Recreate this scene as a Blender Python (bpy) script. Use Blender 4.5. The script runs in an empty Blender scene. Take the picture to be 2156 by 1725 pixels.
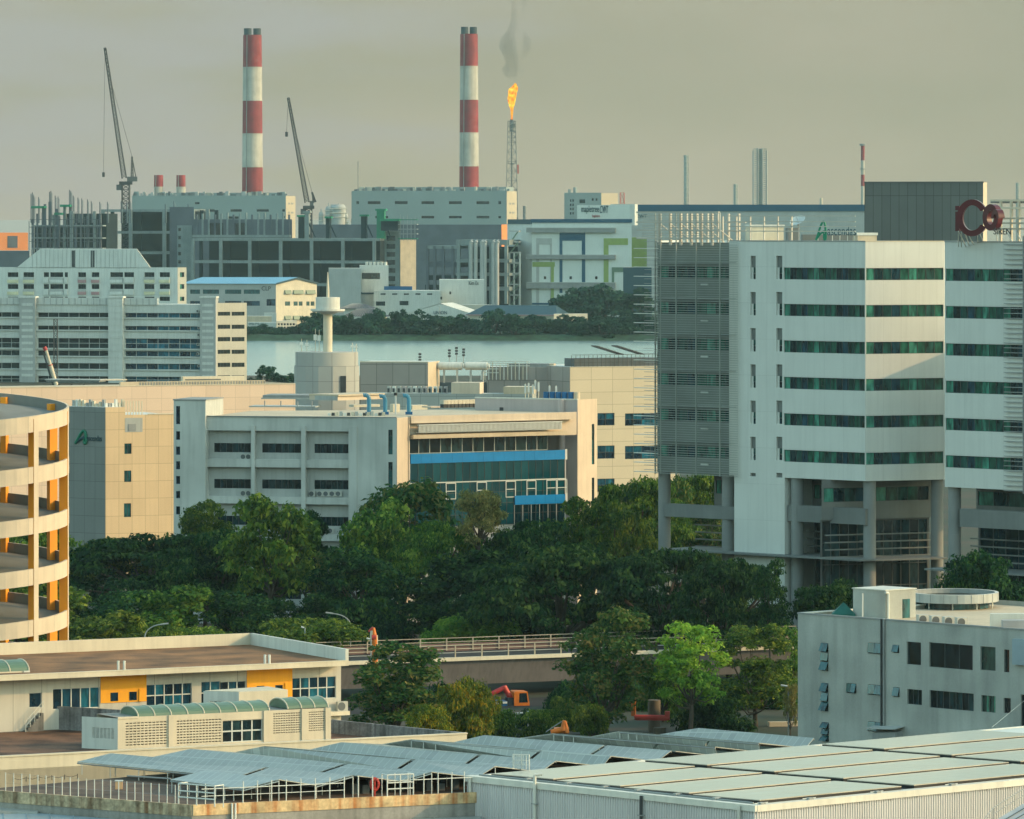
import bpy, math, random
import numpy as np
from mathutils import Vector, Matrix

# ------------------------------------------------------------------ units
# The long-lens view is laid out from three numbers: angle per picture unit, eye height, horizon row.
K = 8.5e-5          # radians per picture unit (2156 units across the frame)
EYE = 60.0          # metres above the water
CX, YH = 1078.0, 455.0
GZ = 3.0            # street level
R = math.radians
scene = bpy.context.scene
COL = scene.collection

def P(x, y, s):
    """point seen at (x, y) where one picture unit spans s metres"""
    return Vector(((x-CX)*s, s/K, EYE-(y-YH)*s))
def G(x, y, z):
    """point seen at (x, y) lying on the level z"""
    return P(x, y, (EYE-z)/(y-YH))

# ------------------------------------------------------------------ objects
def tag(o, label=None, cat=None, group=None, kind=None):
    if label: o['label'] = label
    if cat: o['category'] = cat
    if group: o['group'] = group
    if kind: o['kind'] = kind
    return o

def thing(name, label, cat, loc=(0,0,0), group=None, kind=None):
    o = bpy.data.objects.new(name, None); COL.objects.link(o)
    o.empty_display_size = .5
    o.location = loc
    return tag(o, label, cat, group, kind)

class MB:
    """collects faces (world coordinates) and links them as ONE mesh object"""
    def __init__(s): s.v=[]; s.f=[]; s.m=[]; s.mats=[]; s.sm=[]
    def mi(s, mat):
        if mat not in s.mats: s.mats.append(mat)
        return s.mats.index(mat)
    def face(s, pts, mat, sm=False):
        b=len(s.v); s.v.extend([tuple(p) for p in pts]); s.f.append(tuple(range(b,b+len(pts)))); s.m.append(s.mi(mat)); s.sm.append(sm)
    def mesh(s, verts, faces, mat, sm=False):
        b=len(s.v); s.v.extend([tuple(p) for p in verts]); i=s.mi(mat)
        for f in faces: s.f.append(tuple(b+k for k in f)); s.m.append(i); s.sm.append(sm)
    def hexa(s, p, mat):
        # p: 4 bottom then 4 top, same winding
        s.mesh(p, [(3,2,1,0),(4,5,6,7),(0,1,5,4),(1,2,6,5),(2,3,7,6),(3,0,4,7)], mat)
    def box(s, W, u0,u1,n0,n1,z0,z1, mat):
        a=W.pt
        s.hexa([a(u0,n1,z0),a(u1,n1,z0),a(u1,n0,z0),a(u0,n0,z0),a(u0,n1,z1),a(u1,n1,z1),a(u1,n0,z1),a(u0,n0,z1)], mat)
    def abox(s, x0,x1,y0,y1,z0,z1, mat):
        s.hexa([(x0,y0,z0),(x1,y0,z0),(x1,y1,z0),(x0,y1,z0),(x0,y0,z1),(x1,y0,z1),(x1,y1,z1),(x0,y1,z1)], mat)
    def prism(s, pts, z0, z1, mat, top=None):
        n=len(pts); B=[(p[0],p[1],z0) for p in pts]; T=[(p[0],p[1],z1) for p in pts]
        for i in range(n):
            j=(i+1)%n; s.face([B[i],B[j],T[j],T[i]], mat)
        s.face(T, top or mat); s.face(B[::-1], mat)
    def tube(s, p0, p1, r, mat, n=6, r1=None, caps=True, sm=True):
        p0=Vector(p0); p1=Vector(p1); d=p1-p0
        if d.length<1e-6: return
        d.normalize(); r1=r if r1 is None else r1
        a=d.cross(Vector((0,0,1)))
        if a.length<1e-3: a=Vector((1,0,0))
        a.normalize(); b=d.cross(a)
        vs=[]
        for q,rr in ((p0,r),(p1,r1)):
            for k in range(n):
                t=2*math.pi*k/n; vs.append(q+a*(math.cos(t)*rr)+b*(math.sin(t)*rr))
        fs=[(k,(k+1)%n,n+(k+1)%n,n+k) for k in range(n)]
        s.mesh(vs,fs,mat,sm)
        if caps:
            s.face(vs[:n][::-1],mat); s.face(vs[n:],mat)
    def path(s, pts, r, mat, n=6):
        for a,b in zip(pts,pts[1:]): s.tube(a,b,r,mat,n)
    def cyl(s, c, z0, z1, r, mat, r1=None, n=24, top=None, sm=True):
        s.tube((c[0],c[1],z0),(c[0],c[1],z1),r,mat,n,r1,False,sm)
        r1=r if r1 is None else r1
        s.face([(c[0]+r1*math.cos(2*math.pi*k/n),c[1]+r1*math.sin(2*math.pi*k/n),z1) for k in range(n)],top or mat)
        s.face([(c[0]+r*math.cos(-2*math.pi*k/n),c[1]+r*math.sin(-2*math.pi*k/n),z0) for k in range(n)],mat)
    def build(s, name, parent=None, fix=True):
        me=bpy.data.meshes.new(name)
        org=Vector(parent.matrix_world.translation) if parent else Vector((0,0,0))
        if parent:
            org=Vector(parent.location); q=parent
            while q.parent: q=q.parent; org+=Vector(q.location)
        me.from_pydata([(v[0]-org[0],v[1]-org[1],v[2]-org[2]) for v in s.v],[],s.f)
        for m in s.mats: me.materials.append(m)
        me.polygons.foreach_set('material_index',s.m)
        me.polygons.foreach_set('use_smooth',s.sm)
        me.update()
        o=bpy.data.objects.new(name,me); COL.objects.link(o)
        if parent: o.parent=parent
        return o

class W:
    """a vertical wall plane: u runs left to right, n points out to the street"""
    def __init__(s, a, b):
        s.a=Vector((a[0],a[1])); b=Vector((b[0],b[1])); s.len=(b-s.a).length
        s.u=(b-s.a).normalized(); s.n=Vector((s.u.y,-s.u.x))
    @classmethod
    def ang(c, x, sc, phi, back=0):
        """wall through column x at scale sc, its face turned phi degrees to the right"""
        a=P(x,0,sc); return c(a,(a.x+math.cos(R(phi)),a.y+math.sin(R(phi))))
    def pt(s,u,n,z):
        q=s.a+s.u*u+s.n*n; return Vector((q.x,q.y,z))
    def U(s,x,off=0):
        rx=(x-CX)*K; a=s.a+s.n*off
        return -(a.x-a.y*rx)/(s.u.x-s.u.y*rx)
    def Z(s,x,y,off=0):
        q=s.pt(s.U(x,off),off,0); return EYE-(y-YH)*q.y*K
    def sc(s,x): return s.pt(s.U(x),0,0).y*K
    def at(s,x,y,off=0): return s.pt(s.U(x,off),off,s.Z(x,y,off))
    def turn(s,x,phi,off=0):
        """a wall starting on this one at column x, turned to phi"""
        q=s.pt(s.U(x,off),off,0); return W(q,(q.x+math.cos(R(phi)),q.y+math.sin(R(phi))))
    def shift(s,off):
        q=s.a+s.n*off; return W(q,q+s.u)
    def rect(s,x0,y0,x1,y1,off=0,xr=None):
        xr=(x0+x1)/2 if xr is None else xr
        return s.U(x0,off),s.U(x1,off),s.Z(xr,y1,off),s.Z(xr,y0,off)
    def bx(s,mb,x0,y0,x1,y1,n0,n1,mat,xr=None):
        u0,u1,z0,z1=s.rect(x0,y0,x1,y1,n1,xr); mb.box(s,u0,u1,n0,n1,z0,z1,mat)

def facade(mb, w, u0,u1,z0,z1, holes, mat, depth=.3, rev=None, off=0):
    """wall face with real rectangular openings and their reveals"""
    us=sorted({u0,u1,*[h[0] for h in holes],*[h[1] for h in holes]}); us=[u for u in us if u0<=u<=u1]
    zs=sorted({z0,z1,*[h[2] for h in holes],*[h[3] for h in holes]}); zs=[z for z in zs if z0<=z<=z1]
    for za,zb in zip(zs,zs[1:]):
        if zb-za<1e-4: continue
        st=None; zc=(za+zb)/2
        for ua,ub in zip(us,us[1:]):
            uc=(ua+ub)/2
            op=any(h[0]<uc<h[1] and h[2]<zc<h[3] for h in holes)
            if not op and st is None: st=ua
            if op and st is not None:
                mb.face([w.pt(st,off,za),w.pt(ua,off,za),w.pt(ua,off,zb),w.pt(st,off,zb)],mat); st=None
        if st is not None: mb.face([w.pt(st,off,za),w.pt(u1,off,za),w.pt(u1,off,zb),w.pt(st,off,zb)],mat)
    r=rev or mat
    for a,b,c,d in holes:
        f,k=off,off-depth
        mb.face([w.pt(a,f,c),w.pt(a,k,c),w.pt(a,k,d),w.pt(a,f,d)],r)
        mb.face([w.pt(b,k,c),w.pt(b,f,c),w.pt(b,f,d),w.pt(b,k,d)],r)
        mb.face([w.pt(a,k,c),w.pt(a,f,c),w.pt(b,f,c),w.pt(b,k,c)],r)
        mb.face([w.pt(a,f,d),w.pt(a,k,d),w.pt(b,k,d),w.pt(b,f,d)],r)

def window(w, parent, h, depth=.25, nu=1, nz=1, glass=None, frame=None, fw=.07, off=0, name='window', label=None):
    a,b,c,d=h; mb=MB(); n=off-depth; g=glass or MAT['glass']; f=frame or MAT['frame']
    for i in range(nu):
        for j in range(nz):
            ua=a+(b-a)*i/nu; ub=a+(b-a)*(i+1)/nu; za=c+(d-c)*j/nz; zb=c+(d-c)*(j+1)/nz
            mb.face([w.pt(ua,n,za),w.pt(ub,n,za),w.pt(ub,n,zb),w.pt(ua,n,zb)],g)
    o=mb.build(name,parent)
    if f != 'none':
        mb=MB()
        for i in range(nu+1):
            u=a+(b-a)*i/nu; l=max(a,u-fw/2); r=min(b,u+fw/2)
            mb.box(w,l,r,n+.01,n+.06,c,d,f)
        for j in range(nz+1):
            z=c+(d-c)*j/nz; l=max(c,z-fw/2); r=min(d,z+fw/2)
            mb.box(w,a,b,n+.012,n+.055,l,r,f)
        mb.build('frame',o)
    if label: o['label']=label
    return o

def lettering(w, parent, txt, x0,y0,x1,y1, mat, off=.05, ext=.06, name='lettering', squash=True, shear=0):
    cu=bpy.data.curves.new(name,'FONT'); cu.body=txt; cu.size=1; cu.extrude=ext; cu.shear=shear
    cu.align_x='LEFT'; cu.align_y='BOTTOM_BASELINE' if hasattr(cu,'align_y') else 'BOTTOM'
    o=bpy.data.objects.new(name,cu); COL.objects.link(o); cu.materials.append(mat)
    bpy.context.view_layer.update()
    bb=[Vector(c) for c in o.bound_box]; bx0=min(c.x for c in bb); bx1=max(c.x for c in bb); by0=min(c.y for c in bb); by1=max(c.y for c in bb)
    u0,u1,z0,z1=w.rect(x0,y0,x1,y1,off)
    sx=(u1-u0)/(bx1-bx0); sy=(z1-z0)/(by1-by0)
    q=w.pt(u0,off,z0); n3=Vector((w.n.x,w.n.y,0)); u3=Vector((w.u.x,w.u.y,0))
    rot=Matrix((u3,Vector((0,0,1)),n3)).transposed().to_4x4()
    org=Vector((0,0,0)); pq=parent
    while pq: org+=Vector(pq.location); pq=pq.parent
    loc=q-u3*(bx0*sx)-Vector((0,0,by0*sy))-org
    me=bpy.data.meshes.new_from_object(o.evaluated_get(bpy.context.evaluated_depsgraph_get()))
    me.transform(rot@Matrix.Diagonal((sx,sy,1,1))); bpy.data.objects.remove(o); me.materials.clear(); me.materials.append(mat)
    o=bpy.data.objects.new(name,me); COL.objects.link(o); o.location=loc; o.parent=parent
    return o

# ------------------------------------------------------------------ materials
MAT={}
def nodes(name):
    m=bpy.data.materials.new(name); m.use_nodes=True; nt=m.node_tree
    return m,nt,nt.nodes,nt.links,nt.nodes['Principled BSDF']

def M(name, col, rough=.75, var=.12, scale=.35, metal=0., streak=0., spec=.35, fine=0., tint=None, sf=2.2, rust=None):
    """painted / mineral surface: broad tone drift, optional fine grain and vertical weather streaks"""
    m,nt,N,L,b=nodes(name)
    geo=N.new('ShaderNodeNewGeometry')
    ns=N.new('ShaderNodeTexNoise'); ns.inputs['Scale'].default_value=scale; ns.inputs['Detail'].default_value=5
    L.new(geo.outputs['Position'],ns.inputs['Vector'])
    mx=N.new('ShaderNodeMix'); mx.data_type='RGBA'
    c=np.array(col); lo=c*(1-var*1.6); hi=np.minimum(c*(1+var),1)
    if tint is not None: lo=lo*np.array(tint)
    mr=N.new('ShaderNodeMapRange'); mr.inputs[1].default_value=.3; mr.inputs[2].default_value=.7
    L.new(ns.outputs['Fac'],mr.inputs[0]); L.new(mr.outputs[0],mx.inputs[0])
    mx.inputs[6].default_value=(*lo,1); mx.inputs[7].default_value=(*hi,1)
    out=mx.outputs[2]
    if streak:
        mp=N.new('ShaderNodeMapping'); mp.inputs['Scale'].default_value=(sf,sf,.12*min(1,sf/1.5))
        L.new(geo.outputs['Position'],mp.inputs['Vector'])
        n2=N.new('ShaderNodeTexNoise'); n2.inputs['Scale'].default_value=1.0; n2.inputs['Detail'].default_value=6
        L.new(mp.outputs[0],n2.inputs['Vector'])
        r2=N.new('ShaderNodeMapRange'); r2.inputs[1].default_value=.45; r2.inputs[2].default_value=.75
        r2.inputs[3].default_value=1; r2.inputs[4].default_value=1-streak
        L.new(n2.outputs['Fac'],r2.inputs[0])
        m2=N.new('ShaderNodeMix'); m2.data_type='RGBA'; m2.blend_type='MULTIPLY'; m2.inputs[0].default_value=1
        L.new(out,m2.inputs[6]); out=m2.outputs[2]
        if rust:      # streaks run rust brown instead of plain dirt
            rc=N.new('ShaderNodeMix'); rc.data_type='RGBA'; L.new(r2.outputs[0],rc.inputs[0]); rc.inputs[6].default_value=(*rust,1); rc.inputs[7].default_value=(1,1,1,1); r2.inputs[4].default_value=0; L.new(rc.outputs[2],m2.inputs[7])
        else: L.new(r2.outputs[0],m2.inputs[7])
    if fine:
        n3=N.new('ShaderNodeTexNoise'); n3.inputs['Scale'].default_value=6; n3.inputs['Detail'].default_value=3
        L.new(geo.outputs['Position'],n3.inputs['Vector'])
        r3=N.new('ShaderNodeMapRange'); r3.inputs[1].default_value=.3; r3.inputs[2].default_value=.7; r3.inputs[3].default_value=1-fine; r3.inputs[4].default_value=1+fine*.5
        L.new(n3.outputs['Fac'],r3.inputs[0])
        m3=N.new('ShaderNodeMix'); m3.data_type='RGBA'; m3.blend_type='MULTIPLY'; m3.inputs[0].default_value=1
        L.new(out,m3.inputs[6]); L.new(r3.outputs[0],m3.inputs[7]); out=m3.outputs[2]
    L.new(out,b.inputs['Base Color'])
    b.inputs['Roughness'].default_value=rough; b.inputs['Metallic'].default_value=metal
    b.inputs['Specular IOR Level'].default_value=spec
    MAT[name]=m; return m

def MP(name, col, w, pw, ph, lw=.03, line=.55, rough=.65, var=.1, pvar=.1, uo=0, zo=0, streak=.0, spec=.35, metal=0.):
    """cladding panels with joints, laid out along the wall w (pw x ph metres)"""
    m,nt,N,L,b=nodes(name)
    geo=N.new('ShaderNodeNewGeometry')
    dt=N.new('ShaderNodeVectorMath'); dt.operation='DOT_PRODUCT'
    L.new(geo.outputs['Position'],dt.inputs[0]); dt.inputs[1].default_value=(w.u.x,w.u.y,0)
    sp=N.new('ShaderNodeSeparateXYZ'); L.new(geo.outputs['Position'],sp.inputs[0])
    def math_(op,a,v=None,c=None):
        n=N.new('ShaderNodeMath'); n.operation=op; L.new(a,n.inputs[0])
        if v is not None:
            if hasattr(v,'is_linked') or not isinstance(v,(int,float)): L.new(v,n.inputs[1])
            else: n.inputs[1].default_value=v
        return n.outputs[0]
    U0=w.a.dot(w.u)+uo
    us=math_('DIVIDE',math_('SUBTRACT',dt.outputs['Value'],U0),pw)
    zs=math_('DIVIDE',math_('SUBTRACT',sp.outputs['Z'],zo),ph)
    fu=math_('LESS_THAN',math_('FRACT',us),lw/pw); fz=math_('LESS_THAN',math_('FRACT',zs),lw/ph)
    ln=math_('MAXIMUM',fu,fz)
    cb=N.new('ShaderNodeCombineXYZ'); L.new(math_('FLOOR',us),cb.inputs[0]); L.new(math_('FLOOR',zs),cb.inputs[1])
    wn=N.new('ShaderNodeTexWhiteNoise'); wn.noise_dimensions='2D'; L.new(cb.outputs[0],wn.inputs['Vector'])
    ns=N.new('ShaderNodeTexNoise'); ns.inputs['Scale'].default_value=.3; ns.inputs['Detail'].default_value=5; L.new(geo.outputs['Position'],ns.inputs['Vector'])
    v=math_('ADD',math_('MULTIPLY',wn.outputs['Value'],pvar),math_('MULTIPLY',ns.outputs['Fac'],var*2))
    v=math_('ADD',v,1-pvar/2-var)
    if streak:
        mp=N.new('ShaderNodeMapping'); mp.inputs['Scale'].default_value=(2,2,.1); L.new(geo.outputs['Position'],mp.inputs['Vector'])
        n2=N.new('ShaderNodeTexNoise'); n2.inputs['Detail'].default_value=5; n2.inputs['Scale'].default_value=1; L.new(mp.outputs[0],n2.inputs['Vector'])
        r2=N.new('ShaderNodeMapRange'); r2.inputs[1].default_value=.45; r2.inputs[2].default_value=.75; r2.inputs[3].default_value=1; r2.inputs[4].default_value=1-streak
        L.new(n2.outputs['Fac'],r2.inputs[0]); v=math_('MULTIPLY',v,r2.outputs[0])
    li=math_('SUBTRACT',ln,0); li=math_('MULTIPLY',li,-(1-line)); li=math_('ADD',li,1)
    v=math_('MULTIPLY',v,li)
    mx=N.new('ShaderNodeVectorMath'); mx.operation='SCALE'; mx.inputs[0].default_value=col; L.new(v,mx.inputs['Scale'])
    L.new(mx.outputs[0],b.inputs['Base Color'])
    b.inputs['Roughness'].default_value=rough; b.inputs['Specular IOR Level'].default_value=spec; b.inputs['Metallic'].default_value=metal
    MAT[name]=m; return m

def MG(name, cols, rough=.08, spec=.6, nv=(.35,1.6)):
    """window glass: each pane (mesh island) gets its own base colour: painted-in reflections, curtains, tint"""
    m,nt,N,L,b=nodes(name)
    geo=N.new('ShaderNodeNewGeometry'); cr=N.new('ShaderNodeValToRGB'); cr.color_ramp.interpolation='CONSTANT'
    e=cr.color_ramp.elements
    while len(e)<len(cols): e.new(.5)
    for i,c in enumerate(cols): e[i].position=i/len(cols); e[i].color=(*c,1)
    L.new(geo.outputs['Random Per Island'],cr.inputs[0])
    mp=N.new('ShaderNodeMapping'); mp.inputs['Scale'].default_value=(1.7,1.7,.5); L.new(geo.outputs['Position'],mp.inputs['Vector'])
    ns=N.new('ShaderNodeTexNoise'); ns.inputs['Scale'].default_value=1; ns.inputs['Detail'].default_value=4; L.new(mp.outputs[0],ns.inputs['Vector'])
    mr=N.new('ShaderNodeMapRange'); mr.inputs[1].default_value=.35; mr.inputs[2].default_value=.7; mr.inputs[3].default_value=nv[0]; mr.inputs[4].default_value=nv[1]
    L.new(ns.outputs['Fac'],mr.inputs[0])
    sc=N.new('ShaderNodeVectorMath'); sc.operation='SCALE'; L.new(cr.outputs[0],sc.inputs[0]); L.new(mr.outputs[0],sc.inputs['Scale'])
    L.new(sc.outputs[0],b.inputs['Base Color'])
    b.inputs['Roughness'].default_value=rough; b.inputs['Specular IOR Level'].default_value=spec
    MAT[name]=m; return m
def ML(name, lo, mid, hi, trans=.35):
    """leaves: colour differs from leaf to leaf and from clump to clump, with light coming through"""
    m,nt,N,L,b=nodes(name)
    geo=N.new('ShaderNodeNewGeometry'); ns=N.new('ShaderNodeTexNoise'); ns.inputs['Scale'].default_value=.45; ns.inputs['Detail'].default_value=3
    L.new(geo.outputs['Position'],ns.inputs['Vector'])
    a=N.new('ShaderNodeMath'); a.operation='MULTIPLY_ADD'; L.new(geo.outputs['Random Per Island'],a.inputs[0]); a.inputs[1].default_value=.45
    L.new(ns.outputs['Fac'],a.inputs[2])
    mr=N.new('ShaderNodeMapRange'); mr.inputs[1].default_value=.4; mr.inputs[2].default_value=1.1; L.new(a.outputs[0],mr.inputs[0])
    cr=N.new('ShaderNodeValToRGB'); e=cr.color_ramp.elements; e[0].color=(*lo,1); e[1].color=(*hi,1); q=e.new(.5); q.color=(*mid,1)
    L.new(mr.outputs[0],cr.inputs[0]); oi=N.new('ShaderNodeObjectInfo'); hs=N.new('ShaderNodeHueSaturation')
    h1=N.new('ShaderNodeMapRange'); h1.inputs[3].default_value=.478; h1.inputs[4].default_value=.512; L.new(oi.outputs['Random'],h1.inputs[0]); L.new(h1.outputs[0],hs.inputs['Hue'])
    h2=N.new('ShaderNodeMath'); h2.operation='MULTIPLY_ADD'; fr=N.new('ShaderNodeMath'); fr.operation='FRACT'; m7=N.new('ShaderNodeMath'); m7.operation='MULTIPLY'; m7.inputs[1].default_value=7.3; L.new(oi.outputs['Random'],m7.inputs[0]); L.new(m7.outputs[0],fr.inputs[0]); L.new(fr.outputs[0],h2.inputs[0]); h2.inputs[1].default_value=.6; h2.inputs[2].default_value=.75; L.new(h2.outputs[0],hs.inputs['Value'])
    L.new(cr.outputs[0],hs.inputs['Color']); cr=hs; L.new(cr.outputs[0],b.inputs['Base Color'])
    b.inputs['Roughness'].default_value=.7; b.inputs['Specular IOR Level'].default_value=.08
    tr=N.new('ShaderNodeBsdfTranslucent'); L.new(cr.outputs[0],tr.inputs[0])
    ms=N.new('ShaderNodeMixShader'); ms.inputs[0].default_value=trans; L.new(b.outputs[0],ms.inputs[1]); L.new(tr.outputs[0],ms.inputs[2])
    L.new(ms.outputs[0],N['Material Output'].inputs['Surface'])
    MAT[name]=m; return m

M('frame',(.55,.57,.54),.5,.03); M('frame_dark',(.05,.06,.06),.5,.05)
M('white_paint',(.66,.66,.6),.7,.06,.25,streak=.12); M('off_white',(.6,.6,.54),.75,.08,.25,streak=.18)
M('cream',(.60,.53,.40),.75,.07,.3,streak=.12); M('beige',(.54,.44,.31),.75,.08,.3,streak=.12)
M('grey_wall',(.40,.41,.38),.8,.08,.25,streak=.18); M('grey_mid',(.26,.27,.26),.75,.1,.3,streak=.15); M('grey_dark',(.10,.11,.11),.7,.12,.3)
M('steel_white',(.62,.62,.56),.45,.05); M('steel_grey',(.28,.29,.28),.45,.1); M('steel_dark',(.045,.048,.05),.5,.12)
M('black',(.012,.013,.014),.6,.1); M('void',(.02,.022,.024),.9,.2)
M('concrete',(.33,.31,.27),.85,.15,.4,streak=.3,fine=.12); M('concrete_dark',(.19,.18,.16),.9,.18,.4,streak=.4,fine=.15)
M('orange_paint',(.86,.30,.012),.6,.06,.3); M('yellow_paint',(.85,.36,.01),.6,.05,.25,streak=.1)
M('crane_orange',(.62,.16,.015),.45,.15,1.2); M('red_paint',(.50,.05,.035),.5,.12,.5); M('crane_red',(.4,.03,.03),.5,.1)
M('blue_paint',(.01,.10,.24),.5,.1); M('pipe_blue',(.05,.22,.34),.45,.08); M('green_roof',(.10,.17,.115),.4,.1,.5)
M('brown_roof',(.25,.115,.045),.9,.3,.28,fine=.25,tint=(.7,.75,.8)); M('rust_concrete',(.66,.47,.25),.9,.2,1.1,streak=.7,fine=.2,rust=(.62,.24,.05))
M('stained_wall',(.24,.23,.22),.9,.25,.8,streak=.75,fine=.25); M('bark',(.07,.055,.04),.9,.2,2.0)
MG('glass',[(.006,.022,.03),(.01,.03,.038),(.004,.014,.02),(.012,.035,.04)])
MG('glass_green',[(.009,.045,.036),(.02,.11,.075),(.006,.025,.03),(.012,.065,.055),(.045,.21,.15),(.009,.045,.065),(.015,.09,.06)])  # green-teal mix paints uneven tree reflections into the tower panes
MG('glass_blue',[(.004,.03,.055),(.006,.05,.085),(.003,.02,.04),(.01,.10,.15)])
MG('glass_dark',[(.004,.008,.012),(.006,.014,.018),(.003,.006,.01)],.12)
MG('glass_teal',[(.008,.05,.055),(.012,.075,.08),(.006,.035,.04)],.12)
# ================================================================== metal warehouse (right front)
ZR=28.0
c0=G(983,1633,ZR); c1=G(1590,1696,ZR); c2=G(2156,1640,ZR)
e2=(c2-c1).normalized(); c2=c1+e2*52; e1=(c0-c1); L1=e1.length; e1n=e1.normalized(); c3=c0+e2*52
wl=W(c0,c1); wr=W(c1,c2)
wh=thing('metal_warehouse','cream ribbed metal warehouse with solar panels on its flat roof','warehouse',(c1.x,c1.y,GZ))
M('rib_metal',(.58,.56,.54),.5,.05,.2,streak=.1); M('trim_metal',(.66,.64,.56),.5,.05,.3,streak=.15); M('roof_sheet',(.52,.53,.49),.45,.08,.3)
def ribbed(w,u0,u1,z0,z1,pitch,name,parent,mat,d=.05,off=0):
    mb=MB(); n=int((u1-u0)/pitch); prof=[]
    for i in range(n):
        a=u0+i*pitch; prof+= [(a,0),(a+pitch*.5,0),(a+pitch*.6,d),(a+pitch*.9,d)]
    prof.append((u1,0))
    for (a,na),(b,nb) in zip(prof,prof[1:]):
        mb.face([w.pt(a,off+na,z0),w.pt(b,off+nb,z0),w.pt(b,off+nb,z1),w.pt(a,off+na,z1)],mat)
    return mb.build(name,parent)
ribbed(wl,0,wl.len,GZ,ZR-.32,.19,'side_wall',wh,MAT['rib_metal'])
ribbed(wr,0,52,GZ,ZR-.34,.19,'front_wall',wh,MAT['rib_metal'])
mb=MB(); mb.prism([c0,c1,c2,c3],ZR-.5,ZR-.06,MAT['roof_sheet']); mb.build('roof',wh)
mb=MB(); mb.box(wl,-.05,wl.len+.08,-.5,.1,ZR-.34,ZR,MAT['trim_metal']); mb.box(wr,.1,52,-.5,.1,ZR-.36,ZR-.001,MAT['trim_metal'])
wc=W(c0,c3); mb.box(wc,0,52,-.02,.3,ZR-.3,ZR-.02,MAT['trim_metal']); mb.build('roof_edge',wh)
for u,m in ((.45,'trim_metal'),(5.75,'trim_metal'),(14.15,'steel_dark'),(21.6,'trim_metal')):
    mb=MB(); mb.tube(wl.pt(u,.2,GZ),wl.pt(u,.2,ZR-.1 if u!=5.75 else ZR+.45),.09,MAT[m],8)
    if u==5.75: mb.tube(wl.pt(u,.2,ZR+.45),wl.pt(u+.3,-.1,ZR+.5),.09,MAT[m],8)
    for z in (ZR-1.2,ZR-3.3): mb.box(wl,u-.2,u+.2,.1,.3,z,z+.05,MAT['steel_grey'])
    mb.build('downpipe',wh)
mb=MB(); mb.tube(wl.pt(.5,-.5,ZR+.05),wl.pt(wl.len-.6,-.5,ZR+.05),.05,MAT['steel_grey'],6)
mb.tube(wl.pt(3,-.75,ZR+.07),wl.pt(wl.len-1,-.75,ZR+.07),.04,MAT['steel_dark'],6)
for u in (4.3,7.5,10.4,13,16,19): mb.box(wl,u,u+.25,-.9,-.4,ZR-.04,ZR+.13,MAT['steel_grey'])
mb.build('cable_tray',wh)
for u in (0.5,4.2,9.5,15.5):
    mb=MB(); mb.box(wr,u,u+.35,-.35,-.05,ZR-.02,ZR+.1,MAT['steel_grey']); mb.tube(wr.pt(u-.3,-.25,ZR+.06),wr.pt(u+.7,-.25,ZR+.06),.03,MAT['frame'],5); mb.build('roof_clip',wh)
# roof-top solar arrays: four strips, split into blocks
def solar_mat(name,ud,vd,pw,ph,col,line,rg):
    m,nt,N,L,b=nodes(name); geo=N.new('ShaderNodeNewGeometry'); outs=[]
    for d,p in ((ud,pw),(vd,ph)):
        dt=N.new('ShaderNodeVectorMath'); dt.operation='DOT_PRODUCT'; L.new(geo.outputs['Position'],dt.inputs[0]); dt.inputs[1].default_value=(d.x,d.y,0)
        dv=N.new('ShaderNodeMath'); dv.operation='DIVIDE'; L.new(dt.outputs['Value'],dv.inputs[0]); dv.inputs[1].default_value=p
        fr=N.new('ShaderNodeMath'); fr.operation='FRACT'; L.new(dv.outputs[0],fr.inputs[0])
        lt=N.new('ShaderNodeMath'); lt.operation='LESS_THAN'; L.new(fr.outputs[0],lt.inputs[0]); lt.inputs[1].default_value=.045/p
        fl=N.new('ShaderNodeMath'); fl.operation='FLOOR'; L.new(dv.outputs[0],fl.inputs[0]); outs.append((lt.outputs[0],fl.outputs[0]))
    mx=N.new('ShaderNodeMath'); mx.operation='MAXIMUM'; L.new(outs[0][0],mx.inputs[0]); L.new(outs[1][0],mx.inputs[1])
    cb=N.new('ShaderNodeCombineXYZ'); L.new(outs[0][1],cb.inputs[0]); L.new(outs[1][1],cb.inputs[1])
    wn=N.new('ShaderNodeTexWhiteNoise'); wn.noise_dimensions='2D'; L.new(cb.outputs[0],wn.inputs['Vector'])
    c=N.new('ShaderNodeMix'); c.data_type='RGBA'; L.new(mx.outputs[0],c.inputs[0])
    vs=N.new('ShaderNodeMapRange'); vs.inputs[3].default_value=.88; vs.inputs[4].default_value=1.12; L.new(wn.outputs['Value'],vs.inputs[0])
    sc=N.new('ShaderNodeVectorMath'); sc.operation='SCALE'; sc.inputs[0].default_value=col; L.new(vs.outputs[0],sc.inputs['Scale'])
    L.new(sc.outputs[0],c.inputs[6]); c.inputs[7].default_value=(*line,1); L.new(c.outputs[2],b.inputs['Base Color'])
    rr=N.new('ShaderNodeMapRange'); rr.inputs[3].default_value=rg-.06; rr.inputs[4].default_value=rg+.06; L.new(wn.outputs['Value'],rr.inputs[0]); L.new(rr.outputs[0],b.inputs['Roughness'])
    b.inputs['Specular IOR Level'].default_value=.9; b.inputs['Coat Weight'].default_value=.6; b.inputs['Coat Roughness'].default_value=.12
    MAT[name]=m; return m
solar_mat('solar_roof',e1n,e2,1.05,1.7,(.37,.325,.25),(.28,.25,.195),.36)
ARR='solar panel arrays on the warehouse roof'
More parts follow.
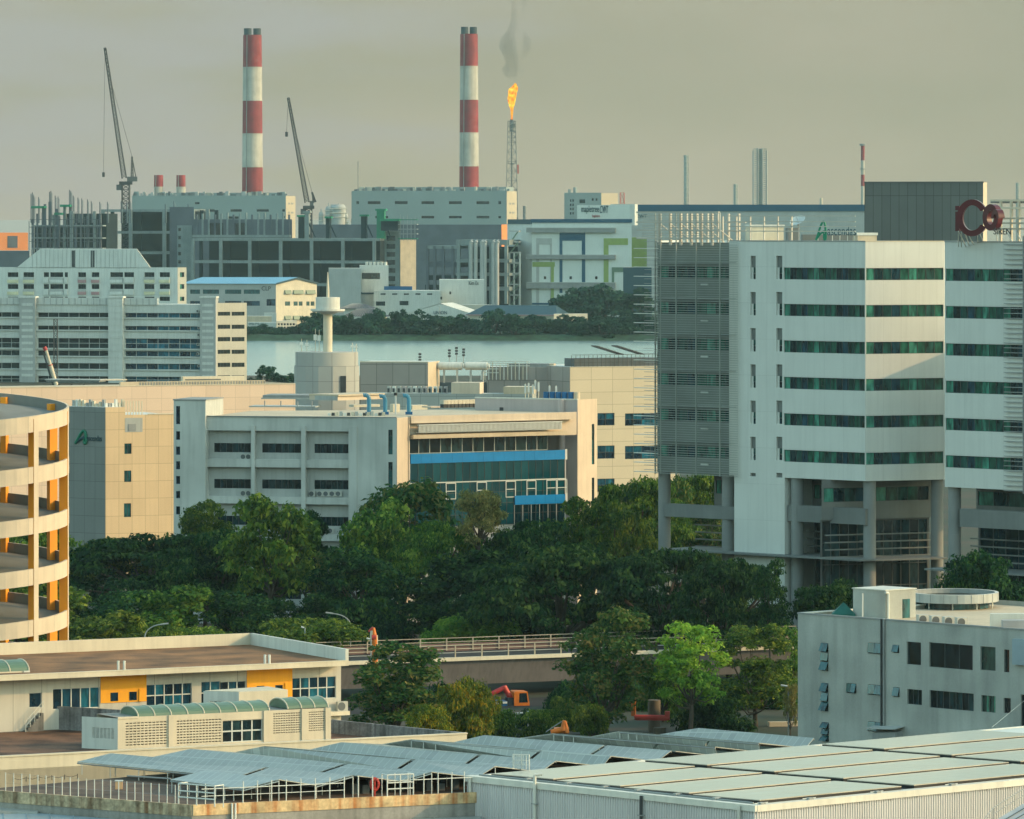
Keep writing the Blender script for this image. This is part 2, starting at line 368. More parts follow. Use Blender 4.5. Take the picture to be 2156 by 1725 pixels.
def solar_block(o1,l1,o2,l2,lab):
    a=c1+e1n*o1+e2*o2
    t=thing('solar_array',lab,'solar panels',(a.x,a.y,ZR-.06),ARR)
    def q(i,j,z): p=a+e1n*i+e2*j; return (p.x,p.y,z)
    zl,zh=ZR+.19,ZR+.12
    mb=MB(); mb.hexa([q(0,0,zl-.05),q(0,l2,zl-.05),q(l1,l2,zh-.05),q(l1,0,zh-.05),q(0,0,zl),q(0,l2,zl),q(l1,l2,zh),q(l1,0,zh)],MAT['solar_roof']); mb.build('panels',t)
    mb=MB()
    n=int(l2/2.2)
    for k in range(n+1):
        j=.2+k*(l2-.4)/n
        mb.tube(q(.15,j,ZR-.05),q(.15,j,zl-.05),.025,MAT['steel_grey'],4); mb.tube(q(l1-.15,j,ZR-.05),q(l1-.15,j,zh-.05),.025,MAT['steel_grey'],4)
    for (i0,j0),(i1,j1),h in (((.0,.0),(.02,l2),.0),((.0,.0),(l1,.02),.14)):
        mb.hexa([q(i0,j0,ZR-.05),q(i0,j1,ZR-.05),q(i1,j1,ZR-.05),q(i1,j0,ZR-.05),q(i0,j0,zl-.055),q(i0,j1,zl-.055),q(i1,j1,(zh if i1>1 else zl)-.055),q(i1,j0,(zh if i1>1 else zl)-.055)],MAT['black'])  # black skirts paint the shaded gap below the raised panel edges
    mb.build('supports_shade_skirt',t)
rows=[.55+i*(L1-1.3)/4 for i in range(4)]; rw=(L1-1.3)/4-.30
blk=[(.9,11.1),(13.0,13.7),(27.7,13.7)]
pos=['nearest the front gutter','second from the front gutter','third from the front gutter','along the far roof edge']
seg=['left end','middle','right end']
for i,r0 in enumerate(rows):
    for j,(o2,l2) in enumerate(blk):
        solar_block(r0,rw,o2,l2,'flat solar array in the row %s, %s of the roof'%(pos[i],seg[j]))
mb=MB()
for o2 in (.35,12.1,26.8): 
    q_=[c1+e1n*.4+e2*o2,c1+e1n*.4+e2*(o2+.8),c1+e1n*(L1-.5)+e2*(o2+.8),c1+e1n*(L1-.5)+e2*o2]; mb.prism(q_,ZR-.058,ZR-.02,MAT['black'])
mb.build('gap_shade_strips',wh)  # black strips painted in as the shadow between array blocks
# white cage ladder standing at the roof corner
p=G(1080,1619,ZR); lad=thing('roof_ladder','white caged access ladder top at the left roof corner','ladder',(p.x,p.y,ZR-.06))
ww=W(p,(p.x+1,p.y-.2)); mb=MB()
for u in (0,.5,.95): mb.tube(ww.pt(u,0,ZR-.06),ww.pt(u,0,ZR+.85),.035,MAT['steel_white'],6)
for z in (.25,.5,.83): mb.tube(ww.pt(0,0,ZR+z),ww.pt(.95,0,ZR+z),.025,MAT['steel_white'],6)
for u in (.12,.25,.37,.62,.8): mb.tube(ww.pt(u,.1,ZR),ww.pt(u,.1,ZR+.8),.02,MAT['steel_white'],5)
mb.build('cage',lad)
# sloping roof at the very corner of the frame
p=G(2130,1712,27.0); a=thing('ribbed_roof','small dark ribbed roof corner at the bottom right edge','roof',(p.x,p.y,GZ))
M('lilac_sheet',(.36,.36,.36),.45,.1,.5)
q0=G(2050,1755,26.6); q1=G(2165,1686,27.4); q2=G(2300,1760,26.6); q3=G(2200,1800,26.0)
mb=MB(); mb.mesh([q0,q1,q2,q3,q0-Vector((0,0,20)),q1-Vector((0,0,20)),q2-Vector((0,0,20)),q3-Vector((0,0,20))],[(3,2,1,0),(0,1,5,4),(1,2,6,5),(2,3,7,6),(3,0,4,7)],MAT['lilac_sheet'])
for k in range(1,12):
    t=k/12; mb.tube(q0.lerp(q3,t)+Vector((0,0,.03)),q1.lerp(q2,t)+Vector((0,0,.03)),.03,MAT['steel_dark'],4)
mb.build('sheeting',a)
mb=MB(); pts=[q0+Vector((0,0,.05)),q0.lerp(q1,.35)+Vector((0,0,.75)),q0.lerp(q1,.75)+Vector((0,0,.8)),q1+Vector((0,0,.8))]
mb.path(pts,.03,MAT['steel_grey'],5); mb.path([v-Vector((0,0,.35)) for v in pts[1:]],.025,MAT['steel_grey'],5)
for v in pts[1:]: mb.tube(v,v-Vector((0,0,.8)),.025,MAT['steel_grey'],5)
mb.build('handrail',a)

# ================================================================== roof deck with railings (left front)
ZD=27.0
d0=G(-60,1664,ZD); d1=G(404,1699,ZD); d2=G(1010,1671.5,ZD)
wd1=W(d0,d1); wd2=W(d1,d2)
back=[G(1010,1560,ZD-.0),G(-60,1612,ZD)]
dk=thing('roof_deck','brown stained flat roof deck with a rust streaked concrete kerb','building',(d1.x,d1.y,GZ))
M('deck_brown',(.13,.085,.06),.9,.35,.35,fine=.25,tint=(.7,.7,.75))
dback1=d2+(c3-c0).normalized()*34; dback0=d0+(c3-c0).normalized()*34
mb=MB(); mb.prism([d0,d1,d2,dback1,dback0],GZ,ZD,MAT['concrete'],MAT['deck_brown']); mb.build('floor_slab',dk)
M('stain_kerb',(.52,.40,.25),.9,.3,1.4,streak=.8,fine=.3,rust=(.28,.13,.05))
mb=MB(); mb.box(wd1,0,wd1.len,-.18,.05,ZD-.55,ZD+.1,MAT['stain_kerb']); mb.build('kerb',dk)
mb=MB(); mb.box(wd2,0.05,wd2.len,-.18,.05,ZD-.5,ZD+.1,MAT['rust_concrete']); mb.build('kerb',dk)
mb=MB(); p=G(492,1700,ZD)
for x in (487,494): mb.tube(wd2.pt(wd2.U(x),.12,ZD+.1),wd2.pt(wd2.U(x),.12,ZD-1.6),.06,MAT['steel_white'],8)
mb.build('downpipe',dk)
# railing along the left edge: bare posts
rl=thing('post_railing','row of bare pale posts along the left kerb of the brown deck','railing',(d0.x,d0.y,ZD+.1))
for i in range(22):
    x=10.5+i*17.0; u=wd1.U(x)
    mb=MB(); mb.tube(wd1.pt(u,-.06,ZD+.1),wd1.pt(u,-.06,ZD+1.15),.028,MAT['steel_white'],6); mb.build('post',rl)
mb=MB()
for z in (.55,1.1): mb.tube(wd1.pt(wd1.U(10),-.06,ZD+z),wd1.pt(wd1.U(368),-.06,ZD+z),.006,MAT['steel_grey'],4)
mb.build('cable',rl)
rr=thing('pipe_railing','white pipe railing along the front kerb of the brown deck','railing',(d1.x,d1.y,ZD+.1))
xs=[(800+z/2.3956)/1.66466 for z in (128,248,367,490,612,733,855,977,1095,1215,1530,1645,1765,1880,1985)]
for x in xs:
    u=wd2.U(x); mb=MB(); mb.tube(wd2.pt(u,-.06,ZD+.1),wd2.pt(u,-.06,ZD+1.3),.032,MAT['steel_white'],6); mb.build('post',rr)
mb=MB()
for z in (.95,): mb.tube(wd2.pt(.6,-.06,ZD+z),wd2.pt(wd2.U(725),-.06,ZD+z),.03,MAT['steel_white'],6); mb.tube(wd2.pt(wd2.U(815),-.06,ZD+z),wd2.pt(wd2.len,-.06,ZD+z),.03,MAT['steel_white'],6)
mb.tube(wd2.pt(.6,-.06,ZD+.55),wd2.pt(wd2.U(725),-.06,ZD+.55),.022,MAT['steel_white'],6)
mb.build('rail',rr)
def gate(x0,x1,h,lab,off):
    w=wd2 if x0>410 else wd1
    u0,u1=w.U(x0),w.U(x1); o=w.pt(u0,off,ZD)
    t=thing('gate_frame',lab,'safety gate',(o.x,o.y,ZD+.1),'white pipe gate frames on the deck kerb'); mb=MB()
    for k in range(3):
        u=u0+(u1-u0)*k/2; mb.tube(w.pt(u,off,ZD+.1),w.pt(u,off,ZD+h),.04,MAT['steel_white'],6)
        mb.tube(w.pt(u,off-.8,ZD+.0),w.pt(u,off-.8,ZD+h),.03,MAT['steel_white'],6)
    for z in (.5,.85,h): mb.tube(w.pt(u0,off,ZD+z),w.pt(u1,off,ZD+z),.04,MAT['steel_white'],6)
    for u in (u0,u1): mb.tube(w.pt(u,off,ZD+h),w.pt(u,off-.8,ZD+h),.035,MAT['steel_white'],6)
    mb.build('pipe_frame',t)
gate(376,452,1.25,'white pipe gate frame at the left corner of the deck',.0)
gate(815,870,1.3,'white pipe gate frame beside the red hose reel',.02)
p=wd2.pt(wd2.U(796),-.5,ZD); hr=thing('hose_reel','red fire hose reel on the deck by the white gate','hose reel',(p.x,p.y,ZD))
mb=MB()
for k in range(16):
    a0,a1=2*math.pi*k/16,2*math.pi*(k+1)/16
    for rr_,nn in ((.36,0),(.3,.05),(.33,-.06)):
        mb.tube(wd2.pt(wd2.U(796)+rr_*.7*math.cos(a0),-.5+nn,ZD+.75+rr_*math.sin(a0)),wd2.pt(wd2.U(796)+rr_*.7*math.cos(a1),-.5+nn,ZD+.75+rr_*math.sin(a1)),.06,MAT['red_paint'],6)
mb.build('hose',hr)
mb=MB(); mb.tube(wd2.pt(wd2.U(796),-.5,ZD),wd2.pt(wd2.U(796),-.5,ZD+1.05),.05,MAT['red_paint'],6); mb.build('stand',hr)
# small orange box
p=G(250,1662,ZD); t=thing('junction_box','small pale orange box standing on the brown deck','box',p); mb=MB()
M('peach',(.62,.38,.2),.7,.1); mb.abox(p.x-.2,p.x+.2,p.y,p.y+.3,ZD,ZD+.45,MAT['peach']); mb.abox(p.x-.23,p.x+.23,p.y-.03,p.y+.33,ZD+.45,ZD+.5,MAT['frame']); mb.build('casing',t)
# lower metal roofs under the deck
lw=thing('shed_roof','grey metal sheet roof below the rusty kerb','shed',(d1.x,d1.y,GZ))
M('sheet_grey',(.35,.36,.33),.35,.12,.25,streak=.0,fine=.1); M('sheet_blue',(.28,.36,.40),.35,.12,.25)
z=ZD-1.25; q=[G(418,1790,z),G(1040,1790,z),wd2.pt(wd2.len,.1,z),wd2.pt(.3,.1,z)]
mb=MB(); mb.prism(q,GZ,z,MAT['sheet_grey'])
for k in range(1,12):
    t=k/12; mb.tube(Vector(q[0]).lerp(Vector(q[1]),t)+Vector((0,0,.02)),Vector(q[3]).lerp(Vector(q[2]),t)+Vector((0,0,.02)),.03,MAT['sheet_grey'],4)
mb.build('sheeting',lw)
lw=thing('shed_roof','pale blue metal sheet roof in the bottom left corner','shed',(d0.x,d0.y,GZ))
z=ZD-1.0; q=[G(-80,1850,z),G(470,1850,z),wd1.pt(wd1.len+.2,.12,z),wd1.pt(-1,.12,z)]
mb=MB(); mb.prism(q,GZ,z,MAT['sheet_blue'])
for k in range(1,10):
    t=k/10; mb.tube(Vector(q[0]).lerp(Vector(q[1]),t)+Vector((0,0,.02)),Vector(q[3]).lerp(Vector(q[2]),t)+Vector((0,0,.02)),.03,MAT['sheet_blue'],4)
mb.build('sheeting',lw)
mb=MB(); p=G(25,1708,z); mb.abox(p.x-1.2,p.x+1.6,p.y-1.5,p.y+3,z,z+.12,MAT['sheet_grey']); mb.build('roof_hatch',lw)

# ================================================================== folded solar canopy on the deck
ZV,ZG=27.75,28.3
Vl=[((268,1630),(511,1661)),((163,1604),(666,1653)),((322,1594),(843,1644)),((495,1584),(1018,1638)),((654,1578),(1185,1629)),((804,1567),(1340,1620)),((955,1563),(1485,1612)),((1095,1554),(1630,1602)),((1240,1551.5),(1770,1598)),((1388,1546.5),(1910,1594))]
Rl=[((432,1622),(587,1641)),((233,1586),(743,1632)),((401,1577),(918,1626)),((556,1571),(1085,1617)),((718,1563),(1240,1608)),((866,1556.6),(1385,1600)),((1020,1548),(1530,1590)),((1166,1544),(1670,1586)),((1305,1539.6),(1810,1582)),((1471,1533),(1960,1575))]
def ln(l,z): return (G(*l[0],z),G(*l[1],z))
def lp(l,t): return l[0].lerp(l[1],t)
def clip(a,b):      # the canopy stops short of the warehouse
    n=Vector((-e2.y,e2.x,0)); o=c0+n*.7; da,db=(a-o).dot(n),(b-o).dot(n)
    return (a,b) if db>=0 else (a,a.lerp(b,da/(da-db)))
VV=[clip(*ln(l,ZV)) for l in Vl]; RR=[clip(*ln(l,ZG)) for l in Rl]
ax1=(RR[3][1]-RR[3][0]).normalized(); ax2=Vector((-ax1.y,ax1.x,0)); solar_mat('solar_canopy',ax1,ax2,.55,1.0,(.29,.295,.255),(.42,.42,.37),.45)
secs=[('left',[0,1]),('middle',[2,3,4,5,6]),('right',[7,8,9])]
labs={'left':'grey folded solar canopy section at the open left end of the deck','middle':'long middle section of the grey zigzag solar canopy','right':'far right section of the grey zigzag solar canopy, beside the gap'}
for nm,idx in secs:
    p=VV[idx[0]][1]; t=thing('solar_canopy',labs[nm],'solar canopy',(p.x,p.y,ZD),'sections of the zigzag solar canopy')
    def plate(a,b,t0,t1,s0,s1):
        q=[lp(a,t0),lp(a,t1),lp(b,s1),lp(b,s0)]; mb=MB(); d=Vector((0,0,.045))
        mb.hexa([v-d for v in q]+q,MAT['solar_canopy']); mb.build('panel_plate',t)
    for i in idx:
        if i==1: s0=.69
        else: s0=0.
        # rising plate V_i -> R_i, parted by a service slot
        if i==0: plate(VV[0],RR[0],.38,1,0,1)
        elif i>=9: plate(VV[i],RR[i],0,1,0,1)
        else: plate(VV[i],RR[i],0,.672,0,.648); plate(VV[i],RR[i],.69,1,.666,1)
        # falling plate R_i -> V_i+1
        if i==0: plate(RR[0],VV[1],0,1,.5,1)
        elif i+1<len(VV) and i not in (1,6): plate(RR[i],VV[i+1],0,1,0,1)
        elif i in (1,6):
            b=(lp(VV[i+1],0),lp(VV[i+1],1)); a=(RR[i][0]+(VV[i+1][0]-RR[i][0])*.09,RR[i][1]+(VV[i+1][1]-RR[i][1])*.09)
            plate(a,b,0,1,0,1)
    for i in idx:
        for l,z in ((VV[i],ZV),(RR[i],ZG)):
            mb=MB(); st=.38 if (i==0 and z==ZV) else 0
            mb.tube(lp(l,st)-Vector((0,0,.1)),lp(l,1)-Vector((0,0,.1)),.04,MAT['steel_grey'],4); mb.build('beam',t)
            for k in range(9 if i<4 else 3):
                a=lp(l,max(st,.0)+ (1-st)*(1-k/8*.98))
                if i>=4: a=lp(l,k/8*.5)
                mb=MB(); mb.tube((a.x,a.y,ZD),a-Vector((0,0,.1)),.03,MAT['steel_white'],5); mb.build('post',t)
    if nm=='left':
        mb=MB(); a,b=G(268,1634,ZV-.1),G(360,1640,ZV-.1); mb.tube(a,b,.05,MAT['steel_grey'],6); mb.build('edge_beam',t)
    for i in idx:
        if i<3: mb=MB(); mb.tube(VV[i][1]-Vector((0,0,.12)),RR[i][1]-Vector((0,0,.12)),.035,MAT['steel_white'],4); mb.build('edge_beam',t)
# equipment in the shade under the canopy
t=thing('equipment_box','dark inverter cabinets in the shade under the canopy','cabinet',wd2.pt(wd2.U(760),-2,ZD)); mb=MB()
for x,hh in ((745,.6),(765,.5),(900,.55),(925,.4),(955,.6)): u=wd2.U(x,-2.5); mb.box(wd2,u,u+.4,-3,-2.6,ZD,ZD+hh,MAT['grey_dark'])
mb.build('casing',t)
# ================================================================== low building with yellow panels (left)
ZY=21.0
y1=G(734,1392,ZY); y0=G(-40,1425.5,ZY); wy=W(y0,y1)
yb_=G(533,1357.5,ZY)
dep=abs((yb_-y0).dot(Vector((wy.n.x,wy.n.y,0))))
sd=(yb_-y1).normalized()
yl=thing('panel_building','low cream building with two yellow wall panels and blue windows','building',(y1.x,y1.y,GZ))
# fascia slab and roof
bk1=yb_; bk0=y0+(yb_-y1)
mb=MB(); mb.prism([y0,y1,bk1,bk0],ZY-.42,ZY,MAT['cream'],MAT['brown_roof']); mb.build('roof_slab',yl)
wb=W(bk0,bk1); ws=W(y1,bk1)
mb=MB(); mb.box(wb,0,wb.len-.3,-.25,0,ZY+.0,ZY+1.05,MAT['cream']); mb.build('parapet',yl)
mb=MB(); a,b=y1,bk1; n=Vector((-sd.y,sd.x,0)); n=n if n.x<0 else -n
mb.hexa([a,b,b+n*.3,a+n*.3]+[v+Vector((0,0,1.05)) for v in (a,b,b+n*.3,a+n*.3)],MAT['off_white']); mb.build('parapet',yl)
mb=MB(); mb.box(wy,0,wy.len,-.3,.02,ZY-.02,ZY+.07,MAT['cream']); mb.build('eave_lip',yl)
for x in (414,436,931,966):
    xx=x/1.0; 
for x in (249,261.5,558,567):
    p=G(x,{249:1410,261.5:1410,558:1397,567:1397}[x],ZY); mb=MB(); mb.cyl((p.x,p.y),ZY,ZY+.75,.11,MAT['white_paint'],n=10); mb.build('vent_pipe',yl)
# facade, set back under the eave
SB=-2.1
wf=wy.shift(SB); MP('panel_grey',(.50,.47,.40),wf,2.66,9.,.05,.5,zo=-2,uo=1.2,streak=.15)
ur=wf.U(718)
zt=ZY-.42
def H(x0,y0_,x1,y1_): return wf.rect(x0,y0_,x1,y1_)
holes=[H(111.7,1449,209.5,1492),H(308.6,1440,404,1487),H(424,1435,464,1483),H(464,1435,518,1460),H(615,1426,707.6,1472),H(62,1459,88,1490)]
# the two yellow panels stand proud of the wall and have their own small windows
yp=[((211.5,308),(1422,1481)),((519.5,615),(1408,1481))]
facade(mb:=MB(),wf,0,ur,GZ,zt,holes,MAT['panel_grey'],.18,MAT['off_white'])
we=wf.turn(718,118); mb.face([wf.pt(ur,0,GZ),wf.pt(ur,-dep,GZ),wf.pt(ur,-dep,zt),wf.pt(ur,0,zt)],MAT['off_white']); mb.build('wall',yl)
for h,nu,nz in zip(holes,(5,5,2,3,5,1),(1,2,2,1,2,1)):
    window(wf,yl,h,.16,nu,nz,MAT['glass_blue'],MAT['frame'],.09)
for (x0,x1),(ya,yb2) in yp:
    u0,u1=wf.U(x0),wf.U(x1); z0=wf.Z(x0,yb2); hs=[]
    for k in ((925-843)/385,(1082-843)/385): hs.append((u0+k*(u1-u0),u0+k*(u1-u0)+(u1-u0)*.165,zt-2.35,zt-1.6))
    mb=MB(); facade(mb,wf,u0,u1,z0,zt-.003,hs,MAT['yellow_paint'],.12,off=.06)
    for u in (u0,u1): mb.face([wf.pt(u,0,z0),wf.pt(u,.06,z0),wf.pt(u,.06,zt),wf.pt(u,0,zt)],MAT['yellow_paint'])
    mb.box(wf,u0+(u1-u0)*.83,u0+(u1-u0)*.9,.06,.16,z0,zt-1.4,MAT['yellow_paint'])
    mb.build('yellow_panel',yl)
    for h in hs: window(wf,yl,h,.035,1,1,MAT['glass_blue'],MAT['frame_dark'],.05,off=.06)
# air conditioner on a ledge at the right end
p=wf.pt(wf.U(700),.1,0); z=wf.Z(700,1497)
mb=MB(); mb.box(wf,wf.U(676),wf.U(727),0,.9,z-.35,z-.0,MAT['cream']); mb.build('ledge',yl)
M('fl_unit',(.44,.43,.38),.6,.1)
def aircon(w,u,n,z,lab,wd=.9,ht=.7,dp=.35,group=None):
    o=w.pt(u,n,z); t=thing('air_conditioner',lab,'air conditioner',o,group); mb=MB()
    mb.box(w,u,u+wd,n-dp,n,z,z+ht,MAT['fl_unit']); mb.build('casing',t)
    mb=MB(); c=(u+wd*.38,z+ht*.5); r=min(ht,wd)*.44
    mb.face([w.pt(c[0]+r*math.cos(2*math.pi*k/14),n+.006,c[1]+r*math.sin(2*math.pi*k/14)) for k in range(14)],MAT['grey_dark']); mb.build('fan_grille',t)
    return t
aircon(wf,wf.U(703),.75,z,'white air conditioner on the ledge beside the barrel roofed block',1.0,.85)

M('rust_roof',(.16,.075,.04),.85,.45,.3,fine=.35,tint=(.55,.65,.8))
# ================================================================== lower wing with stained roof, vents and barrel vaults
ZL=17.1
ZQ=ZL-1.1
l0=G(-40,1594,ZL); l1=G(983,1543,ZL); wlw=W(l0,l1)
lo=thing('lower_wing','low cream wing with a brown stained flat roof in front of the yellow panels','building',(l1.x,l1.y,GZ))
wingd=38.0; wsd=Vector((-.70,.71,0))*50
bl0=wlw.pt(0,-wingd,ZL); 
mb=MB(); 
q=[wlw.pt(0,0,0),wlw.pt(wlw.len,0,0),wlw.pt(wlw.len,0,0)+wsd,wlw.pt(0,-wingd,0)]
mb.prism(q,GZ,ZQ,MAT['cream'],MAT['rust_roof']); mb.build('roof_slab',lo)
mb=MB(); mb.box(wlw,0,wlw.len,-.3,.0,ZL-4.5,ZL-.12,MAT['cream']); mb.box(wlw,0,wlw.len+.05,-.36,.07,ZL-.12,ZL,MAT['cream']); mb.build('parapet',lo)
# stained side parapets seen from inside
def slab_wall(a,b,za,zb,ta,tb,thick,mat,name,par):
    a=Vector((a[0],a[1],0)); b=Vector((b[0],b[1],0)); d=(b-a).normalized(); n=Vector((-d.y,d.x,0))*thick; mb=MB()
    mb.hexa([(a.x,a.y,za),(b.x,b.y,zb),(b.x+n.x,b.y+n.y,zb),(a.x+n.x,a.y+n.y,za),(a.x,a.y,ta),(b.x,b.y,tb),(b.x+n.x,b.y+n.y,tb),(a.x+n.x,a.y+n.y,ta)],mat); return mb.build(name,par)
a=G(690,1552,ZL-.6); b=G(975,1547,ZL-.6)
pr=wlw.pt(wlw.len,-.3,0); pb=pr+wsd
slab_wall(pr,pb,ZQ,ZQ,ZL,ZL+.1,.3,MAT['stained_wall'],'side_parapet',lo)
a=G(88,1513,ZL-.6); b=G(330,1531,ZL-.6)
a=wlw.pt(wlw.U(88,-31),-31,0); b=wlw.pt(wlw.U(345,-21),-21,0)
slab_wall(a,b,ZQ,ZQ,ZQ+2.0,ZQ+1.9,.35,MAT['stained_wall'],'stained_divider',lo)
mb=MB(); p=wlw.pt(wlw.U(261,-22),-22,0); mb.tube((p.x,p.y,ZQ),(p.x,p.y,ZQ+2.2),.05,MAT['white_paint'],6); mb.build('standpipe',lo)
# steps by the little block
st=thing('roof_stairs','short metal stairs with handrails beside the left vaulted block','stairs',wlw.pt(wlw.U(60,-29),-29,ZQ)); mb=MB()
ua,ub=wlw.U(54,-29),wlw.U(92,-29)
for k in range(7):
    u=ua+(ub-ua)*k/7; mb.box(wlw,u,u+(ub-ua)/7,-29.8,-29,ZQ,ZQ+.1+.24*k,MAT['concrete_dark'])
mb.build('steps',st); mb=MB()
for n in (-29.0,-29.8):
    mb.tube(wlw.pt(ua,n,ZQ+.9),wlw.pt(ub,n,ZQ+2.6),.03,MAT['steel_white'],5); mb.tube(wlw.pt(ua,n,ZQ+.5),wlw.pt(ub,n,ZQ+2.2),.025,MAT['steel_white'],5)
    for k in range(5): u=ua+(ub-ua)*k/4; mb.tube(wlw.pt(u,n,ZQ+.4*k),wlw.pt(u,n,ZQ+.9+.42*k),.025,MAT['steel_white'],5)
mb.build('handrail',st)
# block with louvres and barrel vault
def vault(w,par,x0,x1,n0,n1,zb,h,nr,name='barrel_roof'):
    u0,u1=w.U(x0,n0),w.U(x1,n0); mb=MB(); S=10
    arc=[(n0+(n1-n0)*(1-math.cos(math.pi*k/S))/2, zb+h*math.sin(math.pi*k/S)) for k in range(S+1)]
    for (na,za),(nb,zc) in zip(arc,arc[1:]):
        mb.face([w.pt(u0,na,za),w.pt(u1,na,za),w.pt(u1,nb,zc),w.pt(u0,nb,zc)],MAT['green_roof'],True)
    for u in (u0,u1): mb.face([w.pt(u,n,z) for n,z in arc],MAT['green_roof'])
    for i in range(nr+1):
        u=u0+(u1-u0)*i/nr
        for (na,za),(nb,zc) in zip(arc,arc[1:]): mb.tube(w.pt(u,na,za),w.pt(u,nb,zc),.07,MAT['cream'],5)
    return mb.build(name,par)
def vent_bricks(mb,w,h,rows,cols,n,mat):
    a,b,c,d=h; du=(b-a)/cols; dz=(d-c)/rows
    mb.face([w.pt(a,n-.22,c),w.pt(b,n-.22,c),w.pt(b,n-.22,d),w.pt(a,n-.22,d)],MAT['concrete_dark'])
    for j in range(rows+1): z=c+dz*j; mb.box(w,a,b,n-.2,n-.01,max(c,z-dz*.3),min(d,z+dz*.3),mat)
    for i in range(cols+1): u=a+du*i; mb.box(w,max(a,u-du*.1),min(b,u+du*.1),n-.19,n-.02,c,d,mat)
off=-10.5
wv=wlw.shift(off)
vb=thing('vent_block','cream rooftop block with vent bricks and long green barrel roof','rooftop block',wv.pt(wv.U(450),0,ZQ))
ul,ur2=wv.U(248),wv.U(693); zb0=ZQ; ztop=wv.Z(450,1502)
lv=[wv.rect(264,1519,352,1570),wv.rect(372,1514,466,1566),wv.rect(575,1500,633,1545),wv.rect(650,1497,693-5,1540)]
hw=wv.rect(469,1516,553,1562)
mb=MB(); facade(mb,wv,ul,ur2,zb0,ztop,lv+[hw],MAT['cream'],.3)
mb.face([wv.pt(ul,0,ztop),wv.pt(ur2,0,ztop),wv.pt(ur2,-4.2,ztop),wv.pt(ul,-4.2,ztop)],MAT['concrete'])
mb.face([wv.pt(ur2,0,zb0),wv.pt(ur2,-4.2,zb0),wv.pt(ur2,-4.2,ztop),wv.pt(ur2,0,ztop)],MAT['cream'])
mb.face([wv.pt(ul,-4.2,zb0),wv.pt(ur2,-4.2,zb0),wv.pt(ur2,-4.2,ztop),wv.pt(ul,-4.2,ztop)],MAT['cream'])
wle=W(wv.pt(ul-1.9,-3.0,0),wv.pt(ul,0,0)); hl=(1.0,wle.len-.35,zb0+.9,ztop-.9)
facade(mb,wle,0,wle.len,zb0,ztop-.05,[hl],MAT['off_white'],.25)
mb.box(wv,ul,ul+1.9,-.0,.06,ztop-.12,ztop+.05,MAT['cream'])
for x in (360,560,640,690): u=wv.U(x); mb.box(wv,u-.25,u+.25,0,.12,zb0,ztop+.02,MAT['cream'])
mb.build('wall',vb)
for h,c in zip(lv,(11,14,11,8)):
    mb=MB(); vent_bricks(mb,wv,h,9,c,0,MAT['cream']); mb.build('vent_bricks',vb)
mb=MB(); vent_bricks(mb,wle,hl,9,6,0,MAT['off_white']); mb.build('vent_bricks',vb)
window(wv,vb,hw,.2,4,2,MAT['glass'],MAT['frame'],.12)
vault(wv,vb,291,567,-.1,-3.6,ztop,.72,8); vault(wv,vb,606,691,-.1,-3.6,ztop+.05,.78,3)
# second, smaller block behind
wv2=wlw.shift(-20); u0,u1=wv2.U(503),wv2.U(606); z2=wv2.Z(550,1455)
sb=thing('vent_block','small plain cream rooftop block behind the barrel roof','rooftop block',wv2.pt(u0,0,ZQ)); mb=MB()
wl2=W(wv2.pt(u0-2.2,-2.4,0),wv2.pt(u0,0,0)); hl=(.5,wl2.len-.4,z2-2.0,z2-.8)
mb.prism([wv2.pt(u0,0,0),wv2.pt(u1,0,0),wv2.pt(u1,-4,0),wl2.pt(0,-.35,0),wl2.pt(wl2.len,-.35,0)],ZQ,z2,MAT['cream'])
facade(mb,wl2,0,wl2.len,ZQ,z2-.01,[hl],MAT['off_white'],.3); mb.build('wall',sb)
mb=MB(); vent_bricks(mb,wl2,hl,5,6,0,MAT['off_white']); mb.build('vent_bricks',sb)
# left block at frame edge
wv3=wlw.shift(-30); u0,u1=wv3.U(-60),wv3.U(62); z3=wv3.Z(30,1414)
sb=thing('vent_block','cream block with green barrel roof cut by the left frame edge','rooftop block',wv3.pt(u1,0,ZQ)); mb=MB()
hl=(wv3.U(-20),wv3.U(52),z3-2.9,z3-1.0)
facade(mb,wv3,u0,u1,ZQ,z3,[hl],MAT['cream'],.3); mb.box(wv3,u1-.55,u1,.0,.12,ZQ,z3+.02,MAT['off_white'])
mb.face([wv3.pt(u1,0,ZQ),wv3.pt(u1,-3.6,ZQ),wv3.pt(u1,-3.6,z3),wv3.pt(u1,0,z3)],MAT['off_white'])
mb.face([wv3.pt(u0,0,z3),wv3.pt(u1,0,z3),wv3.pt(u1,-3.6,z3),wv3.pt(u0,-3.6,z3)],MAT['off_white']); mb.build('wall',sb)
mb=MB(); vent_bricks(mb,wv3,hl,8,8,0,MAT['off_white']); mb.build('vent_bricks',sb)
vault(wv3,sb,-60,61,-.05,-3.5,z3+.02,.85,3)
# thin chain fence along the wing's foot
fz=ZL-4.6; ff=thing('post_fence','dark thin post and wire fence against the cream wall','fence',wlw.pt(wlw.U(28,1.5),1.5,fz)); 
xsf=[28,60,76,126,149,163]; 
for i in range(6):
    u=wlw.U(28+i*27,4); mb=MB(); mb.tube(wlw.pt(u,4,ZD-11.6),wlw.pt(u,4,ZL-1.3),.03,MAT['steel_dark'],5); mb.build('post',ff)
mb=MB()
for k in range(5):
    ua,ub=wlw.U(28+k*27,4),wlw.U(28+k*27+27,4)
    for z in (ZL-1.4,ZL-2.5):
        mb.tube(wlw.pt(ua,4,z),wlw.pt((ua+ub)/2,4,z-.14),.018,MAT['steel_dark'],4); mb.tube(wlw.pt((ua+ub)/2,4,z-.14),wlw.pt(ub,4,z),.018,MAT['steel_dark'],4)
mb.build('wire',ff)

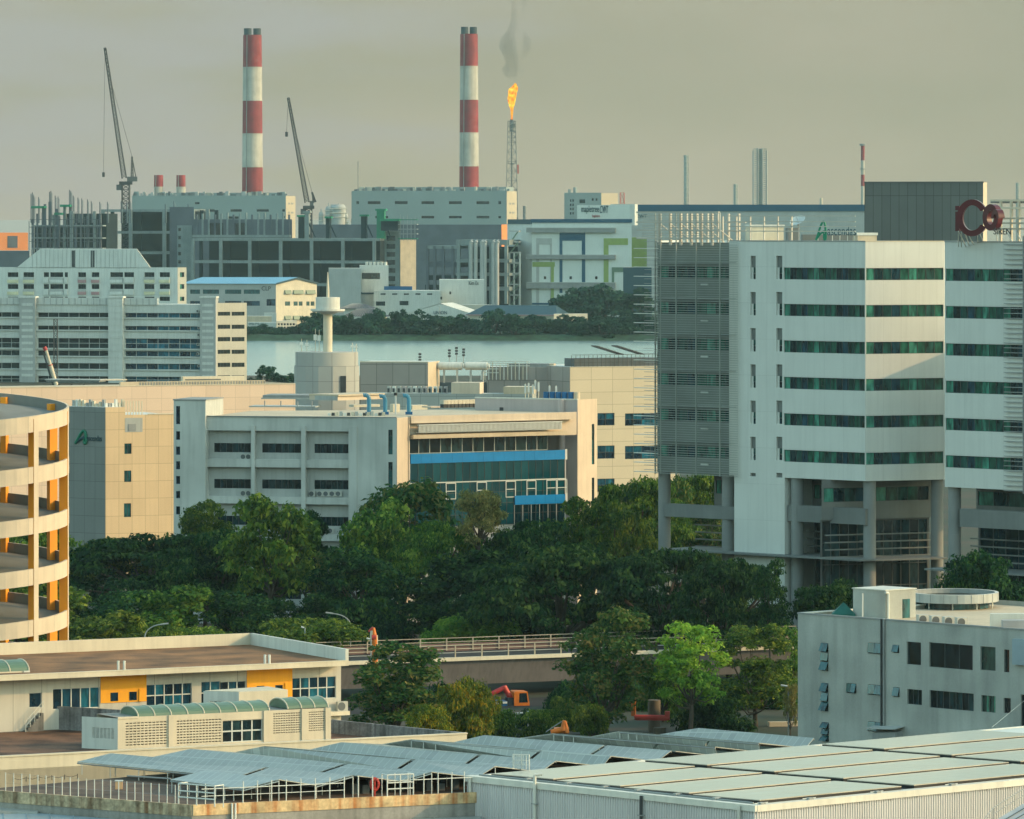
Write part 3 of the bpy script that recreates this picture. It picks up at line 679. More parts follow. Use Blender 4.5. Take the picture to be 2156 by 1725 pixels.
# ================================================================== spiral car ramp (left edge)
SR=.0475; RC=P(-55,0,SR); RO=200*SR; RI=RO-7.2; PITCH=106*SR; ZTOP=EYE-(857-YH)*SR
sr=thing('spiral_ramp','cream spiral car ramp with orange sided piers at the left frame edge','car ramp',(RC.x,RC.y,GZ))
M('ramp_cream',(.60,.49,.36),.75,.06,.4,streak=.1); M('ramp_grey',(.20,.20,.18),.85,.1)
# angle a: 0 = right (+x), measured towards the back; the ramp climbs from front over right to back
def helix(r,a,dz=0): return (RC.x+r*math.cos(a),RC.y+r*math.sin(a),ZTOP+PITCH*a/(2*math.pi)+dz)
TURNS=7; N=48*TURNS; A0=-2*math.pi*TURNS+math.pi*.72; A1=math.pi*.72
As=[A0+(A1-A0)*i/N for i in range(N+1)]
def strip(mb,f,g,mat,sm=True):
    for a,b in zip(As,As[1:]): mb.face([f(a),f(b),g(b),g(a)],mat,sm)
mb=MB(); t=.22
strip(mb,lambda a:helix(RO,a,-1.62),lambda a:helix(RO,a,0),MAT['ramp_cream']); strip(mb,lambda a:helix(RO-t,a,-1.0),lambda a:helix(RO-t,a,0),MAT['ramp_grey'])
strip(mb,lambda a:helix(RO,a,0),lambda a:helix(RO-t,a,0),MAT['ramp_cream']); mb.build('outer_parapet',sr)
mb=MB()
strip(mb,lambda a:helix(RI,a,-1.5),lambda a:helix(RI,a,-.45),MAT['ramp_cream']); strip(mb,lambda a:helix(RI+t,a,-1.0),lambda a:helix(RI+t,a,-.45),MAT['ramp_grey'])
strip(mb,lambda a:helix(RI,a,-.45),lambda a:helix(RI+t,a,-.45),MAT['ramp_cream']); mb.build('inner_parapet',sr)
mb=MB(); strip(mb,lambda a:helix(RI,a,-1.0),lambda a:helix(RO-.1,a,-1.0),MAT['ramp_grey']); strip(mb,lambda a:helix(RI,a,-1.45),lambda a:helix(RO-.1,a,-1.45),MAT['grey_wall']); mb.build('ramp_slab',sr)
mb=MB()
strip(mb,lambda a:helix(RO+.004,a,-.02),lambda a:helix(RO+.004,a,-.035),MAT['concrete'])
for k in range(0,N,3):
    a=As[k]; mb.face([helix(RO+.005,a,-1.6),helix(RO+.005,a+.004,-1.6),helix(RO+.005,a+.004,-.03),helix(RO+.005,a,-.03)],MAT['concrete'])
mb.build('joint_lines',sr)
for k in range(9):
    f=45.6+40*k; a=R(f-90)           # f counted from the camera side
    d=Vector((math.cos(a),math.sin(a))); n=Vector((-d.y,d.x))*.3
    r0,r1=RO-.85,RO+.03; an=a
    while an>A1-2*math.pi*1.0: an-=2*math.pi
    zt_=ZTOP+PITCH*an/(2*math.pi)+PITCH*(1 if an+2*math.pi<=A1 else 0)-.35
    c=[(RC.x+d.x*r+n.x*s,RC.y+d.y*r+n.y*s) for r,s in ((r0,-1),(r1,-1),(r1,1),(r0,1))]
    mb=MB(); B=[(p[0],p[1],GZ) for p in c]; T=[(p[0],p[1],zt_) for p in c]
    for i,j,m in ((0,1,'orange_paint'),(1,2,'ramp_cream'),(2,3,'orange_paint'),(3,0,'orange_paint')): mb.face([B[i],B[j],T[j],T[i]],MAT[m])
    mb.face(T,MAT['ramp_cream']); mb.build('pier',sr)
# ================================================================== grey block with open casement windows (right)
ZB=18.25
wg=W(G(1680,1290,ZB),G(2156,1325,ZB)); ue=wg.U(2240)
gb=thing('grey_block','stained grey block with teal top hung windows and roof plant','building',wg.pt(0,0,GZ))
M('grey_block',(.38,.395,.36),.85,.14,.16,streak=.2,fine=.06,sf=.9)
def zr(x0,y0,x1,y1): return wg.rect(x0,y0,x1,y1)
slits=[zr(1728,1354,1744,1413),zr(1729,1438,1744,1498),zr(1730,1521,1745,1562)]
small=[zr(1827,1354,1857,1377),zr(1827,1442,1858,1464),zr(1827,1520,1860,1541),zr(1879,1358,1893,1375),zr(1880,1447,1894,1468),zr(1782,1439,1803,1460)]
big=[(zr(1909,1352,1939,1400),1,1,'a'),(zr(1956,1356,2048,1408),3,1,'a'),(zr(2064,1362,2096,1412),1,1,'c'),(zr(2114,1368,2125,1416),1,1,'a'),
     (zr(1910,1452,1941,1484),3,1,'b'),(zr(1957,1457,2050,1494),7,1,'b'),(zr(2066,1465,2096,1500),4,1,'c'),(zr(2113,1470,2128,1502),1,1,'a'),(zr(2149,1463,2165,1540),1,1,'a')]
holes=slits+small+[b[0] for b in big]
mb=MB(); facade(mb,wg,0,ue,GZ,ZB,holes,MAT['grey_block'],.28)
bk=30
mb.face([wg.pt(0,-bk,GZ),wg.pt(0,0,GZ),wg.pt(0,0,ZB),wg.pt(0,-bk,ZB)],MAT['grey_block'])
mb.face([wg.pt(ue,0,GZ),wg.pt(ue,-bk,GZ),wg.pt(ue,-bk,ZB),wg.pt(ue,0,ZB)],MAT['grey_block']); mb.face([wg.pt(ue,-bk,GZ),wg.pt(0,-bk,GZ),wg.pt(0,-bk,ZB),wg.pt(ue,-bk,ZB)],MAT['grey_block'])
mb.face([wg.pt(0,0,ZB-.5),wg.pt(ue,0,ZB-.5),wg.pt(ue,-bk,ZB-.5),wg.pt(0,-bk,ZB-.5)],MAT['beige']); mb.build('wall',gb)
mb=MB(); mb.box(wg,-.06,ue,-.3,.06,ZB-.15,ZB+.02,MAT['grey_mid']); mb.box(wg,-.06,.25,-bk,-.3,ZB-.14,ZB+.01,MAT['off_white']); mb.build('coping',gb)
def casement(w,h,n,parent,tilt=.45,horiz=False):
    a,b,c,d=h
    window(w,parent,h,.22,1,n,MAT['glass_dark'],MAT['frame_dark'],.05)
    for k in range(n):
        zt=c+(d-c)*(k+1)/n-.03; zb=c+(d-c)*k/n+.03; o=tilt*(.3+.7*((k*7+int(a*10))%5)/4)
        mb=MB(); mb.hexa([w.pt(a+.03,o,zb+.1),w.pt(b-.03,o,zb+.1),w.pt(b-.03,o-.03,zb+.1),w.pt(a+.03,o-.03,zb+.1),w.pt(a+.03,.02,zt),w.pt(b-.03,.02,zt),w.pt(b-.03,-.01,zt),w.pt(a+.03,-.01,zt)],MAT['glass_teal'])
        mb.build('open_pane',parent)
for h in slits: casement(wg,h,3,gb,.55)
for h in small:
    if h[1]-h[0]>1.1:
        m=(h[0]+h[1])/2; casement(wg,(h[0],m,h[2],h[3]),1,gb,.4); casement(wg,(m,h[1],h[2],h[3]),1,gb,.4)
    else: casement(wg,h,1,gb,.4)
MG('glass_curtain',[(.03,.12,.09),(.06,.2,.14),(.015,.06,.05),(.08,.24,.17)],.25)
for h,nu,nz,k in big: window(wg,gb,h,.25,nu,nz,MAT[{'a':'glass_dark','b':'glass','c':'glass_curtain'}[k]],MAT['frame_dark'],.06)
mb=MB()
for x in (1857.5,1863): mb.tube(wg.pt(wg.U(x),.15,wg.Z(x,1530)),wg.pt(wg.U(x),.15,ZB),.11,MAT['steel_dark' if x<1860 else 'grey_mid'],8)
mb.build('downpipe',gb)
h=zr(2138,1346,2170,1400); mb=MB(); mb.box(wg,h[0],h[1]+3,0,.5,h[2],h[3],MAT['sheet_blue']); mb.build('cladding_box',gb)
u0,u1=wg.U(1842),wg.U(1905); z=wg.Z(1875,1530); mb=MB()
mb.hexa([wg.pt(u0,1.5,z-.3),wg.pt(u1,1.5,z-.1),wg.pt(u1,0,z+.1),wg.pt(u0,0,z-.1),wg.pt(u0,1.5,z-.22),wg.pt(u1,1.5,z-.02),wg.pt(u1,0,z+.18),wg.pt(u0,0,z-.02)],MAT['grey_wall'])
mb.hexa([wg.pt(u0+.8,1.2,z-2),wg.pt(u1-.2,1.2,z-2),wg.pt(u1-.2,0,z-2),wg.pt(u0+.8,0,z-2),wg.pt(u0+.8,1.2,z-.7),wg.pt(u1-.2,1.2,z-.4),wg.pt(u1-.2,0,z-.3),wg.pt(u0+.8,0,z-.3)],MAT['grey_mid']); mb.build('porch',gb)
# stair head, pipes, tent, air conditioners and the round pavilion on its roof
zf=ZB-.5
ws_=wg.shift(-4.5); u0,u1=ws_.U(1796),ws_.U(1864); zt=ws_.Z(1830,1242)
sh=thing('stair_head','grey stair head box with a door on the grey block roof','rooftop block',ws_.pt(u0,0,zf)); mb=MB(); dd=4.6
hd=(0.9+1.0,0.9+2.1,zf,zf+1.95)
mb.prism([ws_.pt(u0,0,0),ws_.pt(u1,0,0),ws_.pt(u1,-.01,0),ws_.pt(u1,-dd,0),ws_.pt(u0,-dd,0)],zf,zt,MAT['grey_block'],MAT['off_white'])
mb.box(ws_,u0-.1,u1+.1,-dd-.1,.1,zt,zt+.1,MAT['off_white']); mb.build('wall',sh)
wr_=W(ws_.pt(u1,0,0),ws_.pt(u1,-dd,0)); mb=MB(); mb.box(wr_,2.6,3.7,.0,.04,zf,zf+2,MAT['glass_teal']); mb.build('door',sh)
mb=MB(); mb.tube(wr_.pt(.25,.2,zf),wr_.pt(.25,.2,zt-.25),.12,MAT['off_white'],8); mb.tube(wr_.pt(.25,.2,zt-.2),wr_.pt(-.3,.3,zt-.15),.12,MAT['off_white'],8); mb.build('downpipe',sh)
p=wg.pt(wg.U(1816,-1),-1,0); t=thing('vent_pole','thin white vent pole standing on the grey block roof edge','pole',(p.x,p.y,zf)); mb=MB(); mb.tube((p.x,p.y,zf),(p.x,p.y,zf+2.9),.07,MAT['white_paint'],8); mb.build('pole',t)
p=wg.pt(wg.U(1776,-4),-4,0); t=thing('roof_tent','small dark green peaked tent on the grey block roof','tent',(p.x,p.y,zf)); mb=MB(); M('tent_green',(.01,.11,.09),.7,.15,1)
for (a,b) in (((-1.2,-.9),(1.2,-.9)),((1.2,-.9),(1.2,.9)),((1.2,.9),(-1.2,.9)),((-1.2,.9),(-1.2,-.9))):
    mb.face([(p.x+a[0],p.y+a[1],zf+.35),(p.x+b[0],p.y+b[1],zf+.35),(p.x,p.y,zf+1.55)],MAT['tent_green']); mb.face([(p.x+a[0],p.y+a[1],zf),(p.x+b[0],p.y+b[1],zf),(p.x+b[0],p.y+b[1],zf+.35),(p.x+a[0],p.y+a[1],zf+.35)],MAT['tent_green'])
mb.build('canvas',t)
WG=W(wg.pt(0,0,0),wg.pt(0,0,0)+Vector((math.cos(R(20)),math.sin(R(20)),0)))
for i in range(4):
    x=1935+i*27; q_=wg.pt(wg.U(x,-2.2),-2.2,0); w5=W.ang(x,q_.y*K,18); zz=zf
    aircon(w5,0,0,zz,'cream air conditioner on the grey block roof, %s of four'%['leftmost','second from left','third from left','rightmost'][i],1.15,.95,.8,'air conditioners beside the round pavilion')
pc=P(2008,1262,.0513); pv=thing('round_pavilion','round glass pavilion with a panelled ring roof on the grey block','pavilion',(pc.x,pc.y,zf))
RP=94*.0515; zr0=EYE-(1271-YH)*.0509; zr1=zr0+.95
MP('ring_panel',(.38,.42,.40),wg,1.3,50,.05,.5)
mb=MB(); n=40
ring=[(pc.x+RP*math.cos(2*math.pi*k/n),pc.y+RP*1.15*math.sin(2*math.pi*k/n)) for k in range(n)]
for i in range(n):
    j=(i+1)%n; mb.face([(*ring[i],zr0),(*ring[j],zr0),(*ring[j],zr1),(*ring[i],zr1)],MAT['grey_wall'],True)
    q=[(pc.x+(ring[k][0]-pc.x)*.93,pc.y+(ring[k][1]-pc.y)*.93) for k in (i,j)]
    mb.face([(*ring[i],zr1),(*ring[j],zr1),(*q[1],zr1),(*q[0],zr1)],MAT['off_white']); mb.face([(*q[0],zr1),(*q[1],zr1),(*q[1],zr1-.5),(*q[0],zr1-.5)],MAT['grey_mid'])
mb.face([(*r,zr0) for r in ring][::-1],MAT['grey_dark']); mb.face([(*r,zr0+.3) for r in ring],MAT['grey_mid']); 
for k in range(0,n,2): mb.box(W(ring[k],(ring[k][0]+1,ring[k][1])),-.02,.02,-.03,.03,zr0,zr1,MAT['grey_mid'])
mb.build('ring_roof',pv)
mb=MB(); m=30
for i in range(m):
    a,b=[(pc.x+RP*.8*math.cos(2*math.pi*k/m),pc.y+RP*.9*math.sin(2*math.pi*k/m)) for k in (i,i+1)]
    mb.face([(*a,zf),(*b,zf),(*b,zr0),(*a,zr0)],MAT['glass_teal'])
mb.build('glass_wall',pv)
for k in range(10):
    a=2*math.pi*k/10+.2; mb=MB(); mb.tube((pc.x+RP*.9*math.cos(a),pc.y+RP*1.0*math.sin(a),zf),(pc.x+RP*.9*math.cos(a),pc.y+RP*1.0*math.sin(a),zr0),.06,MAT['steel_white'],6); mb.build('post',pv)
a=G(2136,1315,ZB+.3); t=thing('roof_duct','pale metal duct box on the grey block roof at the right edge','duct',(a.x,a.y,zf)); mb=MB(); mb.abox(a.x-1.2,a.x+3,a.y,a.y+1.5,zf,zf+1.2,MAT['lilac_sheet']); mb.abox(a.x-2.2,a.x+3,a.y+2.5,a.y+3.4,zf,zf+1.7,MAT['trim_metal']); mb.build('casing',t)
a=G(1975,1309,ZB); 
# guy rope at the right
a=wg.at(2156,1476,.8); b=G(2088,1532,ZR+.1); t=thing('guy_rope','thin blue rope slanting down beside the grey block','rope',b); mb=MB(); mb.tube(a,b,.02,MAT['sheet_blue'],4); mb.build('rope',t)

# ================================================================== tall office tower (right)
wA=W.ang(1535,.0625,-44); wB=wA.turn(1822,24); wC=W.ang(1989,wB.sc(1988)*.984,-46)
uA1=wA.U(1822); uB1=wB.U(1988); uC1=wC.U(2330); uS0=wA.U(1384,-1.4)
zT=wA.Z(1535,508); zBt=wA.Z(1650,1006); zBs=wA.Z(1450,999)
ot=thing('office_tower','tall pale office tower with ribbon windows, louvred corner and columns','office building',wA.pt(0,0,GZ))
M('tower_wall',(.60,.61,.56),.6,.07,.10,streak=.08,sf=.7); MP('tower_wall_a',(.60,.61,.56),wA,3.3,4.74,.05,.84,.6,.06,.035,zo=1.2,streak=.07); MP('tower_wall_b',(.60,.61,.56),wB,2.6,4.74,.05,.84,.6,.06,.035,zo=1.2,streak=.07); MP('tower_wall_c',(.60,.61,.56),wC,3.3,4.74,.05,.84,.6,.06,.035,zo=1.2,streak=.07)
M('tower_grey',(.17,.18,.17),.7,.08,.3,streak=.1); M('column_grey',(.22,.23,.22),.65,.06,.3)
M('tower_screen',(.36,.39,.36),.6,.08,.3); M('tower_screen_wall',(.20,.225,.205),.7,.08,.3)
bands=[(wA.Z(1650,563.5+76.7*i),wA.Z(1650,588.5+76.7*i)) for i in range(6)]
sl=[]
for x0,x1 in ((1580,1591),(1634.5,1647)):
    for i in range(7): sl.append(wA.rect(x0,539+76.2*i,x1,588+76.2*i))
hA=sl+[(wA.U(1650),uA1-.1,b,t) for t,b in bands]
mb=MB(); facade(mb,wA,0,uA1,zBt,zT,hA,MAT['tower_wall_a'],.3)
uc0,uc1=wA.U(1546),wA.U(1652)
slc=[h for h in sl if h[2]<zBt]
facade(mb,wA,uc0,uc1,GZ,zBt,[h for h in slc if h[3]<zBt+.01] ,MAT['tower_wall_a'],.3)
for u in (uc0,uc1): mb.face([wA.pt(u,0,GZ),wA.pt(u,-6,GZ),wA.pt(u,-6,zBt),wA.pt(u,0,zBt)],MAT['tower_wall'])
hB=[(.1,uB1-.1,b,t) for t,b in bands]; facade(mb,wB,0,uB1,zBt,zT,hB,MAT['tower_wall_b'],.25)
hC=[(.15,uC1-.2,b,t) for t,b in bands]
hS=[(uS0+.2,-.3,b,t) for t,b in bands]; facade(mb,wA,uS0,.0,zBs,zT-.2,hS,MAT['tower_screen_wall'],.25,off=-1.4)
mb.face([wA.pt(0,-1.4,zBs),wA.pt(0,0,zBs),wA.pt(0,0,zT),wA.pt(0,-1.4,zT)],MAT['tower_wall'])
BK=Vector((math.sin(R(10)),math.cos(R(10)),0))*20
foot=[wA.pt(uS0,-1.4,0),wA.pt(0,-1.4,0),wA.pt(0,0,0),wA.pt(uA1,0,0),wB.pt(uB1,0,0),wB.pt(uB1,0,0)+BK,wA.pt(uS0,-1.4,0)+BK]
for i,j in ((4,5),(5,6),(6,0)):
    a,b=foot[i],foot[j]; mb.face([(a.x,a.y,zBt),(b.x,b.y,zBt),(b.x,b.y,zT),(a.x,a.y,zT)],MAT['tower_wall'])
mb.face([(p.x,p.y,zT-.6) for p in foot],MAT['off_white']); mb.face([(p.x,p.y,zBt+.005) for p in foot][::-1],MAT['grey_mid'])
mb.build('wall',ot); mb=MB(); ft=[wC.pt(0,0,0),wC.pt(uC1,0,0),wC.pt(uC1,-7,0),wC.pt(0,-7,0)]
facade(mb,wC,0,uC1,zBt-.4,zT,hC,MAT['tower_wall_c'],.25)
for i,j in ((1,2),(2,3),(3,0)): a,b=ft[i],ft[j]; mb.face([(a.x,a.y,zBt-.4),(b.x,b.y,zBt-.4),(b.x,b.y,zT),(a.x,a.y,zT)],MAT['tower_wall'])
mb.face([(p.x,p.y,zT-.6) for p in ft],MAT['off_white']); mb.face([(p.x,p.y,zBt-.395) for p in ft][::-1],MAT['grey_mid'])
mb.build('side_wing',ot)
mb=MB(); mb.abox(79,94,wB.a.y-14,wB.a.y+16,34,51.2,MAT['tower_wall'])  # unseen block added beyond the frame to shade the tower's sunny face
for x in (80.5,92.5):
    for y in (wB.a.y-10,wB.a.y+12): mb.cyl((x,y),GZ,34,.8,MAT['column_grey'],n=20)
mb.build('offframe_shade_block',ot); mb=MB()
mb.build('wall',ot)
for h in sl:
    a,b,c,d=h; m=(c+d)/2
    mb=MB(); mb.face([wA.pt(a,-.28,m),wA.pt(b,-.28,m),wA.pt(b,-.28,d),wA.pt(a,-.28,d)],MAT['tower_grey'])
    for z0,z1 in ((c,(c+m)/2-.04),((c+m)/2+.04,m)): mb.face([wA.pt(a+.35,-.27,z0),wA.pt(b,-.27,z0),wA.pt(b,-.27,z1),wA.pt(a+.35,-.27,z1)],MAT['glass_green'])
    mb.box(wA,a,a+.35,-.28,-.2,c,m,MAT['tower_wall']); mb.build('slit_window',ot)
for (t,b) in bands:
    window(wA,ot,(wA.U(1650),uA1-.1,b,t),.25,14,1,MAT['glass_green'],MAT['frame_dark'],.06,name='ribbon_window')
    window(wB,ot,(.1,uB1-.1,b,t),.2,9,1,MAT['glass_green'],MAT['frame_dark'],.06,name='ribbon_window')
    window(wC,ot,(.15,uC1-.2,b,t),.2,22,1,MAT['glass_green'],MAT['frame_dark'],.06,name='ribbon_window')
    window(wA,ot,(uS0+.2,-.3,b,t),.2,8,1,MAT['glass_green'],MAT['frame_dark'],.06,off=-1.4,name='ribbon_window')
mb=MB(); mb.box(wA,0,uA1+.03,-.35,.05,zT-.02,zT+.12,MAT['steel_grey']); mb.box(wB,.0,uB1,-.35,.05,zT-.015,zT+.1,MAT['cream']); mb.box(wC,.0,uC1,-.35,.06,zT-.02,zT+.12,MAT['steel_grey'])
mb.build('parapet_coping',ot)
# louvre screen on the left corner
mb=MB(); zl=zBs; k=0
while zl<wA.Z(1450,508):
    mb.box(wA,wA.U(1378,.5),wA.U(1552,.5),.36,.5,zl,zl+.055,MAT['tower_screen'])
    if k%4==0: mb.box(wA,wA.U(1334,.9),wA.U(1380,.9),.3,.9,zl+.1,zl+.19,MAT['steel_white'])
    elif k%2: mb.box(wA,wA.U(1356,.9),wA.U(1380,.9),.3,.9,zl+.1,zl+.15,MAT['steel_grey'])
    zl+=.31; k+=1
mb.build('louvre_screen',ot)
for x in (1376,1387,1420,1462,1512):
    mb=MB(); mb.box(wA,wA.U(x,.5),wA.U(x,.5)+.13,.15,.3,zBs-.1,wA.Z(x,448),MAT['tower_screen']); mb.build('screen_post',ot)
mb=MB()
for t,b in bands:
    mb.box(wA,wA.U(1380),wA.U(1550),-.9,.1,t+.55,t+.62,MAT['tower_screen']); mb.box(wA,wA.U(1475,.3),wA.U(1490,.3),.1,.3,b-.9,b-.7,MAT['frame'])
mb.build('maintenance_walkway',ot)
M('pergola',(.46,.43,.37),.5,.06)
# roof pergola above the screen
mb=MB()
for y in (449,470,487,504): mb.box(wA,wA.U(1340,.3),wA.U(1513,.3),.1,.34,wA.Z(1430,y),wA.Z(1430,y)+.22,MAT['pergola'])
for y in (455,460,465,475,480,492,497): mb.box(wA,wA.U(1352,.3),wA.U(1512,.3),.15,.3,wA.Z(1430,y),wA.Z(1430,y)+.09,MAT['pergola'])
for i,x in enumerate(range(1384,1512,22)):
    u=wA.U(x)
    for n in (-.2,-5.5): mb.box(wA,u,u+.3,n-.3,n,zT-.6,wA.Z(x,450),MAT['pergola'])
    mb.tube(wA.pt(u+.2,-.4,wA.Z(x,472)),wA.pt(u+1.5,-3.5,zT-.3),.09,MAT['pergola'],5)
for y in (470,488): mb.box(wA,wA.U(1384),wA.U(1512),-5.6,-5.4,wA.Z(1430,y),wA.Z(1430,y)+.2,MAT['pergola'])
for i,x in enumerate(range(1520,1666,29)):
    u=wA.U(x,-2); mb.box(wA,u,u+.14,-2.2,-2,zT-.6,wA.Z(x,456),MAT['pergola'])
for y in (456,468,478,488): mb.box(wA,wA.U(1513),wA.U(1800,-2),-2.15,-2.0,wA.Z(1560,y),wA.Z(1560,y)+.12,MAT['pergola'])
mb.build('roof_pergola',ot)
# open base: recessed glass, beams, round columns, canopy
SBK=-5.5
for w_,a,b,lab in ((wA,wA.U(1652),uA1-4,'A'),(wB,-3.5,uB1+1.0,'B'),(wC,.5,uC1,'C'),(wA,wA.U(1435),uc0,'S')):
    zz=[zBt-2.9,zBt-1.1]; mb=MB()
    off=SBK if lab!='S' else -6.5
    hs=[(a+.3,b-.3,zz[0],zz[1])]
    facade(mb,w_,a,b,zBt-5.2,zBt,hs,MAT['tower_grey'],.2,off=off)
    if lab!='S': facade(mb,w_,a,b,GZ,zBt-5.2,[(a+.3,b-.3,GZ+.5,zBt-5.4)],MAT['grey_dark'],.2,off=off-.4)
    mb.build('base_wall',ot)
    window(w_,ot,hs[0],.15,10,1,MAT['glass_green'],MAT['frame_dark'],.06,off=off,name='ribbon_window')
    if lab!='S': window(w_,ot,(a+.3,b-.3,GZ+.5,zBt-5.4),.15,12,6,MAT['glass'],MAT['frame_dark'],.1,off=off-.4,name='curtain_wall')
    mb=MB()
    for k in range(4):
        z=zBt-7.2-k*.95; mb.box(w_,a if lab!='S' else wA.U(1475,off),b,off+.9,off+1.15,z,z+.16,MAT['tower_grey'])
    mb.build('sun_louvres',ot)
for w_,xa,xb,y0,y1 in ((wA,1654,1818,1064,1098),(wA,1394,1545,1061,1088),(wC,2016,2300,1072,1110)):
    xm=xa+8
    mb=MB(); mb.box(w_,w_.U(xa),w_.U(xb),-1.6,-.4,w_.Z(xm,y1),w_.Z(xm,y0),MAT['tower_grey']); mb.build('ring_beam',ot)
for w_,x,n in ((wA,1399,-1.2),(wA,1533,-1.4),(wA,1679,-1.1),(wA,1831,-1.6),(wB,1973,-1.3),(wC,2010,-1.2),(wC,2250,-1.2),(wA,1660,-5.0),(wA,1740,-5.0)):
    p=w_.pt(w_.U(x,n),n,0); mb=MB(); r=.82 if n>-4 else .4
    mb.cyl((p.x,p.y),GZ,zBt if n>-4 else zBt-5,r,MAT['column_grey'],n=28)
    for z in np.arange(GZ+2,zBt,3.6):
        mb.cyl((p.x,p.y),z,z+.03,r+.004,MAT['grey_mid'],n=28)
    mb.build('column',ot)
zc=wA.Z(1650,1169); mb=MB()
pts=[wA.pt(wA.U(1412),1.8,0),wA.pt(uA1+.6,1.8,0),wB.pt(uB1-.5,1.8,0),wB.pt(uB1-.5,-5,0),wB.pt(0,-5,0),wA.pt(uA1-3,-5,0),wA.pt(wA.U(1412),-5,0)]
mb.prism(pts,zc-.12,zc+.1,MAT['tower_grey']); mb.build('canopy',ot)
zc2=zc-.75; mb=MB(); mb.prism([wC.pt(-1.5,2.2,0),wC.pt(uC1,2.2,0),wC.pt(uC1,-5,0),wC.pt(-1.5,-5,0)],zc2-.12,zc2+.1,MAT['tower_grey']); mb.build('canopy',ot)
# rooftop plant
def rbox(lab,x0,x1,yt,yb,s,phi,dep,mat,name='plant_box',cat='rooftop block',cap=None,z0=None):
    w=W.ang(x0,s,phi); u1=w.U(x1); z1=w.Z((x0+x1)/2,yt); z0_=w.Z((x0+x1)/2,yb) if z0 is None else z0
    t=thing(name,lab,cat,w.pt(u1/2,0,z0_)); mb=MB(); mb.box(w,0,u1,-dep,0,z0_,z1,MAT[mat])
    if cap: mb.box(w,-.12,u1+.12,-dep-.1,.12,z1-.3,z1+.05,MAT[cap])
    mb.build('casing',t); return w,u1,z0_,z1,t
wd=W.ang(1820,.0685,-12); MP('dark_clad',(.105,.12,.115),wd,1.25,6.6,.07,.45,.6,.12,.12,zo=zT-.4)
u1=wd.U(2070); z1=wd.Z(1945,384); dm=thing('plant_enclosure','big dark grey panelled plant enclosure on the tower roof','rooftop block',wd.pt(u1/2,0,zT-.6)); mb=MB()
facade(mb,wd,0,u1,zT-.6,z1,[],MAT['dark_clad']); mb.face([wd.pt(u1,0,zT-.6),wd.pt(u1,-4.5,zT-.6),wd.pt(u1,-4.5,z1),wd.pt(u1,0,z1)],MAT['cream'])  # cream end face paints sunlight onto the dark box
mb.face([wd.pt(0,-4.5,zT-.6),wd.pt(0,0,zT-.6),wd.pt(0,0,z1),wd.pt(0,-4.5,z1)],MAT['dark_clad']); mb.face([wd.pt(0,0,z1),wd.pt(u1,0,z1),wd.pt(u1,-4.5,z1),wd.pt(0,-4.5,z1)],MAT['grey_dark'])
mb.box(wd,-.05,u1+.05,-.3,.06,z1-.1,z1+.1,MAT['grey_dark']); mb.build('cladding',dm)
ZRf=zT-.6
rbox('cream plant room with louvre doors at the tower roof edge',1583,1650,474,508,.0645,10,4,'cream',cap='off_white',z0=ZRf)
rbox('grey lift block beside the cream plant room on the tower roof',1660,1680,480,508,.0655,5,3,'tower_grey',z0=ZRf)
rbox('small orange lit box at the tower corner on the roof',1806,1846,491,508,.0632,12,2.5,'beige',cap='off_white',z0=ZRf)
rbox('row of grey chillers behind the tree shaped roof sign',1690,1800,494,508,.066,4,2,'tower_grey',name='chiller_row',cat='chiller',z0=ZRf)
p=P(1681,467,.067); t=thing('satellite_dish','white satellite dish tilted up on the tower roof','satellite dish',(p.x,p.y,ZRf)); mb=MB()
ax=Vector((-.35,-.5,.8)).normalized(); a=ax.cross(Vector((0,0,1))).normalized(); b=ax.cross(a); c=Vector((p.x,p.y,EYE-(468-YH)*.067)); rg=[]
for i in range(5):
    r=1.15*i/4; rg.append([c+ax*(r*r*.3)+(a*math.cos(2*math.pi*k/20)+b*math.sin(2*math.pi*k/20))*r for k in range(20)])
for i in range(4):
    for k in range(20): mb.face([rg[i][k],rg[i][(k+1)%20],rg[i+1][(k+1)%20],rg[i+1][k]],MAT['frame'],True)
mb.build('dish',t); mb=MB(); mb.tube((p.x,p.y,ZRf),c,.12,MAT['steel_grey'],6); mb.tube(c,c+ax*.9,.03,MAT['steel_grey'],4); mb.build('mast',t)
# green letter sign
M('sign_green',(.0,.16,.09),.4,.05); M('sign_teal',(.005,.05,.065),.4,.05); M('sign_red',(.085,.008,.014),.35,.1)
wS=W.ang(1742,.0633,-14); sg=thing('roof_sign','green emblem and dark teal lettering of the sign on the tower roof','sign',wS.pt(0,0,ZRf))
lettering(wS,sg,'ascendas',1742,476,1802,496,MAT['sign_teal'],0,.06)
def emblem(w,x0,y0,x1,y1,par,m1,m2):
    u0,u1,z0,z1=w.rect(x0,y0,x1,y1,0); du,dz=u1-u0,z1-z0; mb=MB(); th=du*.10
    q=lambda a,b:w.pt(u0+du*a,0,z0+dz*b)
    def curve(pts,r,m):
        for i in range(len(pts)-1): mb.tube(q(*pts[i]),q(*pts[i+1]),r,m,6)
    curve([(.03,.0),(.2,.28),(.42,.7),(.62,.97),(.78,.98),(.86,.75),(.9,.45),(.92,.12),(.84,.0),(.74,.08),(.76,.35)],th,m1)
    curve([(.05,.02),(.35,.25),(.7,.5),(1.0,.42)],th*.75,m2); curve([(.2,.3),(.5,.38),(.78,.4)],th*.7,m2)
    mb.build('emblem',par)
emblem(wS,1717,466,1741,506,sg,MAT['sign_green'],MAT['sign_green'])
mb=MB()
for x in (1722,1738,1752,1768,1784,1799): mb.tube(wS.pt(wS.U(x),-.15,ZRf),wS.pt(wS.U(x),-.15,wS.Z(x,488)),.05,MAT['steel_white'],5)
mb.build('sign_posts',sg)
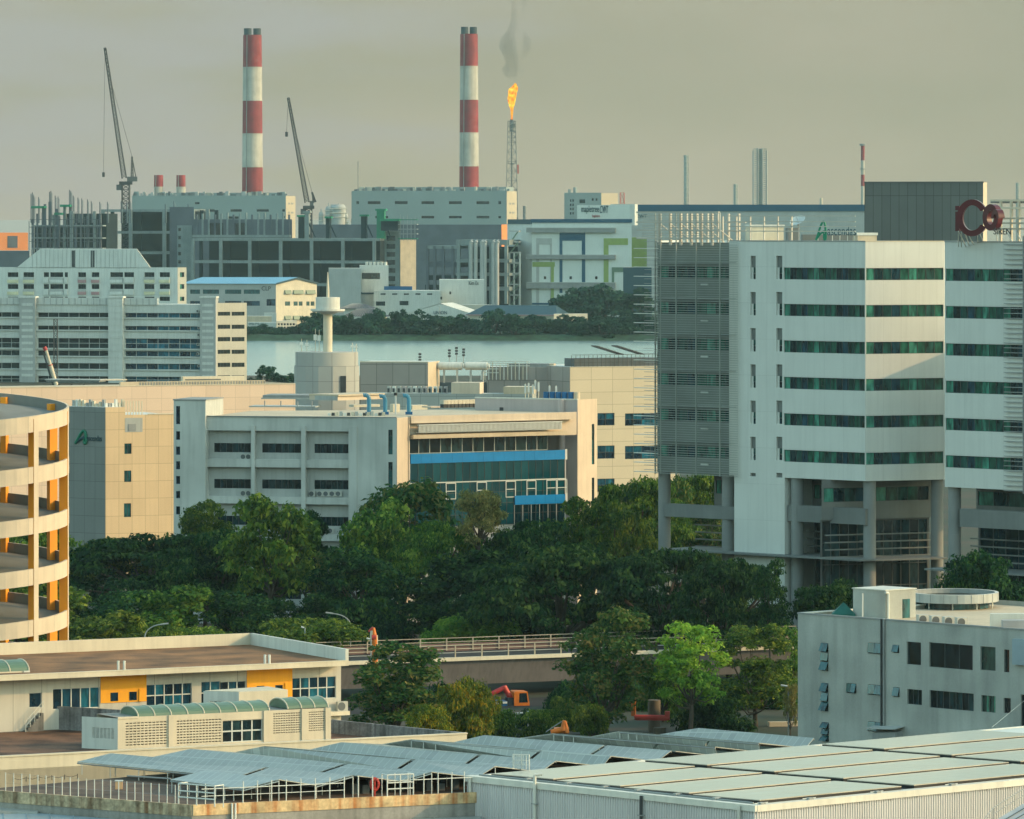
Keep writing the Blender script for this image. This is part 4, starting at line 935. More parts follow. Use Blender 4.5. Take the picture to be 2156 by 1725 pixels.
# big red ring letters at the right end
rs=thing('roof_sign','dark red ring shaped letters on white struts at the tower roof edge','sign',P(2048,508,.0595))
def ring_letter(x,y,rx,ry,phi,s,thk,a0,a1,name):
    w=W.ang(x,s,phi); z=EYE-(y-YH)*s; mb=MB(); ry*=s; rx=rx*s/max(.2,math.cos(R(phi))); n=30; d=.45
    for i in range(n):
        t0=R(a0+(a1-a0)*i/n); t1=R(a0+(a1-a0)*(i+1)/n)
        o=lambda t,k,nn:w.pt((rx-k)*math.cos(t),nn,z+(ry-k)*math.sin(t))
        for A,B in (((0,d),(thk,d)),((thk,-d),(0,-d)),((0,-d),(0,d)),((thk,d),(thk,-d))):
            mb.face([o(t0,*A),o(t1,*A),o(t1,*B),o(t0,*B)],MAT['sign_red'])
    mb.build(name,rs)
ring_letter(2048,459,32,39,-14,.0600,.75,32,328,'letter'); ring_letter(2090,458,15,28,-48,.0597,.75,0,360,'letter'); ring_letter(2101,460,7,19,-62,.0594,.6,0,180,'letter')
w=W.ang(2016,.0603,-25); mb=MB(); mb.box(w,-.2,.35,-.5,.3,EYE-(487-YH)*.0603,EYE-(446-YH)*.0603,MAT['sign_red']); mb.box(w,-.2,.35,-.5,.3,EYE-(443-YH)*.0603,EYE-(434-YH)*.0603,MAT['sign_red']); mb.build('letter',rs)
mb=MB()
for x,y,dx in ((2018,487,0),(2024,489,0),(2030,489,12),(2040,497,12),(2058,497,0),(2062,490,12),(2095,485,8),(2018,487,16)):
    a=P(x,y,.06); b=P(x+dx,508,.0603); b.z=ZRf; mb.tube(a,b,.07,MAT['steel_white'],5)
mb.build('struts',rs)
wl_=W.ang(2090,.0595,-46); lettering(wl_,rs,'SIREN',2092,481,2128,494,MAT['steel_dark'],0,.05)
# pergola frame at the far right of the roof
t=thing('roof_frame','white steel pergola frame behind the dark red roof sign','frame',wC.pt(wC.U(2110),-1,ZRf)); mb=MB()
for x in (2104,2126,2142,2160,2180):
    for n in (-1.0,-5): u=wC.U(x,n); mb.box(wC,u,u+.28,n-.28,n,ZRf,wC.Z(x,462 if n>-3 else 424),MAT['cream'])
for y,n in ((462,-1),(472,-1),(484,-1),(424,-5),(440,-5)): mb.box(wC,wC.U(2085,n),wC.U(2220,n),n-.2,n+.02,wC.Z(2120,y),wC.Z(2120,y)+.22,MAT['cream'])
for x in (2108,2128,2146): a=wC.pt(wC.U(x),-1,wC.Z(x,486)); b=wC.pt(wC.U(x)+1.4,-1,ZRf); mb.tube(a,b,.09,MAT['steel_white'],5)
mb.prism([wC.pt(wC.U(2080,-5),-5.5,0),wC.pt(wC.U(2220,-5),-5.5,0),wC.pt(wC.U(2220,-5),-9,0),wC.pt(wC.U(2080,-5),-9,0)],wC.Z(2120,428),wC.Z(2120,420),MAT['grey_mid']); mb.build('beams',t)
# right-hand louvre screen on the wing
mb=MB(); z=zBt-.5; k=0
while z<zT:
    mb.box(wC,wC.U(2112,.5),wC.U(2200,.5),.2,.4,z,z+.08,MAT['steel_grey']); z+=.62
for x in (2152,2157): mb.box(wC,wC.U(x,.6),wC.U(x,.6)+.15,.15,.5,zBt-.8,zT+.8,MAT['steel_grey'])
mb.build('louvre_screen',ot)
# ================================================================== pale factory block with blue glass wing (centre)
w1=W.ang(835,.066,-12); z1r=w1.Z(835,880); uL=w1.U(368); uM=w1.U(435)
cb_=thing('factory_block','pale concrete factory block with framed window bays and a blue glass wing','factory',w1.pt(0,0,GZ))
M('fac_wall',(.50,.515,.475),.78,.09,.2,streak=.2,sf=1.3); M('fac_recess',(.40,.41,.385),.8,.07,.25,streak=.15); M('fac_lit',(.60,.49,.37),.75,.06,.3,streak=.1); M('lilac_wall',(.46,.40,.38),.8,.06,.2,streak=.1)  # fac_lit and lilac_wall paint sunlit and shaded tones of one wall
# stair core
zc_=w1.Z(400,843); hs=[w1.rect(373,a,381.5,b) for a,b in ((855,893),(908,926),(940,957.5),(971,988),(1002,1019),(1033.5,1049),(1066,1083))]
mb=MB(); facade(mb,w1,uL,uM,GZ,zc_,hs,MAT['fac_wall'],.25,off=.6)
for u,a,b in ((uL,-9,.6),(uM,-9,.6)): mb.face([w1.pt(u,a,GZ),w1.pt(u,b,GZ),w1.pt(u,b,zc_),w1.pt(u,a,zc_)],MAT['fac_wall'])
mb.face([w1.pt(uL,.6,zc_),w1.pt(uM,.6,zc_),w1.pt(uM,-9,zc_),w1.pt(uL,-9,zc_)],MAT['off_white']); mb.box(w1,uL-.1,uM+.1,-9,.7,zc_,zc_+.15,MAT['grey_mid']); mb.build('stair_core',cb_)
for h in hs: window(w1,cb_,h,.2,1,1,MAT['glass_blue'],MAT['blue_paint'],.06,off=.6,name='slit_window')
# bays
Fl=[(908,968),(985,1047),(1062,1125),(1139,1203),(1217,1280)]
colx=[(429,436.5),(529.6,537),(635,644),(734.6,752)]
hb=[]
for y0,y1 in Fl:
    for (a,b),(c,d) in zip(colx,colx[1:]): hb.append((w1.U(b),w1.U(c),w1.Z(640,y1),w1.Z(640,y0)))
mb=MB(); facade(mb,w1,uM,w1.U(752),GZ,z1r,hb,MAT['fac_wall'],1.0,MAT['fac_wall'])
for a,b in colx: mb.box(w1,w1.U(a),w1.U(b),0,.25,GZ,w1.Z(640,897),MAT['fac_wall'])
mb.build('wall_frame',cb_)
wy_=[(934.5,954),(1010.5,1030),(1088,1107),(1165,1185),(1243,1262)]
xw=[(451,528),(552,634),(662,734)]
hw_=[]
for ya,yb in wy_:
    for xa,xb in xw: hw_.append((w1.U(xa,-1),w1.U(xb,-1),w1.Z(640,yb,-1),w1.Z(640,ya,-1)))
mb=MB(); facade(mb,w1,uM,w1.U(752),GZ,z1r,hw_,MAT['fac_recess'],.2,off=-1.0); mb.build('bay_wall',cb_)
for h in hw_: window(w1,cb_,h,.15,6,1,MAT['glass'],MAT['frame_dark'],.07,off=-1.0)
hs=[w1.rect(818,905,827,957),w1.rect(818,973,827,1040),w1.rect(818,1056,827,1120)]
mb=MB(); facade(mb,w1,w1.U(752),0,GZ,z1r,hs,MAT['fac_wall'],.25,off=.12); mb.face([w1.pt(w1.U(752),0,GZ),w1.pt(w1.U(752),.12,GZ),w1.pt(w1.U(752),.12,z1r),w1.pt(w1.U(752),0,z1r)],MAT['fac_wall'])
for h in hs: window(w1,cb_,h,.15,1,4,MAT['glass_teal'],MAT['frame_dark'],.05,off=.12,name='slit_window')
# return and the glass wing
wR=w1.turn(836,64,.12); uR=wR.U(862); wG=wR.turn(862,34); uG=wG.U(1187)
mb.face([wR.pt(0,0,GZ),wR.pt(uR,0,GZ),wR.pt(uR,0,z1r),wR.pt(0,0,z1r)],MAT['fac_lit'])
mb.box(wR,uR-.45,uR-.2,0,.16,GZ,z1r,MAT['fac_lit']); mb.build('wall',cb_)
zl0,zl1=wG.Z(900,909.5),wG.Z(900,895); uv=wG.U(1174)
zw=(wG.Z(900,955),wG.Z(900,923)); zb1=(wG.Z(900,975.5),wG.Z(900,955.5)); zg=(wG.Z(900,1062),zb1[0])
mb=MB(); facade(mb,wG,0,uG+2.5,zl0-1.0,z1r+.15,[],MAT['fac_lit'],off=-.4); mb.box(wG,0,uG+1.5,-.5,.5,zl1+.3,z1r+.15,MAT['fac_lit']); mb.build('fascia',cb_)
mb=MB(); n=110; a0=wG.U(882,1.2)
for k in range(n): u=a0+(uv-a0)*k/n; mb.box(wG,u,u+(uv-a0)/n*.55,1.1,1.2,zl0,zl1,MAT['frame'])
mb.box(wG,a0,uv,.5,1.12,zl0-.08,zl0,MAT['frame']); mb.box(wG,a0,uv,.5,1.25,zl1,zl1+.1,MAT['frame']); mb.face([wG.pt(a0,.9,zl0),wG.pt(uv,.9,zl0),wG.pt(uv,.9,zl1),wG.pt(a0,.9,zl1)],MAT['tower_grey']); mb.build('eave_louvre',cb_)
mb=MB(); mb.box(wG,.1,uG,-.5,.9,zw[1],zw[1]+.55,MAT['beige']); mb.build('soffit',cb_)
window(wG,cb_,(.3,wG.U(1160),zw[0],zw[1]),.9,13,1,MAT['glass'],MAT['frame'],.08,name='ribbon_window')
MG('glass_curtainwall',[(.003,.046,.062),(.004,.058,.075),(.003,.04,.056),(.005,.066,.085)],.1,nv=(.85,1.15))
M('blue_spandrel',(.004,.19,.46),.25,.08,.6,spec=.5)
def spandrel(h,n,off):
    mb=MB(); a,b,c,d=h
    for k in range(n): u=a+(b-a)*k/n; mb.box(wG,u,u+(b-a)/n-.03,off-.2,off,c,d,MAT['blue_spandrel'])
    mb.box(wG,a,b,off-.25,off-.02,c+.02,d-.02,MAT['blue_paint']); mb.box(wG,b-.0,b+.35,off-.3,off+.02,c-.05,d+.1,MAT['frame']); mb.build('blue_spandrel',cb_)
spandrel((0,uG,*zb1),15,.35)
zmid=wG.Z(900,1017)
window(wG,cb_,(0.05,uG,zmid,zb1[0]),.0,21,1,MAT['glass_curtainwall'],MAT['frame_dark'],.05,name='curtain_wall',off=.2)
window(wG,cb_,(0.05,uG,wG.Z(900,1110),zmid-.02),.0,21,4,MAT['glass_curtainwall'],MAT['frame_dark'],.05,name='curtain_wall',off=.2)
mb=MB(); mb.box(wG,0,uG+.2,.2,.3,zmid-.07,zmid+.07,MAT['frame']); mb.build('transom',cb_)
for x0,x1 in ((875,896),(937,957),(1002,1022),(1063,1083),(1107,1126),(1149,1169),(1171,1191)):
    mb=MB(); a,b=wG.U(x0+(x0-862)*.0),wG.U(x1); zt2=zmid-.15; zb2=zt2-2.2
    for u in (a,b): mb.box(wG,u-.05,u+.05,.2,.32,zb2,zt2,MAT['frame'])
    for z in (zb2,zb2+1.1,zt2): mb.box(wG,a,b,.2,.31,z-.05,z+.05,MAT['frame'])
    mb.build('window_frame',cb_)
x1s=wG.U(1081); spandrel((x1s,uG,wG.Z(1081,1063),wG.Z(1081,1044)),5,.4)
window(wG,cb_,(x1s,uG,GZ+6,wG.Z(1081,1063)),.0,6,3,MAT['glass'],MAT['frame'],.06,name='curtain_wall',off=.2)
mb=MB(); facade(mb,wG,0,uG,GZ,wG.Z(900,1110),[],MAT['fac_recess'],off=.1); mb.box(wG,uG,uG+.12,-1,.3,GZ,zw[0],MAT['frame']); mb.build('wall',cb_)
# tower block at the right end
s1216=wG.sc(1190)+.0004
wq=W.ang(1216,s1216,-32); wq2=W.ang(1216,s1216,58); zq=wq.Z(1216,842); uq0=wq.U(1000); uq2=wq2.U(1257)
hs=[wq2.rect(1246,893,1251.5,978),wq2.rect(1246,1006,1251.5,1130)]
mb=MB(); facade(mb,wq,uq0,0,GZ,zq,[],MAT['lilac_wall']); facade(mb,wq2,0,uq2,GZ,zq,hs,MAT['fac_lit'],.2)
p0,p1,p2=wq.pt(uq0,0,0),wq.pt(0,0,0),wq2.pt(uq2,0,0); p3=p0+(p2-p1)
mb.face([(p.x,p.y,zq-.3) for p in (p0,p1,p2,p3)],MAT['off_white'])
mb.box(wq,uq0,.0,-.25,.06,zq-.06,zq+.12,MAT['trim_metal']); mb.cyl(tuple(wq.pt(wq.U(1183),.05,0))[:2],GZ,zq,.55,MAT['lilac_wall'],n=20); mb.build('end_tower',cb_)
for h in hs: window(wq2,cb_,h,.15,1,5,MAT['glass_teal'],MAT['frame_dark'],.05,name='slit_window')
mb=MB(); mb.box(wq,wq.U(1052),wq.U(1060),0,.04,wq.Z(1056,868),wq.Z(1056,858),MAT['steel_dark']); mb.build('vent',cb_)
# roof slab of the low parts
mb=MB(); rf=[w1.pt(uM,0,0),w1.pt(0,.12,0),wR.pt(uR,0,0),wG.pt(uG,0,0),wG.pt(uG,0,0)+Vector((-2,20,0)),w1.pt(uM,-24,0)]
mb.face([(p.x,p.y,z1r-.05) for p in rf],MAT['beige']); mb.box(w1,uM,.0,-.3,.15,z1r-.03,z1r+.1,MAT['grey_mid']); mb.build('roof',cb_)
# air conditioners hung under the bay windows
def hung_ac(x,y,lab): aircon(w1,w1.U(x,-.6),-.55,w1.Z(x,y),lab,.85,.75,.4,'air conditioners under the factory bay windows')
for k,(x,y) in enumerate(((511,967),(520,967),(511,1044),(520,1044))): pass
nm_=['first','second','third','fourth','fifth']
for x,y,l in ((507,968,'upper left bay, left one'),(518,968,'upper left bay, right one'),(507,1045,'second left bay, left one'),(518,1045,'second left bay, right one'),(651,1046,'lower right bay, leftmost'),(668,1046,'lower right bay, second from left'),(681,1046,'lower right bay, third from left'),(694,1046,'lower right bay, fourth from left'),(707,1046,'lower right bay, rightmost'),(676,1124,'bay just above the trees, left one'),(690,1124,'bay just above the trees, right one')):
    hung_ac(x,y,'air conditioner under a factory window, '+l)
# roof plant on the factory block
zf2=z1r-.05
def rb(lab,x0,x1,yt,s,phi,dep,mat,cap=None,name='plant_room',cat='rooftop block',z0=zf2,right=None):
    w=W.ang(x0,s,phi); u1=w.U(x1); z1=w.Z((x0+x1)/2,yt); t=thing(name,lab,cat,w.pt(u1/2,0,z0)); mb=MB(); mb.box(w,0,u1,-dep,0,z0,z1,MAT[mat])
    if cap: mb.box(w,-.2,u1+.2,-dep-.2,.2,z1-.12,z1+.08,MAT[cap])
    mb.build('casing',t); return w,u1,z1,t
w,u,z,t=rb('cream lift motor room on the factory roof, left side in shade',663,711,834,.0725,-35,6,'grey_wall')  # shade painted as a grey left side, sun as fac_lit on the right
w5=w.turn(711,48); z5=w5.Z(750,832); mb=MB(); mb.box(w5,0,w5.U(806),-6,0,zf2,z5,MAT['fac_lit']); mb.box(w5,-.1,w5.U(808),-6,.25,z5-.1,z5+.15,MAT['beige']); mb.build('casing',t)
rb('long low grey plant room behind the factory roof',553,665,839,.0745,-8,8,'grey_mid','grey_wall')
mb=MB(); w=W.ang(524,.0722,-8); t=thing('roof_canopy','thin grey canopy roof over the open plant deck','canopy',w.pt(4,0,zf2)); zc3=w.Z(600,858); mb.box(w,0,w.U(664),-5,0,zc3,zc3+.18,MAT['grey_wall']); mb.build('roof',t)
for x in (556,590,625,655):
    mb=MB(); mb.tube(w.pt(w.U(x),-.6,zf2),w.pt(w.U(x),-.6,zc3),.1,MAT['steel_grey'],6); mb.build('post',t)
for i,(x,yt) in enumerate(((777,832),(811,834),(861,833))):
    p=P(x,878,.0672); t=thing('vent_pipe','blue goose neck vent pipe on the factory roof, %s of three'%['leftmost','middle','rightmost'][i],'pipe',(p.x,p.y,zf2),'blue vent pipes on the factory roof'); mb=MB(); zt=EYE-(yt-YH)*.0672; r=.3
    mb.tube((p.x,p.y,zf2),(p.x,p.y,zt-.5),r,MAT['pipe_blue'],10); pts=[(p.x-.6*(1-math.cos(a)),p.y,zt-.5+.5*math.sin(a)) for a in np.linspace(0,math.pi*.62,6)]
    mb.path(pts,r,MAT['pipe_blue'],10); mb.box(W((p.x-.5,p.y-.4),(p.x+.5,p.y-.4)),0,1,-.8,0,zf2,zf2+.4,MAT['blue_paint']); mb.build('pipe',t)
p=P(833,878,.0672); t=thing('vent_pipe','thin grey vent pipe with black cap between the blue pipes','pipe',(p.x,p.y,zf2)); mb=MB(); mb.tube((p.x,p.y,zf2),(p.x,p.y,zf2+2.7),.13,MAT['frame'],8); mb.tube((p.x,p.y,zf2+2.7),(p.x,p.y,zf2+3.1),.26,MAT['black'],8); mb.build('pipe',t)
CH='chiller units in a row on the factory roof'
for i in range(9):
    x=934+i*7.9; w=W.ang(x,.0695+.00003*i,34); t=thing('chiller_unit','pale chiller unit in the roof row, number %d counted from the stair box'%(i+1),'chiller',w.pt(0,0,zf2),CH); mb=MB(); mb.box(w,0,.62,-1,0,zf2+.55,zf2+1.15,MAT['cream']); mb.box(w,.04,.58,-.95,-.04,zf2,zf2+.56,MAT['steel_dark']); mb.build('casing',t)
rb('small cream stair box left of the chiller row',908,930,857,.0698,34,2,'fac_lit','fac_lit'); 
# clutter along the parapet edge
for i in range(15):
    x=690+i*8.2; w=W.ang(x,.0668,-12+(i%3)*9); hgt=.35+.25*((i*5)%4)/3
    t=thing('roof_fitting','%s metal fitting standing on the factory roof edge'%['pale','dark','tall pale','low grey'][i%4],'roof fitting',w.pt(0,0,zf2),'metal fittings along the factory roof edge'); mb=MB(); mb.box(w,0,.42,-.4,0,zf2,zf2+hgt,MAT[['white_paint','steel_dark','cream','grey_wall'][i%4]]); mb.build('casing',t)
rb('open cream cabinet frame on the factory roof by the first blue pipe',745,800,852,.0698,30,1.5,'cream'); rb('tall cream cabinet beside the last blue pipe',828,842,851,.068,30,1,'cream'); rb('low cream tank on the factory roof right of the blue pipes',868,900,864,.0705,30,2,'cream')
w,u,z,t=rb('long pale plant room with small windows behind the chiller row',1006,1050,840,.0712,-30,4,'lilac_wall','steel_dark')
# dark blue water tanks on the end tower
for i in range(6):
    q=wq.pt(wq.U(1150+i*11.5,-3),-3-.2*i,0); t=thing('water_tank','dark blue water tank on the end tower roof, number %d from left'%(i+1),'water tank',(q.x,q.y,zq-.3),'dark blue tanks on the end tower roof'); mb=MB(); mb.cyl((q.x,q.y),zq-.3,zq+.95,.42,MAT['blue_paint'] if i<5 else MAT['beige'],n=14); mb.build('tank',t)
for i,(x,yt) in enumerate(((1106,808),(1113,806),(1122,809),(1127,800),(1134,804),(1157,811),(1171,812))):
    q=wq.pt(wq.U(x,-4),-4,0); t=thing('antenna_post','pale panel antenna post on the end tower roof, number %d from left'%(i+1),'antenna',(q.x,q.y,zq-.3),'panel antennas on the end tower roof'); mb=MB(); s_=q.y*K; zt=EYE-(yt-YH)*s_; mb.tube((q.x,q.y,zq-.3),(q.x,q.y,zt),.06,MAT['cream'],6); mb.abox(q.x-.14,q.x+.14,q.y-.2,q.y-.06,zt-1.4,zt-.1,MAT['white_paint']); mb.build('post',t)

# ================================================================== large beige complex with the mushroom tower
wx=W.ang(758,.092,-10); zx=wx.Z(830,763); zlow=GZ
bc=thing('plant_complex','large beige panelled plant complex with grey upper walls behind the factory block','factory',wx.pt(0,0,GZ))
wx2=wx.shift(-3); MP('px_grey',(.30,.275,.245),wx,3.2,3.9,.12,.55,.7,.1,.14); wb_=W.ang(1200,.0935,24)
MP('px_beige',(.56,.47,.33),wb_,4.6,2.45,.09,.62,.75,.06,.06,zo=.7)
mb=MB(); facade(mb,wx,0,wx.U(901),GZ,zx,[],MAT['px_grey']); u0=wx.U(901)
mb.face([wx.pt(u0,0,GZ),wx.pt(u0,-12,GZ),wx.pt(u0,-12,zx),wx.pt(u0,0,zx)],MAT['beige']); mb.face([wx.pt(0,0,zx),wx.pt(u0,0,zx),wx.pt(u0,-12,zx),wx.pt(0,-12,zx)],MAT['off_white'])
mb.box(wx,0,u0,-.3,.05,zx-.05,zx+.15,MAT['cream']); mb.build('wall',bc)
wx3=W.ang(1026,.0945,-10); zx3=wx3.Z(1100,773); u3=wx3.U(1202); mb=MB()
facade(mb,wx3,wx3.U(900),u3,GZ,wx3.Z(950,806),[],MAT['grey_dark'],off=-2); facade(mb,wx3,0,u3,GZ,zx3,[],MAT['px_grey']); mb.face([wx3.pt(0,-9,GZ),wx3.pt(0,0,GZ),wx3.pt(0,0,zx3),wx3.pt(0,-9,zx3)],MAT['px_grey']); mb.face([wx3.pt(0,0,zx3),wx3.pt(u3,0,zx3),wx3.pt(u3,-9,zx3),wx3.pt(0,-9,zx3)],MAT['off_white']); mb.build('wall',bc)
zb_=wb_.Z(1280,772); ub=wb_.U(1430); hs=[wb_.rect(1258,870,1294,896),wb_.rect(1316,870,1425,896),wb_.rect(1258,938.5,1294,966),wb_.rect(1316,938.5,1425,966),wb_.rect(1258,1008,1294,1035)]
hs=[(a,b,c,d) for a,b,c,d in hs]; r0=hs[1]
mb=MB(); facade(mb,wb_,0,ub,GZ,zb_,hs,MAT['px_beige'],.4); mb.face([wb_.pt(0,0,zb_),wb_.pt(ub,0,zb_),wb_.pt(ub,-20,zb_),wb_.pt(0,-20,zb_)],MAT['off_white']); mb.face([wb_.pt(0,-20,GZ),wb_.pt(0,0,GZ),wb_.pt(0,0,zb_),wb_.pt(0,-20,zb_)],MAT['px_grey']); mb.build('wall',bc)
for h in hs: window(wb_,bc,h,.3,6 if h[1]-h[0]>5 else 2,2,MAT['glass_blue'],MAT['frame_dark'],.1)
# lower grey storeys in front
wlo=W.ang(770,.088,-8); mb=MB(); MP('px_low',(.33,.345,.32),wlo,3.4,1.9,.08,.6); ul=wlo.U(1120); zl_=wlo.Z(900,829); mb.box(wlo,0,ul,-6,0,GZ,zl_,MAT['px_low']); mb.box(wlo,wlo.U(1060),ul,-5.9,.0,zl_,wlo.Z(1100,815),MAT['beige']); mb.box(wlo,wlo.U(950),wlo.U(1010),-5,-.02,zl_,wlo.Z(980,806),MAT['fac_lit']); mb.build('lower_storey',bc)
def band_units(w,x0,x1,y,n,s,lab,mats):
    for i in range(n):
        x=x0+(x1-x0)*i/n; q=w.pt(w.U(x,-2),-2,zl_)
        t=thing('condenser_unit',lab%(i+1),'condenser',q,'condensers on the grey storey'); mb=MB(); ww=W(q,q+Vector((w.u.x,w.u.y,0))); mb.box(ww,0,.62*(x1-x0)/n*s,-1,0,zl_,zl_+1.25,MAT[mats[i%len(mats)]]); mb.box(ww,.05,.5*(x1-x0)/n*s,-.02,.02,zl_+.15,zl_+.9,MAT['steel_dark']); mb.build('casing',t)
band_units(wlo,815,945,818,12,.088,'grey condenser on the low grey storey, number %d from left',['grey_wall','white_paint','grey_wall','lilac_wall'])
# horizontal white tanks on the roof of the complex
for i,(x0,x1) in enumerate(((905,918),(920,975),(977,1028))):
    w=W.ang(x0,.0925,-6); u=w.U(x1); zc4=w.Z(x0,771); t=thing('gas_tank','white horizontal tank on the complex roof, %s of three'%['short one, leftmost','middle','rightmost'][i],'tank',w.pt(u/2,0,zc4),'white tanks on the complex roof'); mb=MB(); mb.tube(w.pt(.2,-1,zc4),w.pt(u-.3,-1,zc4),.78,MAT['off_white'],18)
    for uu in (.0,u-.1): mb.tube(w.pt(uu,-1,zc4),w.pt(uu+.2,-1,zc4),.5,MAT['off_white'],14)
    mb.build('shell',t); mb=MB()
    for uu in (u*.25,u*.75): mb.box(w,uu-.15,uu+.15,-1.4,-.6,zc4-3.3,zc4-.6,MAT['grey_wall'])
    mb.build('saddle',t)
t=thing('pipe_rack','tangle of pale pipes and steel frames right of the white tanks','pipe rack',wx3.pt(0,.5,0)); mb=MB(); rnd=random.Random(3)
for i in range(13):
    x=1012+i*8; u=wx3.U(x,.4); mb.box(wx3,u,u+.16,.2,.36,wx3.Z(x,800),wx3.Z(x,762+ (i%3)*3),MAT['cream' if i%2 else 'steel_white'])
for y in (762,766,771,778,786): mb.box(wx3,wx3.U(1012),wx3.U(1115 if y<775 else 1050),.1,.26,wx3.Z(1050,y),wx3.Z(1050,y)+.18,MAT['steel_white'])
mb.box(wx3,wx3.U(1070),wx3.U(1155),-4,-.6,zx3,wx3.Z(1110,766),MAT['grey_mid']); mb.box(wx3,wx3.U(1156),wx3.U(1165),-3,-.5,zx3,wx3.Z(1110,766),MAT['beige']); mb.build('frame',t)
t=thing('roof_plant','dark railings, pipes and tilted panels on the beige end of the complex','roof plant',wb_.pt(4,-1,zb_)); mb=MB()
for i in range(22):
    x=1203+i*9; u=wb_.U(x,-.5); mb.box(wb_,u,u+.08,-.5,-.42,zb_,zb_+2.3,MAT['steel_dark'])
for z in (.8,1.6,2.3): mb.box(wb_,wb_.U(1203,-.5),wb_.U(1400,-.5),-.5,-.44,zb_+z,zb_+z+.07,MAT['steel_dark'])
mb.box(wb_,wb_.U(1215),wb_.U(1390),-6,-1.5,zb_,zb_+1.6,MAT['grey_dark'])
for x in (1267,1310): mb.hexa([wb_.pt(wb_.U(x),-2,zb_+3.9),wb_.pt(wb_.U(x+55),-2,zb_+2.2),wb_.pt(wb_.U(x+55),-5,zb_+2.2),wb_.pt(wb_.U(x),-5,zb_+3.9)]+[wb_.pt(wb_.U(x),-2,zb_+4.1),wb_.pt(wb_.U(x+55),-2,zb_+2.4),wb_.pt(wb_.U(x+55),-5,zb_+2.4),wb_.pt(wb_.U(x),-5,zb_+4.1)],MAT['steel_dark'])
mb.build('plant',t)
for i,(x,y0,y1) in enumerate(((884,741,770),(946,733,760),(961,728,760),(976,731,760))):
    s_=.093; p=P(x,y1,s_); t=thing('antenna_mast','thin antenna mast on the complex roof, number %d from left'%(i+1),'antenna',p,'antenna masts on the complex roof'); mb=MB(); mb.tube(P(x,y1+6,s_),P(x,y0,s_),.07,MAT['steel_grey'],5)
    for k in range(3): z=EYE-(y0+5+6*k-YH)*s_; mb.abox(p.x-.28,p.x+.3,p.y-.15,p.y+.1,z-.18,z+.18,MAT['steel_dark'])
    mb.build('mast',t)
# round drum base and mushroom tower
SM=.095; cM=P(688,0,SM); rM=68.5*SM
dr=thing('round_drum','round panelled drum building under the mushroom tower','building',(cM.x,cM.y,GZ)); mb=MB()
MP('drum_grey',(.36,.36,.33),wx,3.8,3.0,.1,.6)
zd1=EYE-(741-YH)*SM; zd0=EYE-(770-YH)*SM
mb.cyl((cM.x,cM.y),GZ,zd0,rM,MAT['drum_grey'],n=14,sm=False); mb.cyl((cM.x,cM.y),zd0,zd1,rM*.965,MAT['drum_grey'],n=40); mb.build('drum_wall',dr)
p=P(712,0,SM); mb=MB(); d=Vector((.45,-.9)); mb.abox(cM.x+rM*.45,cM.x+rM*.62,cM.y-rM*.9,cM.y-rM*.8,EYE-(826-YH)*SM,EYE-(790-YH)*SM,MAT['steel_dark']); mb.build('doorway',dr)
mt=thing('mushroom_tower','slim pale water tower with a disc and spire above the round drum','tower',(cM.x,cM.y,zd1)); yy=lambda y:EYE-(y-YH)*SM
cT=(cM.x+.2,cM.y)
mb=MB(); mb.cyl(cT,zd1-.1,yy(662),9.6*SM,MAT['cream'],n=24); mb.build('shaft',mt)
mb=MB(); mb.cyl(cT,yy(662),yy(655),12*SM,MAT['grey_wall'],28*SM,n=32); mb.cyl(cT,yy(655),yy(651),36*SM,MAT['off_white'],n=40); mb.cyl(cT,yy(657.5),yy(655.5),33*SM,MAT['steel_grey'],n=40); mb.build('disc',mt)
mb=MB(); mb.cyl(cT,yy(651),yy(626),25.5*SM,MAT['off_white'],n=32); mb.build('water_tank',mt)
mb=MB(); mb.cyl(cT,yy(626),yy(612),.32,MAT['cream'],.3,n=12); mb.cyl(cT,yy(612),yy(573),.3,MAT['cream'],.08,n=12); mb.build('spire',mt)
for i,(x,h) in enumerate(((635,2.6),(646,2.4),(664,4.6),(672,4.4),(742,1.8),(750,1.6))):
    t=thing('antenna_mast','short antenna standing on the round drum roof, number %d from left'%(i+1),'antenna',P(x,741,SM),'antennas on the round drum'); p=P(x,741,SM); mb=MB(); mb.tube((p.x,p.y,zd1),(p.x,p.y,zd1+h),.07,MAT['cream'],5); mb.abox(p.x-.35,p.x+.3,p.y-.1,p.y+.1,zd1+h*.5,zd1+h*.75,MAT['white_paint']); mb.build('mast',t)
rb('low dark plant deck left of the round drum',553,622,836,.0985,-8,5,'grey_mid','grey_wall',z0=GZ)

# ================================================================== long tiled block and tiled tower (left centre)
wz=W.ang(-40,.0890,24); zz_=wz.Z(0,816.5); uz=wz.U(622)
MP('tile_pink',(.66,.49,.36),wz,3.0,2.3,.07,.72,.75,.05,.1)
lb=thing('long_block','long pinkish beige tiled block behind the tiled tower','factory',wz.pt(0,0,GZ)); mb=MB()
facade(mb,wz,0,uz,GZ,zz_,[],MAT['tile_pink']); mb.face([wz.pt(0,0,zz_-.4),wz.pt(uz,0,zz_-.4),wz.pt(uz,-22,zz_-.4),wz.pt(0,-22,zz_-.4)],MAT['beige']); mb.face([wz.pt(uz,0,GZ),wz.pt(uz,-22,GZ),wz.pt(uz,-22,zz_),wz.pt(uz,0,zz_)],MAT['tile_pink'])
mb.box(wz,0,uz,-.25,.05,zz_-.06,zz_+.1,MAT['cream']); mb.build('wall',lb)
w,u,z,t=rb('low grey plant box with round vents on the long tiled block',97,209,800,.0935,-14,4,'grey_mid','grey_wall',z0=zz_-.4)
mb=MB()
for x in (124,151,177): q=w.pt(w.U(x),.02,w.Z(x,812)); mb.tube(q,q+Vector((w.n.x,w.n.y,0))*.1,.28,MAT['black'],12)
mb.build('round_vent',t)
